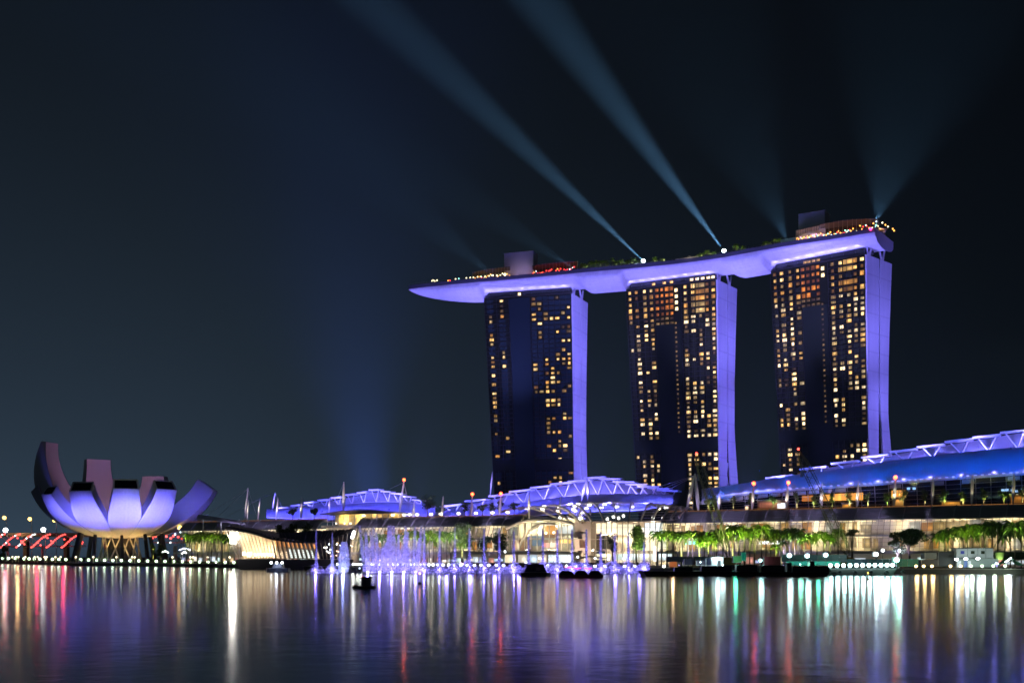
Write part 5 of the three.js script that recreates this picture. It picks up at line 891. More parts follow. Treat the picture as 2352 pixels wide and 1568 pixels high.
// ---------------------------------------------------------------- round lamps on the quay and small posts behind
{
  const post = new THREE.CylinderGeometry(0.12, 0.16, 1, 8).translate(0, 0.5, 0), cap = new THREE.CylinderGeometry(0.3, 0.3, 0.12, 10), globe = new THREE.SphereGeometry(0.62, 14, 10);
  const kinds = {
    green: [glow('pale green lamp globe', [0.70, 1, 0.62], 5), [0.8, 1, 0.75]], white: [glow('white lamp globe', [0.9, 1, 0.86], 6), [0.95, 1, 0.9]], cyan: [glow('cold lamp globe', [0.62, 1, 0.98], 14), [0.6, 1, 1]], amber: [glow('amber lamp globe', [1, 0.72, 0.28], 9), [1, 0.72, 0.3]],
  };
  function quayLamps(list, py0, py1, kind, label, group, { d, r = 1, cd = 60 } = {}) {
    let first; const x0 = list[0], x1 = list[list.length - 1], [m, c] = kinds[kind];
    for (const px of list) {
      const D = (d ?? quayAt(px)) + 0.6, q = at(px, lerp(py0, py1, (px - x0) / Math.max(1, x1 - x0)), D), foot = Math.min(d ? q.y - 1 : GROUND, q.y - 0.9), p = V(q.x, foot, q.z), s = r * D / 580 + 0.12;
      const make = (o) => { o.children[0].scale.y = q.y - foot - 0.4; o.children[1].position.y = o.children[2].position.y = q.y - foot; o.children[1].scale.setScalar(s); o.children[2].position.y += 0.6 * s; };
      if (!first) { first = thing('quay_lamp', label + ', ' + nth(0, list.length), 'lamp', p, 0, group); part('post', post, floodMat, first); part('globe', globe, m, first); part('cap', cap, floodMat, first); make(first); } else make(again(first, p, undefined, label + ', ' + nth(list.indexOf(px), list.length)));
      pointLight('quay lamp', c, cd, q.clone().add(V(0, 0, 1.1)), 30);
    }
  }
  const A = [6, 19, 35, 55, 66.5, 78.5, 91, 105, 120, 135, 151, 168, 185, 203, 221, 240, 259, 278.5, 298.5, 318.5, 338.7], B = [358.5, 378.7, 399, 419, 438.5, 458, 477.5, 497, 517, 537];
  quayLamps(A, 1281, 1287.2, 'green', 'round pale green lamp on the quay wall before the museum', 'lamps on the quay before the museum', { cd: 14 });
  quayLamps(B, 1287.6, 1290.3, 'green', 'round pale green lamp on the quay left of the pavilion', 'lamps on the quay left of the glass pavilion', { cd: 14 });
  quayLamps([775, 811, 817, 823, 829, 846, 853, 858, 870, 890, 903, 914, 925, 935, 943.7, 950.7, 958, 965.6], 1294.5, 1295.3, 'white', 'round white lamp on the quay behind the fountain spray', 'lamps behind the fountain spray', { r: 0.7, cd: 10 });
  quayLamps([974.5, 984.8, 994.7, 1005.6, 1017.7, 1030.5, 1043.7, 1058.4, 1072.9, 1089.4, 1105.2, 1122.3, 1139.9, 1156.4, 1177.7, 1216.6, 1237, 1258, 1279.4, 1300.7, 1322.7, 1344, 1366.7], 1295.8, 1299.3, 'white', 'round white lamp on the quay behind the row of jets', 'lamps behind the row of fountain jets', { r: 1, cd: 14 });
  quayLamps([1389.2, 1411.9, 1434.5, 1458, 1480.4, 1525], 1299.5, 1299.5, 'white', 'round white lamp on the quay before the plaza hall', 'lamps on the quay before the plaza hall', { r: 1.1, cd: 16 });
  quayLamps([1907.6, 1923, 1938, 1952.7, 1967.4, 1981.7, 1996, 2010, 2023.8, 2037.7, 2050.6], 1297.5, 1296.3, 'cyan', 'blazing cold white lamp in the even row on the work barge', 'cold white lamps in a row on the work barge', { d: 352, r: 1.4, cd: 34 });
  quayLamps([2104.3, 2121.9, 2140.9, 2183.4, 2206.9], 1299, 1299, 'amber', 'small amber lamp on the site quay before the grey cabins', 'amber lamps on the site quay', { d: 372, r: 0.95, cd: 30 });
  quayLamps([2230.7, 2256, 2281.8, 2309], 1298.6, 1298.4, 'green', 'round yellow-green lamp on the quay at the right end', 'yellow-green lamps at the right end of the quay', { d: 375, r: 1.0, cd: 40 });
  // slim lit bollards on the museum promenade
  let f, bi0 = 0; const bp = new THREE.CylinderGeometry(0.45, 0.3, 3.4, 10).translate(0, 1.7, 0), bm = S('bollard', [0.7, 0.62, 0.45], 0.6), bl = glow('bollard lamp', [1, 0.86, 0.58], 3.5);
  for (const [px, d] of [[28, 735], [36, 735], [42, 735], [58, 725], [79, 715], [86, 720], [102, 705], [107, 705], [127, 700], [139, 695], [174, 680], [214, 668], [267, 656], [303, 645], [309, 645], [396, 612], [437, 598], [443, 598], [477, 585], [527, 574]]) {
    const p = at(px, HORIZON, d).setY(GROUND), label = 'slim glowing bollard with a lit head on the museum promenade, ' + nth(bi0++, 20);
    if (!f) { f = thing('light_bollard', label, 'bollard light', p, 0, 'glowing bollards on the museum promenade'); part('shaft', bp, bm, f); part('lamp', ball(0.55, 0, 3.7, 0, 10), bl, f); } else again(f, p, undefined, label);
    pointLight('bollard lamp', [1, 0.84, 0.55], 3, p.clone().add(V(0, 3.6, 1)), 10);
  }
  // low hedges behind the quay
  const hd = leafBall(500, 7, 1.1, 1.4, 0.35, Array.from({ length: 9 }, (_, i) => [(i / 8 - 0.5) * 1.7, rr(-0.2, 0.2), rr(-0.4, 0.4), 0.3])).translate(0, 1.1, 0);
  const hl = ['leftmost', 'second', 'third', 'fourth', 'fifth', 'sixth', 'seventh', 'eighth', 'ninth', 'tenth', 'last'];
  [90, 130, 160, 200, 300, 330, 400, 425, 450, 485, 520].forEach((px, i) => { const d = quayAt(px) + 12, p = at(px, HORIZON, d).setY(GROUND), o = thing('hedge', `low dark green hedge on the museum promenade, ${hl[i]} of the eleven`, 'hedge', p); part('foliage', hd, leafMat[2], o); });
  // street lamps beyond: amber heads on tall poles, cold white ones on the bridge
  const sl = (px, py, d, amber, label) => { const q = at(px, py, d), o = thing('street_lamp', label, 'street lamp', V(q.x, GROUND, q.z)); part('pole', bar(V(0, 0, 0), V(0, q.y - GROUND, 0), 0.3, 0.2, 8), steel, o); part('arm', bar(V(0, q.y - GROUND, 0), V(-1.2, q.y - GROUND + 0.3, 0), 0.12, 0.1, 6), steel, o); part('lamp', ball(amber ? 1.5 : 1.8, -1.6, q.y - GROUND, 0, 10).scale(1, 1, 1), glow('street lamp head', amber ? [1, 0.62, 0.15] : [0.9, 0.97, 1], amber ? 5 : 9), o); pointLight('street lamp', amber ? [1, 0.62, 0.2] : [0.9, 0.97, 1], amber ? 20 : 60, q.clone().add(V(-1.6, 0, 3)), 40); };
  sl(14, 1188, 900, true, 'tall amber street lamp at the far left of the picture'); sl(72.5, 1191, 900, true, 'tall amber street lamp over the middle of the red-lit footbridge'); sl(129, 1194, 900, true, 'tall amber street lamp close to the left side of the museum');
  sl(17, 1216.5, 860, false, 'cold white lamp on the left part of the red-lit footbridge'); sl(104, 1215.5, 860, false, 'cold white lamp on the right part of the red-lit footbridge'); sl(419, 1211, 700, true, 'amber street lamp under the low right petal of the museum');
}
// ---------------------------------------------------------------- footbridge of twisted tubes with red lamps, left
{
  const o = thing('footbridge', 'footbridge wrapped in twisting steel tubes dotted with red lamps, left of the museum', 'footbridge', at(60, HORIZON, 850).setY(0), 0.08), tube = S('bridge tube', [0.35, 0.33, 0.34], 0.4, { metalness: 0.5 });
  const R = 5.2, cy = at(60, 1241, 850).y, pitch = 34, L0 = -48, L1 = 44, red = glow('red bridge lamp', [1, 0.06, 0.05], 7), cold = glow('white bridge lamp', [0.85, 0.95, 1], 4);
  const hx = (s, ph, sgn, r = R) => V(s, cy + r * Math.sin(sgn * s / pitch * 2 * Math.PI + ph), r * Math.cos(sgn * s / pitch * 2 * Math.PI + ph));
  class H extends THREE.Curve { constructor(ph, sgn, r) { super(); Object.assign(this, { ph, sgn, r }); } getPoint(t) { return hx(lerp(L0, L1, t), this.ph, this.sgn, this.r); } }
  for (let k = 0; k < 3; k++) part('helix_tube', new THREE.TubeGeometry(new H(k * Math.PI * 2 / 3, 1, R), 240, 0.22, 6), tube, o);
  part('inner_helix_tube', new THREE.TubeGeometry(new H(0.5, -1, R * 0.86), 320, 0.22, 6), tube, o);
  part('walkway', box(L1 - L0, 0.6, 7, (L0 + L1) / 2, cy - 4.2, 0), S('bridge floor', [0.12, 0.11, 0.11], 0.8), o);
  for (const x of [-40, -14, 12, 38]) part('pier', bar(V(x, -1, 0), V(x, cy - 4.5, 0), 1.1, 0.9, 10), tube, o);
  const rg = new THREE.SphereGeometry(0.56, 8, 6);
  for (let k = 0; k < 3; k++) for (let s = L0; s < L1; s += 1.25) { const ph = k * Math.PI * 2 / 3, q = hx(s, ph, 1), ang = s / pitch * 2 * Math.PI + ph; if (Math.cos(ang) > 0.12 || (Math.cos(ang) < -0.6 && rnd() < 0.3)) part('red_lamp', rg, rnd() < 0.08 ? cold : red, o).position.copy(q.add(V(0, 0, 0.5))); }
  for (const [x, k] of [[-36, 1], [-12, 1], [12, 1], [32, 1]]) pointLight('bridge lamp', [1, 0.06, 0.16], 200, o.position.clone().add(V(x, cy + 2, 9)), 60);
  const o2 = thing('road_bridge', 'long low road bridge with faint lights behind the footbridge', 'bridge', at(60, HORIZON, 960).setY(0)); part('girder', box(190, 2.2, 14, 0, at(0, 1229, 960).y, 0), S('bridge concrete', [0.25, 0.2, 0.15], 0.7), o2); part('parapet', box(190, 1.1, 0.4, 0, at(0, 1229, 960).y + 1.6, 7), S('bridge parapet', [0.3, 0.24, 0.18], 0.7), o2);
  for (const x of [-70, -35, 0, 35, 70]) part('pier', box(3, at(0, 1230, 960).y, 6, x, at(0, 1230, 960).y / 2 - 1, 0), S('bridge concrete', [0.25, 0.2, 0.15], 0.7), o2);
  pointLight('road light', [1, 0.6, 0.25], 350, at(40, 1218, 945), 60);
  // the far end of the same footbridge seen right of the museum
  const o3 = thing('footbridge', 'far end of a red-lamped footbridge seen right of the museum', 'footbridge', at(450, HORIZON, 800).setY(0)); part('walkway', box(60, 0.6, 6, 0, at(0, 1245, 800).y, 0), S('orange lit deck', [0.4, 0.16, 0.08], 0.7), o3); part('pier', box(2, 14, 3, -15, 6, 0), tube, o3);
  for (const [px, py] of [[350, 1234], [357, 1231], [367, 1229], [365, 1233], [382, 1231], [392, 1235], [398, 1230], [409, 1232], [397, 1217], [418, 1236]]) part('red_lamp', ball(0.75, ...at(px, py, 796).sub(o3.position).toArray(), 8), red, o3);
  for (const [px, py] of [[363, 1245], [369, 1242], [391, 1245], [414, 1221], [402, 1226], [446, 1244], [421, 1230]]) part('white_lamp', ball(0.6, ...at(px, py, 796).sub(o3.position).toArray(), 8), cold, o3);
  for (const [x, y] of [[-24, 12], [-8, 12], [8, 12], [24, 12]]) part('stay', bar(V(x, at(0, 1245, 800).y, 0), V(x + 4, at(0, 1226, 800).y, 0), 0.12, 0.12, 5), tube, o3);
  pointLight('bridge light', [1, 0.3, 0.2], 120, at(430, 1238, 793), 40);
}
// the small lit stalls and shops along the promenade between museum and pavilion
{
  const cold = [[0.8, 1, 0.85], [0.75, 0.8, 1], [1, 0.95, 0.9]];
  [[372, 388, 1268, 'row of white bulbs low on a stall roof', 0], [414, 438, 1262, 'string of bright white bulbs arching over a stall', 1], [420, 431, 1270, 'white lit stall front with violet bulbs', 2]].forEach(([x0, x1, y, label, k]) => {
    const o = thing('market_stall', `${label} on the promenade right of the museum`, 'stall', at((x0 + x1) / 2, HORIZON, 640).setY(GROUND)), w = (x1 - x0) * 640 / FOCAL, h = at(0, y, 640).y - GROUND;
    part('roof', slab((u, v) => V((u - 0.5) * w, h + 0.4 * Math.sin(u * Math.PI), (v - 0.5) * 3), 6, 1, 0.2), S('stall roof', [0.5, 0.5, 0.5], 0.7), o); for (const s of [-1, 1]) part('post', bar(V(s * w * 0.45, 0, 1), V(s * w * 0.45, h, 1), 0.08, 0.08, 5), steel, o);
    part('counter', box(w * 0.9, 1, 1, 0, 0.5, 0), S('stall counter', [0.3, 0.28, 0.3], 0.7), o);
    for (let i = 0; i < 8; i++) part('bulb', ball(0.32, (i / 7 - 0.5) * w, h + 0.9 * Math.sin(i / 7 * Math.PI), 1.6, 8), glow('stall bulb', cold[k], 7), o);
    pointLight('stall light', cold[k], 16, o.position.clone().add(V(0, h - 0.5, 2.5)), 20);
  });
}
// ---------------------------------------------------------------- floats, boats and buoys on the bay
const hullDark = S('dark hull', [0.03, 0.03, 0.035], 0.5), cabinGrey = S('grey cabin', [0.16, 0.17, 0.18], 0.6), timber = S('timber', [0.22, 0.16, 0.1], 0.8);
const hullGeo = (l, w, h) => { const s = new THREE.Shape(); s.moveTo(-l / 2, -w * 0.38); s.lineTo(l * 0.3, -w / 2); s.quadraticCurveTo(l * 0.44, -w * 0.4, l / 2, 0); s.quadraticCurveTo(l * 0.44, w * 0.4, l * 0.3, w / 2); s.lineTo(-l / 2, w * 0.38); s.closePath(); return new THREE.ExtrudeGeometry(s, { depth: h, bevelEnabled: true, bevelSize: 0.12, bevelThickness: 0.12, bevelSegments: 1 }).rotateX(-Math.PI / 2); };
{
  const p = onWater(837, 1349.5), o = thing('float_hut', 'dark raft with a small grey hut on it, nearest thing on the water', 'raft', p);
  part('raft', box(4.1, 0.55, 3, 0, 0.12, 0), hullDark, o);
  for (let i = 0; i < 7; i++) part('deck_plank', box(0.5, 0.06, 3, -1.75 + i * 0.58, 0.43, 0), timber, o);
  part('hut', box(1.75, 1.45, 1.7, 0.35, 1.18, 0), cabinGrey, o); part('roof', extrude([[-1.05, 0], [1.15, 0], [1.0, 0.28], [-0.9, 0.22]], 2.1).translate(0.35, 1.9, -1.05), S('hut roof', [0.06, 0.06, 0.07], 0.6), o);
  part('door', box(0.6, 1.1, 0.06, 0.2, 1.02, 0.87), S('hut door', [0.1, 0.11, 0.12], 0.6), o);
  part('mooring_post', merge([bar(V(-1.5, 0.4, 0.6), V(-1.5, 1.2, 0.6), 0.05), bar(V(-1.9, 0.75, 0.6), V(-1.1, 1.05, 0.6), 0.04)]), steel, o); part('rope_coil', new THREE.TorusGeometry(0.32, 0.1, 6, 14).rotateX(Math.PI / 2).translate(-1.55, 0.55, 0.9), S('old rope', [0.3, 0.14, 0.09], 0.9), o);
  for (const x of [-2.05, 2.05]) part('fender', ball(0.22, x, 0.2, 1, 8), S('rubber', [0.02, 0.02, 0.02], 0.8), o);
  part('lamp', ball(0.07, -0.5, 2.25, 0.2, 6), glow('tiny red lamp', [1, 0.1, 0.2], 6), o);
}
{
  const p = onWater(964, 1340), o = thing('light_buoy', 'thin buoy with a small orange lamp on its staff, right of the raft', 'buoy', p);
  part('float', new THREE.LatheGeometry([[0.02, -0.3], [0.4, -0.1], [0.42, 0.2], [0.15, 0.4], [0.02, 0.42]].map(([x, y]) => new THREE.Vector2(x, y)), 12), hullDark, o); part('staff', bar(V(0, 0.3, 0), V(0, 2.2, 0), 0.05), steel, o); part('lamp', ball(0.2, 0, 2.3, 0, 8), glow('orange buoy lamp', [1, 0.35, 0.08], 9), o);
}
{
  const p = onWater(1994, 1330), o = thing('light_buoy', 'thin buoy with an amber lamp before the row of cold white lamps', 'buoy', p);
  part('float', ball(0.4, 0, 0, 0, 10), hullDark, o); part('staff', bar(V(0, 0.2, 0), V(0, 1.6, 0), 0.05), steel, o); part('lamp', ball(0.17, 0, 1.7, 0, 8), glow('amber buoy lamp', [1, 0.6, 0.1], 8), o);
}
{ // launch with three headlamps left of the pavilion's plinth
  const p = onWater(638, 1312), o = thing('motor_launch', 'small bluish launch with three white lamps before the glass pavilion', 'boat', p, Math.PI * 0.95);
  part('hull', hullGeo(9, 3, 1.3), S('blue grey hull', [0.12, 0.14, 0.24], 0.4), o); part('cabin', extrude([[-2.4, 0], [2, 0], [1.3, 1.5], [-2, 1.5]], 2.2, 0.08).translate(0, 1.4, -1.1), S('launch cabin', [0.3, 0.32, 0.42], 0.4), o); part('roof', box(5.4, 0.16, 2.8, -0.2, 3.1, 0), cabinGrey, o);
  for (const x of [-2.2, 0, 2.2]) part('lamp', ball(0.48, x, 3.5, -1.2, 10), glow('white boat lamp', [0.85, 0.93, 1], 9), o);
  pointLight('boat lamp', [0.7, 0.8, 1], 20, p.clone().add(V(0, 3.6, 3)), 20);
}
{ // small tourist boat before the arched entrance
  const p = onWater(1230, 1321), o = thing('tour_boat', 'small dark canopied boat before the arched entrance', 'boat', p);
  part('hull', hullGeo(9.5, 3.4, 0.8).rotateY(0.2), hullDark, o); part('canopy', extrude([[-3.6, 0], [3.4, 0], [2.4, 2.5], [-2.5, 2.6]], 2.6, 0.1).translate(0, 0.9, -1.3), S('boat canopy', [0.10, 0.09, 0.16], 0.7), o);
  part('window', box(1.3, 1.0, 0.1, 0.8, 2.1, 1.36), S('boat window', [0.35, 0.2, 0.25], 0.3), o); for (const x of [-2.4, -0.6, 2.4]) part('side_window', box(0.9, 0.7, 0.08, x * 0.9, 2.1, 1.36), blackGlass, o); part('rail', box(8, 0.12, 0.1, 0, 1.1, 1.6), steel, o);
}
{ // stage float with three covered mounds and pink lamps
  const p = onWater(1334, 1325), m = 314 / FOCAL, o = thing('stage_float', 'long dark red float with three black covered mounds and pink lights', 'float', p);
  part('hull', extrude([[-51 * m, 0], [50 * m, 0], [51 * m, 0.75], [-50 * m, 0.75]], 3.2, 0.06).translate(0, -0.05, -1.6), S('dark red hull', [0.14, 0.012, 0.03], 0.5), o);
  for (const [x, w] of [[-33, 34], [1, 30], [33, 30]]) part('cover', extrude([[-w / 2 * m, 0], [w / 2 * m, 0], [w * 0.40 * m, 0.65], [w * 0.26 * m, 1.1], [-w * 0.26 * m, 1.15], [-w * 0.42 * m, 0.6]], 2.4, 0.08).translate(x * m, 0.7, -1.2), S('black cover', [0.012, 0.012, 0.02], 0.8), o);
  const pink = glow('pink rope light', [1, 0.05, 0.45], 2.6);
  for (const [x0, x1, y] of [[-37, -21, 1301], [-16, 1, 1303.5], [8, 26, 1304]]) part('rope_light', merge([bar(V(x0 * m, at(0, y, 314).y, -1), V((x0 + x1) / 2 * m, at(0, y + 1.6, 314).y, -1), 0.11), bar(V((x0 + x1) / 2 * m, at(0, y + 1.6, 314).y, -1), V(x1 * m, at(0, y, 314).y, -1), 0.11)]), pink, o);
  for (const x of [-37, -21, -16, 1, 8, 26]) part('post', bar(V(x * m, 0.7, -1), V(x * m, at(0, 1301, 314).y, -1), 0.05), steel, o);
}
{ // low work platform left of the plume
  const p = onWater(789, 1314), o = thing('work_platform', 'low dark pontoon with pumps and hoses at the left end of the fountain', 'pontoon', p);
  part('pontoon', box(13.5, 0.7, 4, 0, 0.15, 0), hullDark, o); for (const [x, w, h] of [[-6, 1.2, 1.6], [-4.3, 0.9, 1.1], [-2, 1.4, 0.9], [0.4, 1, 1.3], [2, 1.8, 0.8], [4.4, 1, 1.5], [5.8, 1.2, 1]]) part('pump', merge([box(w, h * 0.6, 1, x, 0.5 + h * 0.3, 0.6), new THREE.CylinderGeometry(w * 0.3, w * 0.35, h * 0.5, 8).translate(x, 0.5 + h * 0.8, 0.6)]), hullDark, o);
  for (const x of [-5, 1, 6]) part('lamp', ball(0.22, x, 1.6, 1, 8), glow('small cold lamp', [0.6, 0.75, 1], 6), o);
}
for (const [px, py, l] of [[1095, 1317, 'between two jets, left'], [1253, 1316, 'right of the small dark boat']]) { const p = onWater(px, py + 2), o = thing('marker_post', `thin dark marker post in the water, ${l}`, 'marker post', p); part('post', bar(V(0, -0.5, 0), V(0, 1.3, 0), 0.12), hullDark, o); part('collar', new THREE.CylinderGeometry(0.3, 0.35, 0.3, 10).translate(0, 0.1, 0), hullDark, o); }
// ---------------------------------------------------------------- building site: barge, containers, cabins, cranes, floodlights
{
  const DB = 338, mB = DB / FOCAL, corr = (w, h, d) => merge([box(w, h, d, 0, h / 2, 0), ...Array.from({ length: Math.max(4, Math.round(w / 0.55)) }, (_, i, a) => box(0.14, h - 0.35, 0.1, (i + 0.5) / Math.max(4, Math.round(w / 0.55)) * w - w / 2, h / 2, d / 2 + 0.03))]);
  const barge = (x0, x1, top, water, d, label) => { const c = (x0 + x1) / 2, o = thing('barge', label, 'barge', at(c, HORIZON, d).setY(0)), w = (x1 - x0) * d / FOCAL, h = at(0, top, d).y; part('hull', extrude([[-w / 2 + 1.2, -0.4], [w / 2 - 1.2, -0.4], [w / 2, h], [-w / 2, h]], 14, 0.1).translate(0, 0, -14), S('rusty black hull', [0.035, 0.028, 0.026], 0.7), o); part('deck', box(w, 0.12, 14, 0, h + 0.17, -7), S('barge deck', [0.05, 0.05, 0.05], 0.9), o); for (let i = 0; i < w / 4; i++) part('bollard', new THREE.CylinderGeometry(0.16, 0.2, 0.5, 8).translate(-w / 2 + 2 + i * 4, h + 0.45, -0.5), hullDark, o); const tyre = new THREE.TorusGeometry(0.55, 0.2, 6, 12); for (let i = 0; i < w / 5; i++) part('tyre', tyre, S('tyre rubber', [0.015, 0.015, 0.015], 0.9), o).position.set(-w / 2 + 3 + i * 5, h * 0.45, 0.25); return o; };
  barge(1478, 1740, 1312, 1322, 338, 'long low black barge right of the fountain'); barge(1742, 1905, 1313.5, 1323, 336, 'black barge carrying dark plant in the middle of the site'); barge(1907, 2058, 1306, 1320, 352, 'barge under the even row of cold white lamps');
  let bi = 0;
  const crate = (name, label, cat, x0, x1, y0, y1, d, depth, mat, extra) => { const c = (x0 + x1) / 2, b = at(c, y1, d), w = (x1 - x0) * d / FOCAL, h = (y1 - y0) * d / FOCAL, o = thing(name, label, cat, b); part('body', name === 'container' ? corr(w, h, depth) : extrude([[-w / 2, 0], [w / 2, 0], [w / 2 * 0.97, h * 0.96], [w * 0.2, h], [-w / 2 * 0.96, h * 0.95]], depth, 0.05).translate(0, 0, -depth / 2), mat, o); part('frame', merge([box(w + 0.1, 0.15, depth + 0.1, 0, 0.08, 0), box(0.12, h, 0.12, -w / 2, h / 2, depth / 2), box(0.12, h, 0.12, w / 2, h / 2, depth / 2)]), steel, o); extra?.(o, w, h, depth); return o; };
  const dk = (r, g, b) => S('painted steel sheet', [r, g, b], 0.6);
  crate('container', 'dark red container with a grey roof behind the black barge', 'container', 1752, 1791, 1277, 1298, 345, 3, dk(0.16, 0.012, 0.02)); crate('container', 'dark blue container left of the lit booth', 'container', 1620, 1633, 1281, 1298, 346, 3, dk(0.03, 0.035, 0.09)); crate('container', 'navy container by the orange sign', 'container', 1570, 1595, 1283, 1297, 350, 3, dk(0.04, 0.04, 0.1)); crate('container', 'violet grey container next to the navy one', 'container', 1597, 1619, 1286, 1297, 348, 3, dk(0.08, 0.06, 0.09));
  crate('container', 'teal upright tank box behind the lit booth', 'tank', 1702.5, 1712, 1267, 1287, 352, 2, dk(0.02, 0.28, 0.25)); crate('container', 'yellowish box lit green beside the teal tank', 'container', 1683, 1702, 1276, 1291, 353, 2.4, dk(0.4, 0.4, 0.2));
  crate('winch', 'dark winch housing in the middle of the black barge', 'winch', 1858, 1868, 1288, 1312, 338, 2.5, hullDark); crate('winch', 'dark winch housing left of the floodlit hoarding', 'winch', 1806, 1816, 1291, 1312, 338, 2.5, hullDark); crate('generator', 'low black generator at the left end of the barge', 'generator', 1548, 1590, 1301, 1312, 338, 2.4, hullDark); crate('generator', 'long black generator in the middle of the first barge', 'generator', 1610, 1680, 1299, 1312, 338, 2.4, hullDark); crate('generator', 'black generator at the right end of the first barge', 'generator', 1690, 1738, 1296, 1312, 338, 2.4, hullDark); crate('generator', 'black plant box on the second barge below the red container', 'generator', 1746, 1800, 1297, 1313, 336, 2.4, hullDark); crate('generator', 'wide black plant box on the second barge', 'generator', 1818, 1902, 1299, 1313, 336, 2.4, hullDark);
  // lit white booth
  crate('site_booth', 'white site booth glowing cold white, its doorway dark', 'booth', 1631, 1659, 1278, 1299, 346, 3, dk(0.7, 0.75, 0.78), (o, w, h, d) => { part('lit_window', box(w * 0.86, h * 0.24, 0.1, 0, h * 0.78, d / 2 + 0.06), glow('booth tube light', [0.72, 0.97, 1], 4), o); part('door', box(w * 0.26, h * 0.6, 0.12, w * 0.16, h * 0.32, d / 2 + 0.06), hullDark, o); pointLight('booth light', [0.65, 0.95, 1], 40, o.position.clone().add(V(0, h * 0.8, d / 2 + 1.4)), 30); });
  // orange notice board
  crate('notice_board', 'orange panelled board low at the left end of the site', 'notice board', 1537, 1555, 1289, 1302, 345, 0.4, dk(0.6, 0.2, 0.08)); pointLight('site light', [1, 0.7, 0.4], 26, at(1546, 1292, 341), 20);
  // hoarding and stores behind
  for (const [x0, x1, y0, y1, d, c, l] of [[1530, 1640, 1277, 1290, 372, [0.12, 0.1, 0.12], 'grey hoarding below the lime-lit palms'], [1795, 1945, 1273, 1290, 372, [0.14, 0.18, 0.2], 'pale hoarding behind the three floodlights'], [1806, 1930, 1288, 1297, 360, [0.02, 0.3, 0.22], 'green mesh fence at the back of the barge'], [2060, 2110, 1283, 1300, 378, [0.02, 0.16, 0.13], 'green sheeted fence right of the green floodlight'], [1945, 2060, 1283, 1297, 372, [0.06, 0.12, 0.13], 'dark sheeted fence behind the lamp row']]) {
    const a = at(x0, y1, d), b = at(x1, y1, d), h = (y1 - y0) * d / FOCAL, o = thing('hoarding', l, 'hoarding', a), w = b.x - a.x, n = Math.max(4, Math.round(w / 2.4));
    for (let i = 0; i < n; i++) part('panel', box(w / n - 0.06, h * rr(0.97, 1.03), 0.12, (i + 0.5) * w / n, h / 2, rr(-0.05, 0.05)), S('hoarding panel', c.map((v) => v * rr(0.85, 1.15)), 0.6), o); part('rail', box(w, 0.14, 0.14, w / 2, h * 0.9, -0.14), steel, o);
  }
  // two-storey cabin and the stores beside it
  crate('site_cabin', 'pale grey two-storey site cabin with small dark windows, upper floor', 'cabin', 2191, 2274, 1258, 1281, 385, 5, dk(0.33, 0.37, 0.38), (o, w, h, d) => { for (const [x, bl] of [[-0.34, 1], [-0.06, 0], [0.22, 0]]) { part('window', box(w * 0.1, h * 0.3, 0.1, x * w, h * 0.58, d / 2 + 0.06), bl ? glow('blue sign panel', [0.05, 0.08, 0.5], 0.5) : blackGlass, o); } for (const x of [-0.2, 0.08, 0.3]) part('joint', box(0.1, h, 0.06, x * w, h / 2, d / 2 + 0.06), floodMat, o); part('roof', box(w + 0.5, 0.2, d + 0.4, 0, h + 0.1, 0), floodMat, o); });
  crate('site_cabin', 'lower storey of the pale grey cabin, with lit doors', 'cabin', 2191, 2286, 1281.4, 1302, 386, 5, dk(0.26, 0.33, 0.32), (o, w, h, d) => { for (const [x, c] of [[-0.44, [0.75, 0.8, 0.85]], [-0.28, [0.12, 0.2, 0.5]], [-0.2, [0.7, 0.75, 0.8]]]) part('door', box(w * 0.09, h * 0.72, 0.1, x * w, h * 0.38, d / 2 + 0.06), S('cabin door', c, 0.5), o); });
  crate('site_shed', 'grey open shed left of the cabin, upper part', 'shed', 2120, 2146, 1268, 1283, 384, 4, dk(0.2, 0.22, 0.23)); crate('site_shed', 'dark store left of the cabin, lower part', 'shed', 2112, 2150, 1284, 1300, 384, 4, dk(0.1, 0.1, 0.11)); crate('site_shed', 'dark frame shed beside the cabin', 'shed', 2150, 2190, 1266, 1300, 387, 4, dk(0.06, 0.07, 0.08)); crate('site_shed', 'dark green planter bank at the right edge', 'planter', 2276, 2352, 1267, 1284, 392, 4, dk(0.03, 0.05, 0.03));
  const wl = [[2197.5, 1283.5], [2218.8, 1282.5], [2246.5, 1281.5]], wlab = ['left', 'middle', 'right'];
  wl.forEach(([px, py], i) => { const q = at(px, py, 380.5), o = thing('bulkhead_lamp', `broad cold white lamp on the cabin wall, ${wlab[i]} of three`, 'lamp', q); part('housing', box(1.6, 0.7, 0.4, 0, 0, -0.3), floodMat, o); part('lamp', new THREE.SphereGeometry(0.55, 12, 8).scale(1.25, 0.75, 0.8), glow('cold white lamp lens', [0.85, 0.95, 1], 14), o); pointLight('bulkhead lamp', [0.8, 0.93, 1], 22, q.clone().add(V(0, -0.3, 1.4)), 30); });
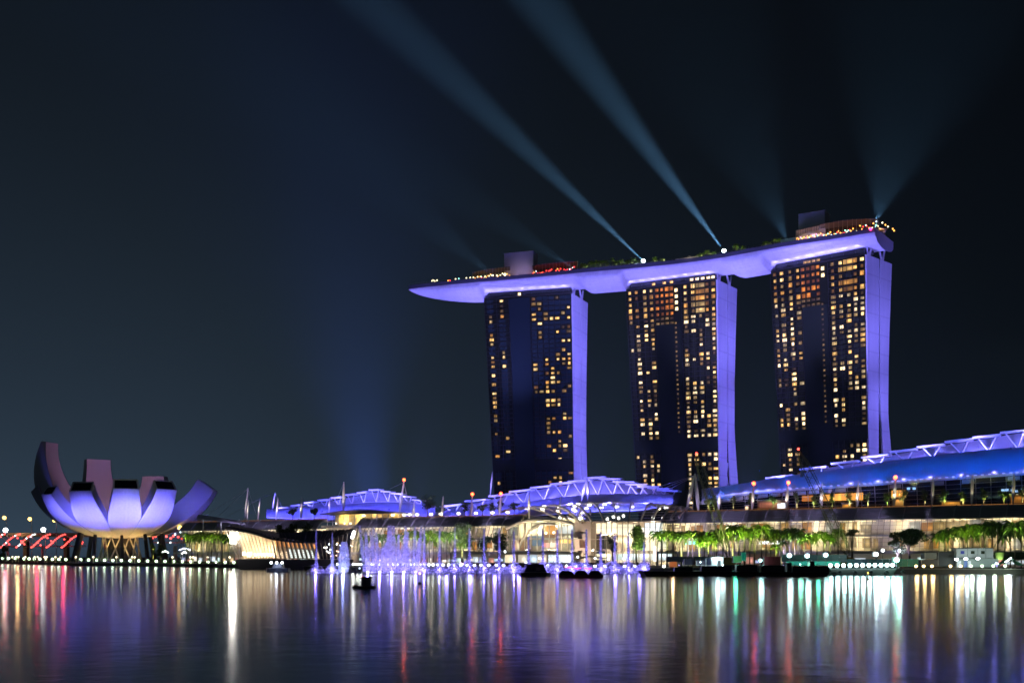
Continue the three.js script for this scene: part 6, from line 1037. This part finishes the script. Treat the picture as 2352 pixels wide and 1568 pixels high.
  { const q = at(2316, 1285, 380), o = thing('tube_lamp', 'slanting white tube lamp above the green tarpaulin', 'lamp', q); const t = part('tube', new THREE.CylinderGeometry(0.22, 0.22, 2.6, 10).rotateZ(-0.95), glow('white tube lamp', [0.85, 0.93, 1], 6), o); part('bracket', bar(V(0, -2.2, -0.3), V(0, 0, -0.2), 0.08), floodMat, o); pointLight('tube lamp', [0.8, 0.9, 1], 60, q.clone().add(V(0, -0.4, 1.2)), 30);
    const r = at(2318, 1299, 384), tp = thing('tarpaulin', 'green tarpaulin tent at the right end of the quay', 'tarpaulin', r); part('sheet', slab((u, v) => V((u - 0.5) * 9, 2.6 * (1 - Math.abs(u - 0.5) * 1.9) + 0.15 * Math.sin(u * 19), (v - 0.5) * 5), 16, 4, 0.06), S('green tarpaulin', [0.03, 0.16, 0.08], 0.8), tp); part('pole', bar(V(0, 0, 2.4), V(0, 2.7, 2.4), 0.07), steel, tp); }
  // floodlight masts
  const fm2 = [[1747, 1286, 342, [0.5, 1, 0.95], 1.0, 60, 'at the left end of the second barge'], [1813.5, 1274.5, 356, [0.6, 1, 1], 1.35, 70, 'left of three above the pale hoarding'], [1854.5, 1275.5, 356, [0.6, 1, 1], 1.35, 70, 'middle of three above the pale hoarding'], [1897, 1273.5, 356, [0.6, 1, 1], 1.35, 70, 'right of three above the pale hoarding'], [2012, 1272, 366, [0.75, 1, 1], 1.5, 100, 'above the right end of the lamp row'], [2028, 1263, 375, [0.85, 0.93, 1], 1.1, 60, 'before the shopfronts right of the crane boom'], [2066, 1264, 375, [0.75, 0.78, 1], 0.9, 40, 'violet white, beside the dark umbrella tree'], [2059.5, 1285, 350, [0.35, 1, 0.75], 1.7, 260, 'brightest, green white, right of the lamp row'], [1784, 1288, 350, [0.45, 1, 0.95], 0.6, 30, 'small, on the red container'], [1660, 1297, 342, [0.7, 1, 1], 0.45, 60, 'small, at the foot of the lit booth'], [1609, 1290, 345, [0.6, 0.9, 1], 0.4, 60, 'small, between the containers'], [1838, 1295, 342, [0.3, 1, 0.7], 0.5, 80, 'small and green on the mesh fence']];
  for (const [px, py, d, c, r, cd, l] of fm2) { const q = at(px, py, d), o = thing('site_floodlight', `cold site floodlight on a pole, ${l}`, 'floodlight', V(q.x, GROUND - 0.2, q.z)), h = q.y - GROUND + 0.2; part('pole', bar(V(0, 0, 0), V(0, h, 0), 0.1, 0.07, 6), floodMat, o); part('housing', box(r * 1.3, r * 1.0, 0.3, 0, h, -r * 0.55), floodMat, o); part('lens', new THREE.SphereGeometry(r * 0.45, 14, 10).scale(1.1, 1, 0.6).translate(0, h, 0), glow('site floodlight lens', c, r > 1.2 ? 16 : 9), o); pointLight('site floodlight', c, cd * 0.55, q.clone().add(V(0, 0, r + 0.4)), 40); }
  pointLight('green site light', [0.1, 1, 0.6], 50, at(1690, 1288, 346), 30); pointLight('green site light', [0.1, 1, 0.6], 40, at(1880, 1291, 352), 30);
  // lattice-boom cranes
  const lat = S('crane lattice', [0.16, 0.15, 0.07], 0.6);
  function crane(label, d, foot, head, tip, w0, lampPt) {
    const b = at(foot[0], foot[1], d), o = thing('crawler_crane', label, 'crane', V(b.x, GROUND, b.z)), A = b.clone().sub(o.position), B = at(head[0], head[1], d + 14).sub(o.position);
    const dir = B.clone().sub(A).normalize(), sx = V(-dir.y, dir.x, 0).normalize(), sz = V(0, 0, 1), L = B.distanceTo(A), n = Math.round(L / 2.4), wd = (t) => w0 * Math.min(1, 0.35 + 6 * t, 0.3 + 5 * (1 - t));
    const C = (t, i) => A.clone().addScaledVector(dir, L * t).addScaledVector(sx, (i < 2 ? -1 : 1) * wd(t) / 2).addScaledVector(sz, (i % 2 ? -1 : 1) * wd(t) / 2);
    const g = []; for (let k = 0; k < n; k++) for (let i = 0; i < 4; i++) { const t = k / n, t2 = (k + 1) / n, j = [1, 3, 0, 2][i]; g.push(bar(C(t, i), C(t2, i), 0.13, 0.13, 5)); g.push(bar(C(t, i), C(t2, j), 0.07, 0.07, 4)); }
    part('boom', merge(g), lat, o); part('cab', extrude([[-3, 0], [3.2, 0], [3.2, 1.8], [1.2, 2.6], [-3, 2.2]], 3, 0.1).translate(A.x - 1, 1.4, A.z - 1.5), S('crane housing', [0.3, 0.2, 0.03], 0.6), o); for (const s of [-1, 1]) part('track', new THREE.CapsuleGeometry(0.6, 5, 4, 10).rotateZ(Math.PI / 2).translate(A.x - 1, 0.7, A.z + s * 1.9), hullDark, o);
    part('counterweight', box(1.6, 2.2, 3.2, A.x - 4.6, 2.6, A.z), hullDark, o);
    const mastTop = A.clone().add(V(-3, 12, 0)); part('gantry', merge([bar(A.clone().add(V(-1, 3, 0.8)), mastTop, 0.16), bar(A.clone().add(V(-3.6, 3, -0.8)), mastTop, 0.14)]), lat, o);
    for (const z of [-0.5, 0.5]) part('stay', bar(mastTop, B.clone().add(V(0, 0, z)), 0.05, 0.05, 4), floodMat, o);
    if (tip) { const H = at(tip[0], tip[1], d + 14).sub(o.position); part('hoist_rope', bar(B, H, 0.05, 0.05, 4), floodMat, o); part('hook_block', extrude([[-0.6, 0], [0.6, 0], [0.45, 2.2], [-0.45, 2.2]], 0.7, 0.05).translate(H.x, H.y - 2, H.z - 0.35), S('hook block', [0.2, 0.22, 0.26], 0.6), o); }
    if (lampPt) part('lamp', ball(0.45, B.x, B.y + 0.9, B.z, 8), glow('red crane lamp', [1, 0.06, 0.04], 8), o);
    return o;
  }
  crane('lattice boom crane lit yellow-green at its foot, left of two', 400, [1674, 1277], [1600, 1046], [1604, 1090], 2.7, true); crane('lattice boom crane leaning left across the right mall wing, right of two', 395, [1950, 1277], [1834, 1036], [1842, 1082], 2.9, true);
  spotLight('crane light', [0.75, 1, 0.35], 2600, at(1684, 1277, 392), at(1650, 1150, 405), 26); spotLight('crane light', [0.7, 1, 0.4], 900, at(1960, 1277, 388), at(1925, 1200, 398), 24);
  // sign on the glass wall: small white letters, too blurred to read
  { const q = mp(1794 - 20, 1248, 13.6), o = thing('shop_sign', 'small blurred white letter sign on the right mall wing behind the palms', 'sign', mall2world(q.x, q.y, 13.6), -MA); part('letters', letters('IMPERIAL', 1.25, 0.15, font).scale(1.35, 1, 1), glow('white sign letters', [0.9, 0.97, 1], 2.4), o); part('rail', box(12, 0.15, 0.1, 0, -0.25, -0.1), steel, o); }
  { const q = mp(1588, 1249, 13.6), o = thing('shop_sign', 'small blurred green sign on the right mall wing behind the lime-lit palms', 'sign', mall2world(q.x, q.y, 13.6), -MA); for (const [x, h] of [[-2.8, 1.7], [-0.6, 1.5], [1.2, 1.7], [2, 4.4]]) part('green_sign_block', box(1.0, h, 0.2, x, h / 2, 0), glow('green sign panel', [0.3, 1, 0.75], 2.2), o); part('rail', box(6, 0.12, 0.1, 0, -0.1, -0.1), steel, o); }
}
// terrace kiosks on the right mall wing
for (const [px, py, w, h, c, k, l] of [[1772, 1171, 12, 4.6, [1, 0.34, 0.2], 0.35, 'wide red-brown terrace bar with shelves, right of the second red mast'], [1798, 1172, 4.6, 3.8, [0.85, 0.94, 1], 3, 'small brilliant white kiosk on the terrace'], [1947, 1168, 4, 2.4, [1, 0.42, 0.06], 0.7, 'small orange planter kiosk on the terrace, left'], [2064.5, 1164, 5, 4.4, [1, 0.45, 0.1], 0.55, 'orange lit bar on the terrace in the middle'], [1718, 1173, 1.8, 2.6, [1, 0.75, 0.45], 1.4, 'small cream lit lamp box on the terrace'], [2186, 1160, 8, 2.4, [1, 0.42, 0.06], 0.6, 'long low orange bar on the terrace, right'], [2342, 1153, 7, 4.4, [1, 0.38, 0.06], 0.3, 'dim orange bar at the right end of the terrace']]) {
  const q = mp(px, 1175, -6), o = thing('terrace_kiosk', l, 'kiosk', mall2world(q.x, WALK - 0.5, -6), -MA); part('body', box(w, h, 3, 0, h / 2, 0), S('kiosk wall', [0.35, 0.22, 0.15], 0.7), o); part('lit_window', box(w * 0.84, h * 0.55, 0.15, 0, h * 0.55, 1.55), glow('lit kiosk window', c, k * 1.6, { emissiveMap: roomTex[2] }), o); part('roof', box(w + 0.8, 0.25, 3.8, 0, h + 0.12, 0), steel, o);
}
// ---------------------------------------------------------------- what stands on the sky deck
{
  const onDeck = (px, across) => deckPoint(deckAtPx(px, across), across, DECK), dirAt = (px, across) => { const t = deckFrame(deckAtPx(px, across)).t; return Math.atan2(-t.z, t.x); };
  const lilac = S('pale plant room wall', [0.5, 0.48, 0.54], 0.6);
  for (const [x0, x1, top, l] of [[1163, 1229, 584, 'windowless pale box on the deck above the left tower'], [1840, 1900, 493, 'windowless pale box on the deck above the right tower']]) {
    const c = (x0 + x1) / 2, p = onDeck(c, 0.55), q = onDeck(x0, 0.55), r = onDeck(x1, 0.55), w = q.distanceTo(r), h = at(c, top, -p.z).y - DECK, o = thing('plant_room', l, 'plant room', p, dirAt(c, 0.55));
    part('wall', box(w, h, 11, 0, h / 2, 0), lilac, o); part('parapet', merge([box(w + 0.3, 0.4, 0.3, 0, h + 0.2, 5.5), box(0.3, 0.4, 11, w / 2, h + 0.2, 0), box(0.3, 0.4, 11, -w / 2, h + 0.2, 0)]), lilac, o); part('antenna', bar(V(w * 0.28, h, 0), V(w * 0.28, h + 2.2, 0), 0.08), steel, o); part('hatch', box(1.4, 0.8, 1.4, -w * 0.1, h + 0.4, 0), floodMat, o);
    spotLight('plant room light', [0.55, 0.42, 0.85], 360, onDeck(c, 0.1).add(V(0, 2, 0)), p.clone().add(V(0, h * 0.5, 0)), 50, 0.9);
  }
  const fabric = S('pavilion roof', [0.16, 0.14, 0.17], 0.6), wallM = S('pavilion wall', [0.07, 0.05, 0.06], 0.7);
  function pavilion(label, x0, x1, y0, y1, opt) {
    const c = (x0 + x1) / 2, p = onDeck(c, 0.25), o = thing('deck_pavilion', label, 'pavilion', V(0, 0, 0)), n = 26, Y = (u) => at(0, lerp(y0, y1, u) - (opt.hump ?? 3) * Math.sin(u * Math.PI), -onDeck(lerp(x0, x1, u), 0.3).z).y;
    const P = Array.from({ length: n + 1 }, (_, i) => onDeck(lerp(x0, x1, i / n), 0.13)), Q = Array.from({ length: n + 1 }, (_, i) => onDeck(lerp(x0, x1, i / n), 0.45)), f = (A, u) => { const k = Math.min(n - 1, Math.floor(u * n)); return A[k].clone().lerp(A[k + 1], u * n - k); };
    part('roof', slab((u, v) => f(P, u).lerp(f(Q, u), v).setY(Y(u) + 0.8 * Math.sin(v * 3.14)), n, 4, 0.35), fabric, o); part('back_wall', sheet((u, v) => f(Q, u).setY(lerp(DECK, Y(u), v)), n, 1), wallM, o);
    for (let i = 0; i <= n; i += 2) part('post', bar(P[i], P[i].clone().setY(Y(i / n)), 0.12, 0.12, 5), steel, o);
    for (let i = 0; i < opt.n; i++) { const u = (i + rr(0.2, 0.8)) / opt.n, q = f(P, u).lerp(f(Q, u), rr(0, 0.3)); part('lamp', ball(opt.r ?? 0.42, q.x, Math.min(Y(u) - 0.5, DECK + rr(...(opt.h ?? [1.5, 4]))), q.z + 0.4, 7), pick(opt.m), o); }
    for (const u of [0.2, 0.5, 0.8]) pointLight('pavilion lamp', opt.c, opt.cd, f(P, u).lerp(f(Q, u), 0.5).setY(DECK + 2.5), 30);
  }
  const red = glow('red party lamp', [1, 0.05, 0.05], 5), orange = glow('orange party lamp', [1, 0.42, 0.07], 4.5), warm = glow('warm party lamp', [1, 0.88, 0.5], 4.5), teal = glow('teal party lamp', [0.3, 1, 0.85], 4), cold = glow('cold party lamp', [0.7, 0.8, 1], 4), pinkish = glow('pink party lamp', [0.9, 0.35, 0.8], 3);
  pavilion('long red-lit pavilion on the deck between the left and middle towers', 1222, 1326, 615, 605, { n: 26, m: [red, red, red, red, cold, orange], c: [1, 0.1, 0.08], cd: 14, hump: 2 });
  pavilion('low orange-lit pavilion with a curved roof near the bow', 1085, 1172, 630, 617, { n: 18, m: [orange, orange, warm, red], c: [1, 0.5, 0.15], cd: 8, hump: 2 });
  pavilion('white-roofed pavilion with pink and orange lamps above the right tower', 1828, 1882, 535, 523, { n: 20, m: [orange, orange, orange, pinkish, teal], c: [1, 0.6, 0.45], cd: 30, hump: 0, h: [2.5, 3.4] });
  pavilion('long red and orange bar at the stern of the deck', 1884, 2020, 521, 508, { n: 44, m: [orange, orange, orange, red, cold, warm, teal], c: [1, 0.25, 0.1], cd: 20, hump: 4, h: [1.2, 4.6] });
  { const o = thing('stern_bar', 'round open-air bar with warm and red lamps on the deck stern corner', 'bar', onDeck(2018, 0.5)); part('counter', new THREE.CylinderGeometry(4, 4, 1.1, 20, 1, true).translate(0, 0.55, 0), wallM, o); part('roof', new THREE.ConeGeometry(5.2, 1, 20).translate(0, 4, 0), fabric, o); for (let i = 0; i < 6; i++) part('post', bar(V(4 * Math.cos(i), 0, 4 * Math.sin(i)), V(4 * Math.cos(i), 3.6, 4 * Math.sin(i)), 0.1), steel, o);
    for (const [px, py] of [[2001, 505], [2010, 508], [2016, 509], [2027, 511], [2034, 516], [2051, 525], [2054, 529], [2040, 520]]) part('lamp', ball(0.45, ...at(px, py, 690).sub(o.position).toArray(), 8), pick([warm, warm, orange]), o); pointLight('bar lamp', [1, 0.45, 0.15], 60, o.position.clone().add(V(0, 3, 3)), 20); }
  { const o = thing('glass_rail', 'pale glowing glass balustrade on the deck left of the white-roofed pavilion', 'balustrade', V(0, 0, 0)); for (let i = 0; i < 12; i++) { const a = onDeck(1793 + i * 3.1, 0.03), b = onDeck(1793 + (i + 1) * 3.1, 0.03); part('pane', slab((u, v) => a.clone().lerp(b, u * 0.94).add(V(0, v * 2.1 + 0.3, 0)), 1, 1, () => V(0, 0, -0.08)), S('frosted glass', [0.7, 0.85, 0.85], 0.5, { transmission: 0.4 }), o); } part('light_strip', merge(Array.from({ length: 12 }, (_, i) => beamBox(onDeck(1793 + i * 3.1, 0.05).add(V(0, 0.2, 0)), onDeck(1796 + i * 3.1, 0.05).add(V(0, 0.2, 0)), 0.2, 0.2))), glow('rail strip light', [0.6, 0.95, 1], 2), o); pointLight('rail light', [0.6, 0.95, 1], 30, onDeck(1810, 0.1).add(V(0, 1, 0)), 20); }
  // strings of small lamps along the deck edge near the bow
  { const o = thing('lamp_string', 'row of small greenish lamps along the deck edge near the bow', 'lamp row', V(0, 0, 0)); for (const px of [1046, 1054, 1071, 1080, 1088, 1097, 1106, 1114, 1123, 1132, 1141, 1149]) { const q = onDeck(px, 0.04); part('post', bar(q, q.clone().add(V(0, 1.4, 0)), 0.06, 0.06, 5), steel, o); part('lamp', ball(0.42, q.x, q.y + 1.5, q.z, 8), rnd() < 0.25 ? teal : warm, o); } part('big_lamp', ball(0.9, ...onDeck(1159, 0.04).add(V(0, 1.6, 0)).toArray(), 10), warm, o); }
  { const q = onDeck(998, 0.3), o = thing('sculpture_lamp', 'ring of tiny white lamps on a stalk near the bow tip', 'lamp', q); part('stalk', bar(V(0, 0, 0), V(0, 3.6, 0), 0.1), steel, o); for (let i = 0; i < 12; i++) part('bulb', ball(0.26, 2.1 * Math.cos(i * 0.524), 3.6 + 0.5 * Math.sin(i * 1.9), 1.2 * Math.sin(i * 0.524), 6), warm, o); }
  { const q = deckPoint(1.5, 0.5, DECK - 1.2), o = thing('bow_lamp', 'red lamp on the very tip of the bow', 'lamp', q); part('bracket', box(0.3, 0.3, 0.9, -0.3, 0, 0), floodMat, o); part('lamp', ball(0.8, -0.9, 0, 0, 10), glow('red bow lamp', [1, 0.05, 0.2], 7), o); const r = deckPoint(deckLen - 3, -0.01, DECK - 0.6), o2 = thing('stern_lamp', 'red lamp on the deck edge at the stern corner', 'lamp', r); part('bracket', box(0.3, 0.3, 0.6, 0, 0, 0), floodMat, o2); part('lamp', ball(0.85, 0, 0, 0.7, 10), glow('red stern lamp', [1, 0.03, 0.2], 7), o2); }
  for (const [px, l] of [[1037, 'left'], [1041, 'right']]) { const q = onDeck(px - 8, 0.2), o = thing('party_lamp', `small lamp on a post near the bow, ${l} of two`, 'lamp', q); part('post', bar(V(0, 0, 0), V(0, 2, 0), 0.07), steel, o); part('lamp', ball(0.45, 0, 2.1, 0, 8), l === 'left' ? orange : red, o); }
  // palms and bushes of the sky garden
  const sky = [];
  for (let i = 0; i < 15; i++) sky.push([1335 + i * 9.2 + rr(-3, 3), rr(0.1, 0.4), rr(4.4, 6.2)]);
  for (const px of [1505, 1522, 1606, 1625, 1640, 1691, 1707, 1757, 1768, 1780, 1790, 1612]) sky.push([px, rr(0.05, 0.3), rr(3.4, 5)]);
  sky.sort((a, b) => a[0] - b[0]).forEach(([px, ac, h], i) => { const q = onDeck(px, ac); palm(q, h, 'small palm in the sky garden along the deck, ' + nth(i, sky.length), 'palms of the sky garden', 0.8, 0); });
  for (const px of [1345, 1380, 1415, 1450, 1505, 1523, 1610, 1630, 1694, 1760, 1785]) spotLight('garden uplight', [0.85, 1, 0.3], 100, onDeck(px, 0.05).add(V(0, 0.3, 2.5)), onDeck(px, 0.22).add(V(0, 4.5, 0)), 55, 0.8);
  const gl = ['left', 'middle', 'right'];
  [[1362, 0], [1398, 1], [1436, 2]].forEach(([px, k]) => { const q = onDeck(px, 0.6); broadTree(q, 8, 11, `dark leafy tree mass in the sky garden, ${gl[k]} of three`, { n: 700, leaf: 0.45, low: 0.15 }); });
  { const o = thing('garden_wall', 'low lit bench wall in the sky garden above the middle tower', 'bench', V(0, 0, 0)); for (let i = 0; i < 6; i++) part('seat', beamBox(onDeck(1553 + i * 8.5, 0.1).add(V(0, 1.2, 0)), onDeck(1561 + i * 8.5, 0.1).add(V(0, 1.2, 0)), 1.6, 0.7), S('bench stone', [0.5, 0.47, 0.42], 0.7), o); pointLight('bench lamp', [1, 0.85, 0.65], 30, onDeck(1580, 0.02).add(V(0, 2, 2)), 20); }
  { const o = thing('garden_wall', 'low white lit step left of the first bright searchlight', 'bench', onDeck(1466, 0.08)); part('seat', box(5, 0.9, 1.4, 0, 0.5, 0), S('bench stone', [0.7, 0.72, 0.75], 0.7), o); part('leg', box(4.4, 0.3, 1, 0, 0.1, 0), floodMat, o); }
}
// ---------------------------------------------------------------- the crowd on the promenade, one dark mass far off
{
  const prof = (l) => l.map(([x, y]) => new THREE.Vector2(x, y));
  const person = merge([new THREE.LatheGeometry(prof([[0.02, 1.46], [0.05, 1.5], [0.1, 1.56], [0.115, 1.64], [0.08, 1.72], [0.01, 1.75]]), 7), new THREE.LatheGeometry(prof([[0.13, 0.85], [0.17, 0.98], [0.16, 1.15], [0.2, 1.36], [0.14, 1.44], [0.05, 1.5]]), 8).scale(1.15, 1, 0.75), bar(V(-0.09, 0, 0), V(-0.1, 0.9, 0), 0.06, 0.1, 6), bar(V(0.09, 0, 0.04), V(0.1, 0.9, 0), 0.06, 0.1, 6), bar(V(-0.22, 1.38, 0), V(-0.27, 0.85, 0.05), 0.055, 0.04, 5), bar(V(0.22, 1.38, 0), V(0.26, 0.87, 0.06), 0.055, 0.04, 5)]);
  const n = 900, im = new THREE.InstancedMesh(person, S('dark clothes', [1, 1, 1], 0.9), n), m = new THREE.Matrix4(), c = new THREE.Color();
  for (let i = 0; i < n; i++) { const px = rr(1058, 1490), d = quayAt(px) + rr(3, 34), p = at(px, HORIZON, d).setY(GROUND), s = rr(0.92, 1.08); m.makeRotationY(rr(0, 6.28)).scale(V(s, s, s)).setPosition(p); im.setMatrixAt(i, m); const k = rr(0.01, 0.07); im.setColorAt(i, c.setRGB(k * rr(0.9, 1.6), k * rr(0.5, 0.9), k * rr(0.7, 1.2))); }
  im.name = 'crowd'; im.receiveShadow = im.castShadow = true; tag(im, 'dark crowd of spectators along the promenade behind the fountain', 'crowd', null, 'stuff'); scene.add(im);
  // photographers' flashes and hand lamps held up in the crowd
  let f, wi = 0; for (const [px, py] of [[1240, 1281], [1264, 1283], [1272, 1281], [1303, 1285], [1327, 1278], [1367, 1281], [1447, 1281], [1397, 1283], [1284, 1292], [1208, 1291], [1160, 1266], [1432, 1282]].sort((a, b) => a[0] - b[0])) { const q = at(px, py, 452), label = 'small white work light on a stand in the crowd, ' + nth(wi++, 12); if (!f) { f = thing('work_light', label, 'work light', V(q.x, GROUND, q.z), 0, 'white work lights in the crowd'); part('stand', bar(V(0, 0, 0), V(0, q.y - GROUND, 0), 0.05, 0.04, 5), floodMat, f); part('lamp', ball(0.42, 0, q.y - GROUND, 0, 8), glow('work lamp', [0.9, 0.97, 1], 7), f); } else { const c = again(f, V(q.x, GROUND, q.z), undefined, label); c.children[1].position.y = q.y - at(1160, 1266, 452).y; } }
}
// ---------------------------------------------------------------- an airliner on its way in, high over the district to the left
{
  const o = thing('airliner', 'white airliner high above the city with its landing lights on', 'airliner', V(-1350, 560, -700), 0.5);
  const w = S('airliner paint', [0.7, 0.7, 0.72], 0.4);
  part('fuselage', new THREE.LatheGeometry([[0.05, -18], [1.2, -15], [1.9, -10], [1.95, 8], [1.6, 13], [0.7, 17], [0.05, 19]].map(([x, y]) => new THREE.Vector2(x, y)), 14).rotateX(Math.PI / 2), w, o);
  for (const s of [-1, 1]) { part('wing', extrude([[0, 0], [16, -7], [16.4, -8.6], [0, -5.5]], 0.35, 0.05).rotateX(Math.PI / 2).scale(s, 1, 1).translate(0, -0.5, 2), w, o); part('engine', new THREE.CylinderGeometry(1, 0.8, 3.6, 12).rotateX(Math.PI / 2).translate(s * 5.5, -1.6, 1), w, o); part('tailplane', extrude([[0, 0], [6, -3], [6, -4.2], [0, -3]], 0.25).rotateX(Math.PI / 2).scale(s, 1, 1).translate(0, 0.6, -13), w, o); }
  part('fin', extrude([[0, 0], [-5, 6], [-7, 6], [-5.5, 0]], 0.3).rotateY(-Math.PI / 2).translate(0, 1.2, -12), w, o);
  part('landing_light', ball(0.3, 0, -1, 16, 8), glow('landing light', [1, 0.97, 0.9], 10), o);
}
renderer.render(scene, camera);
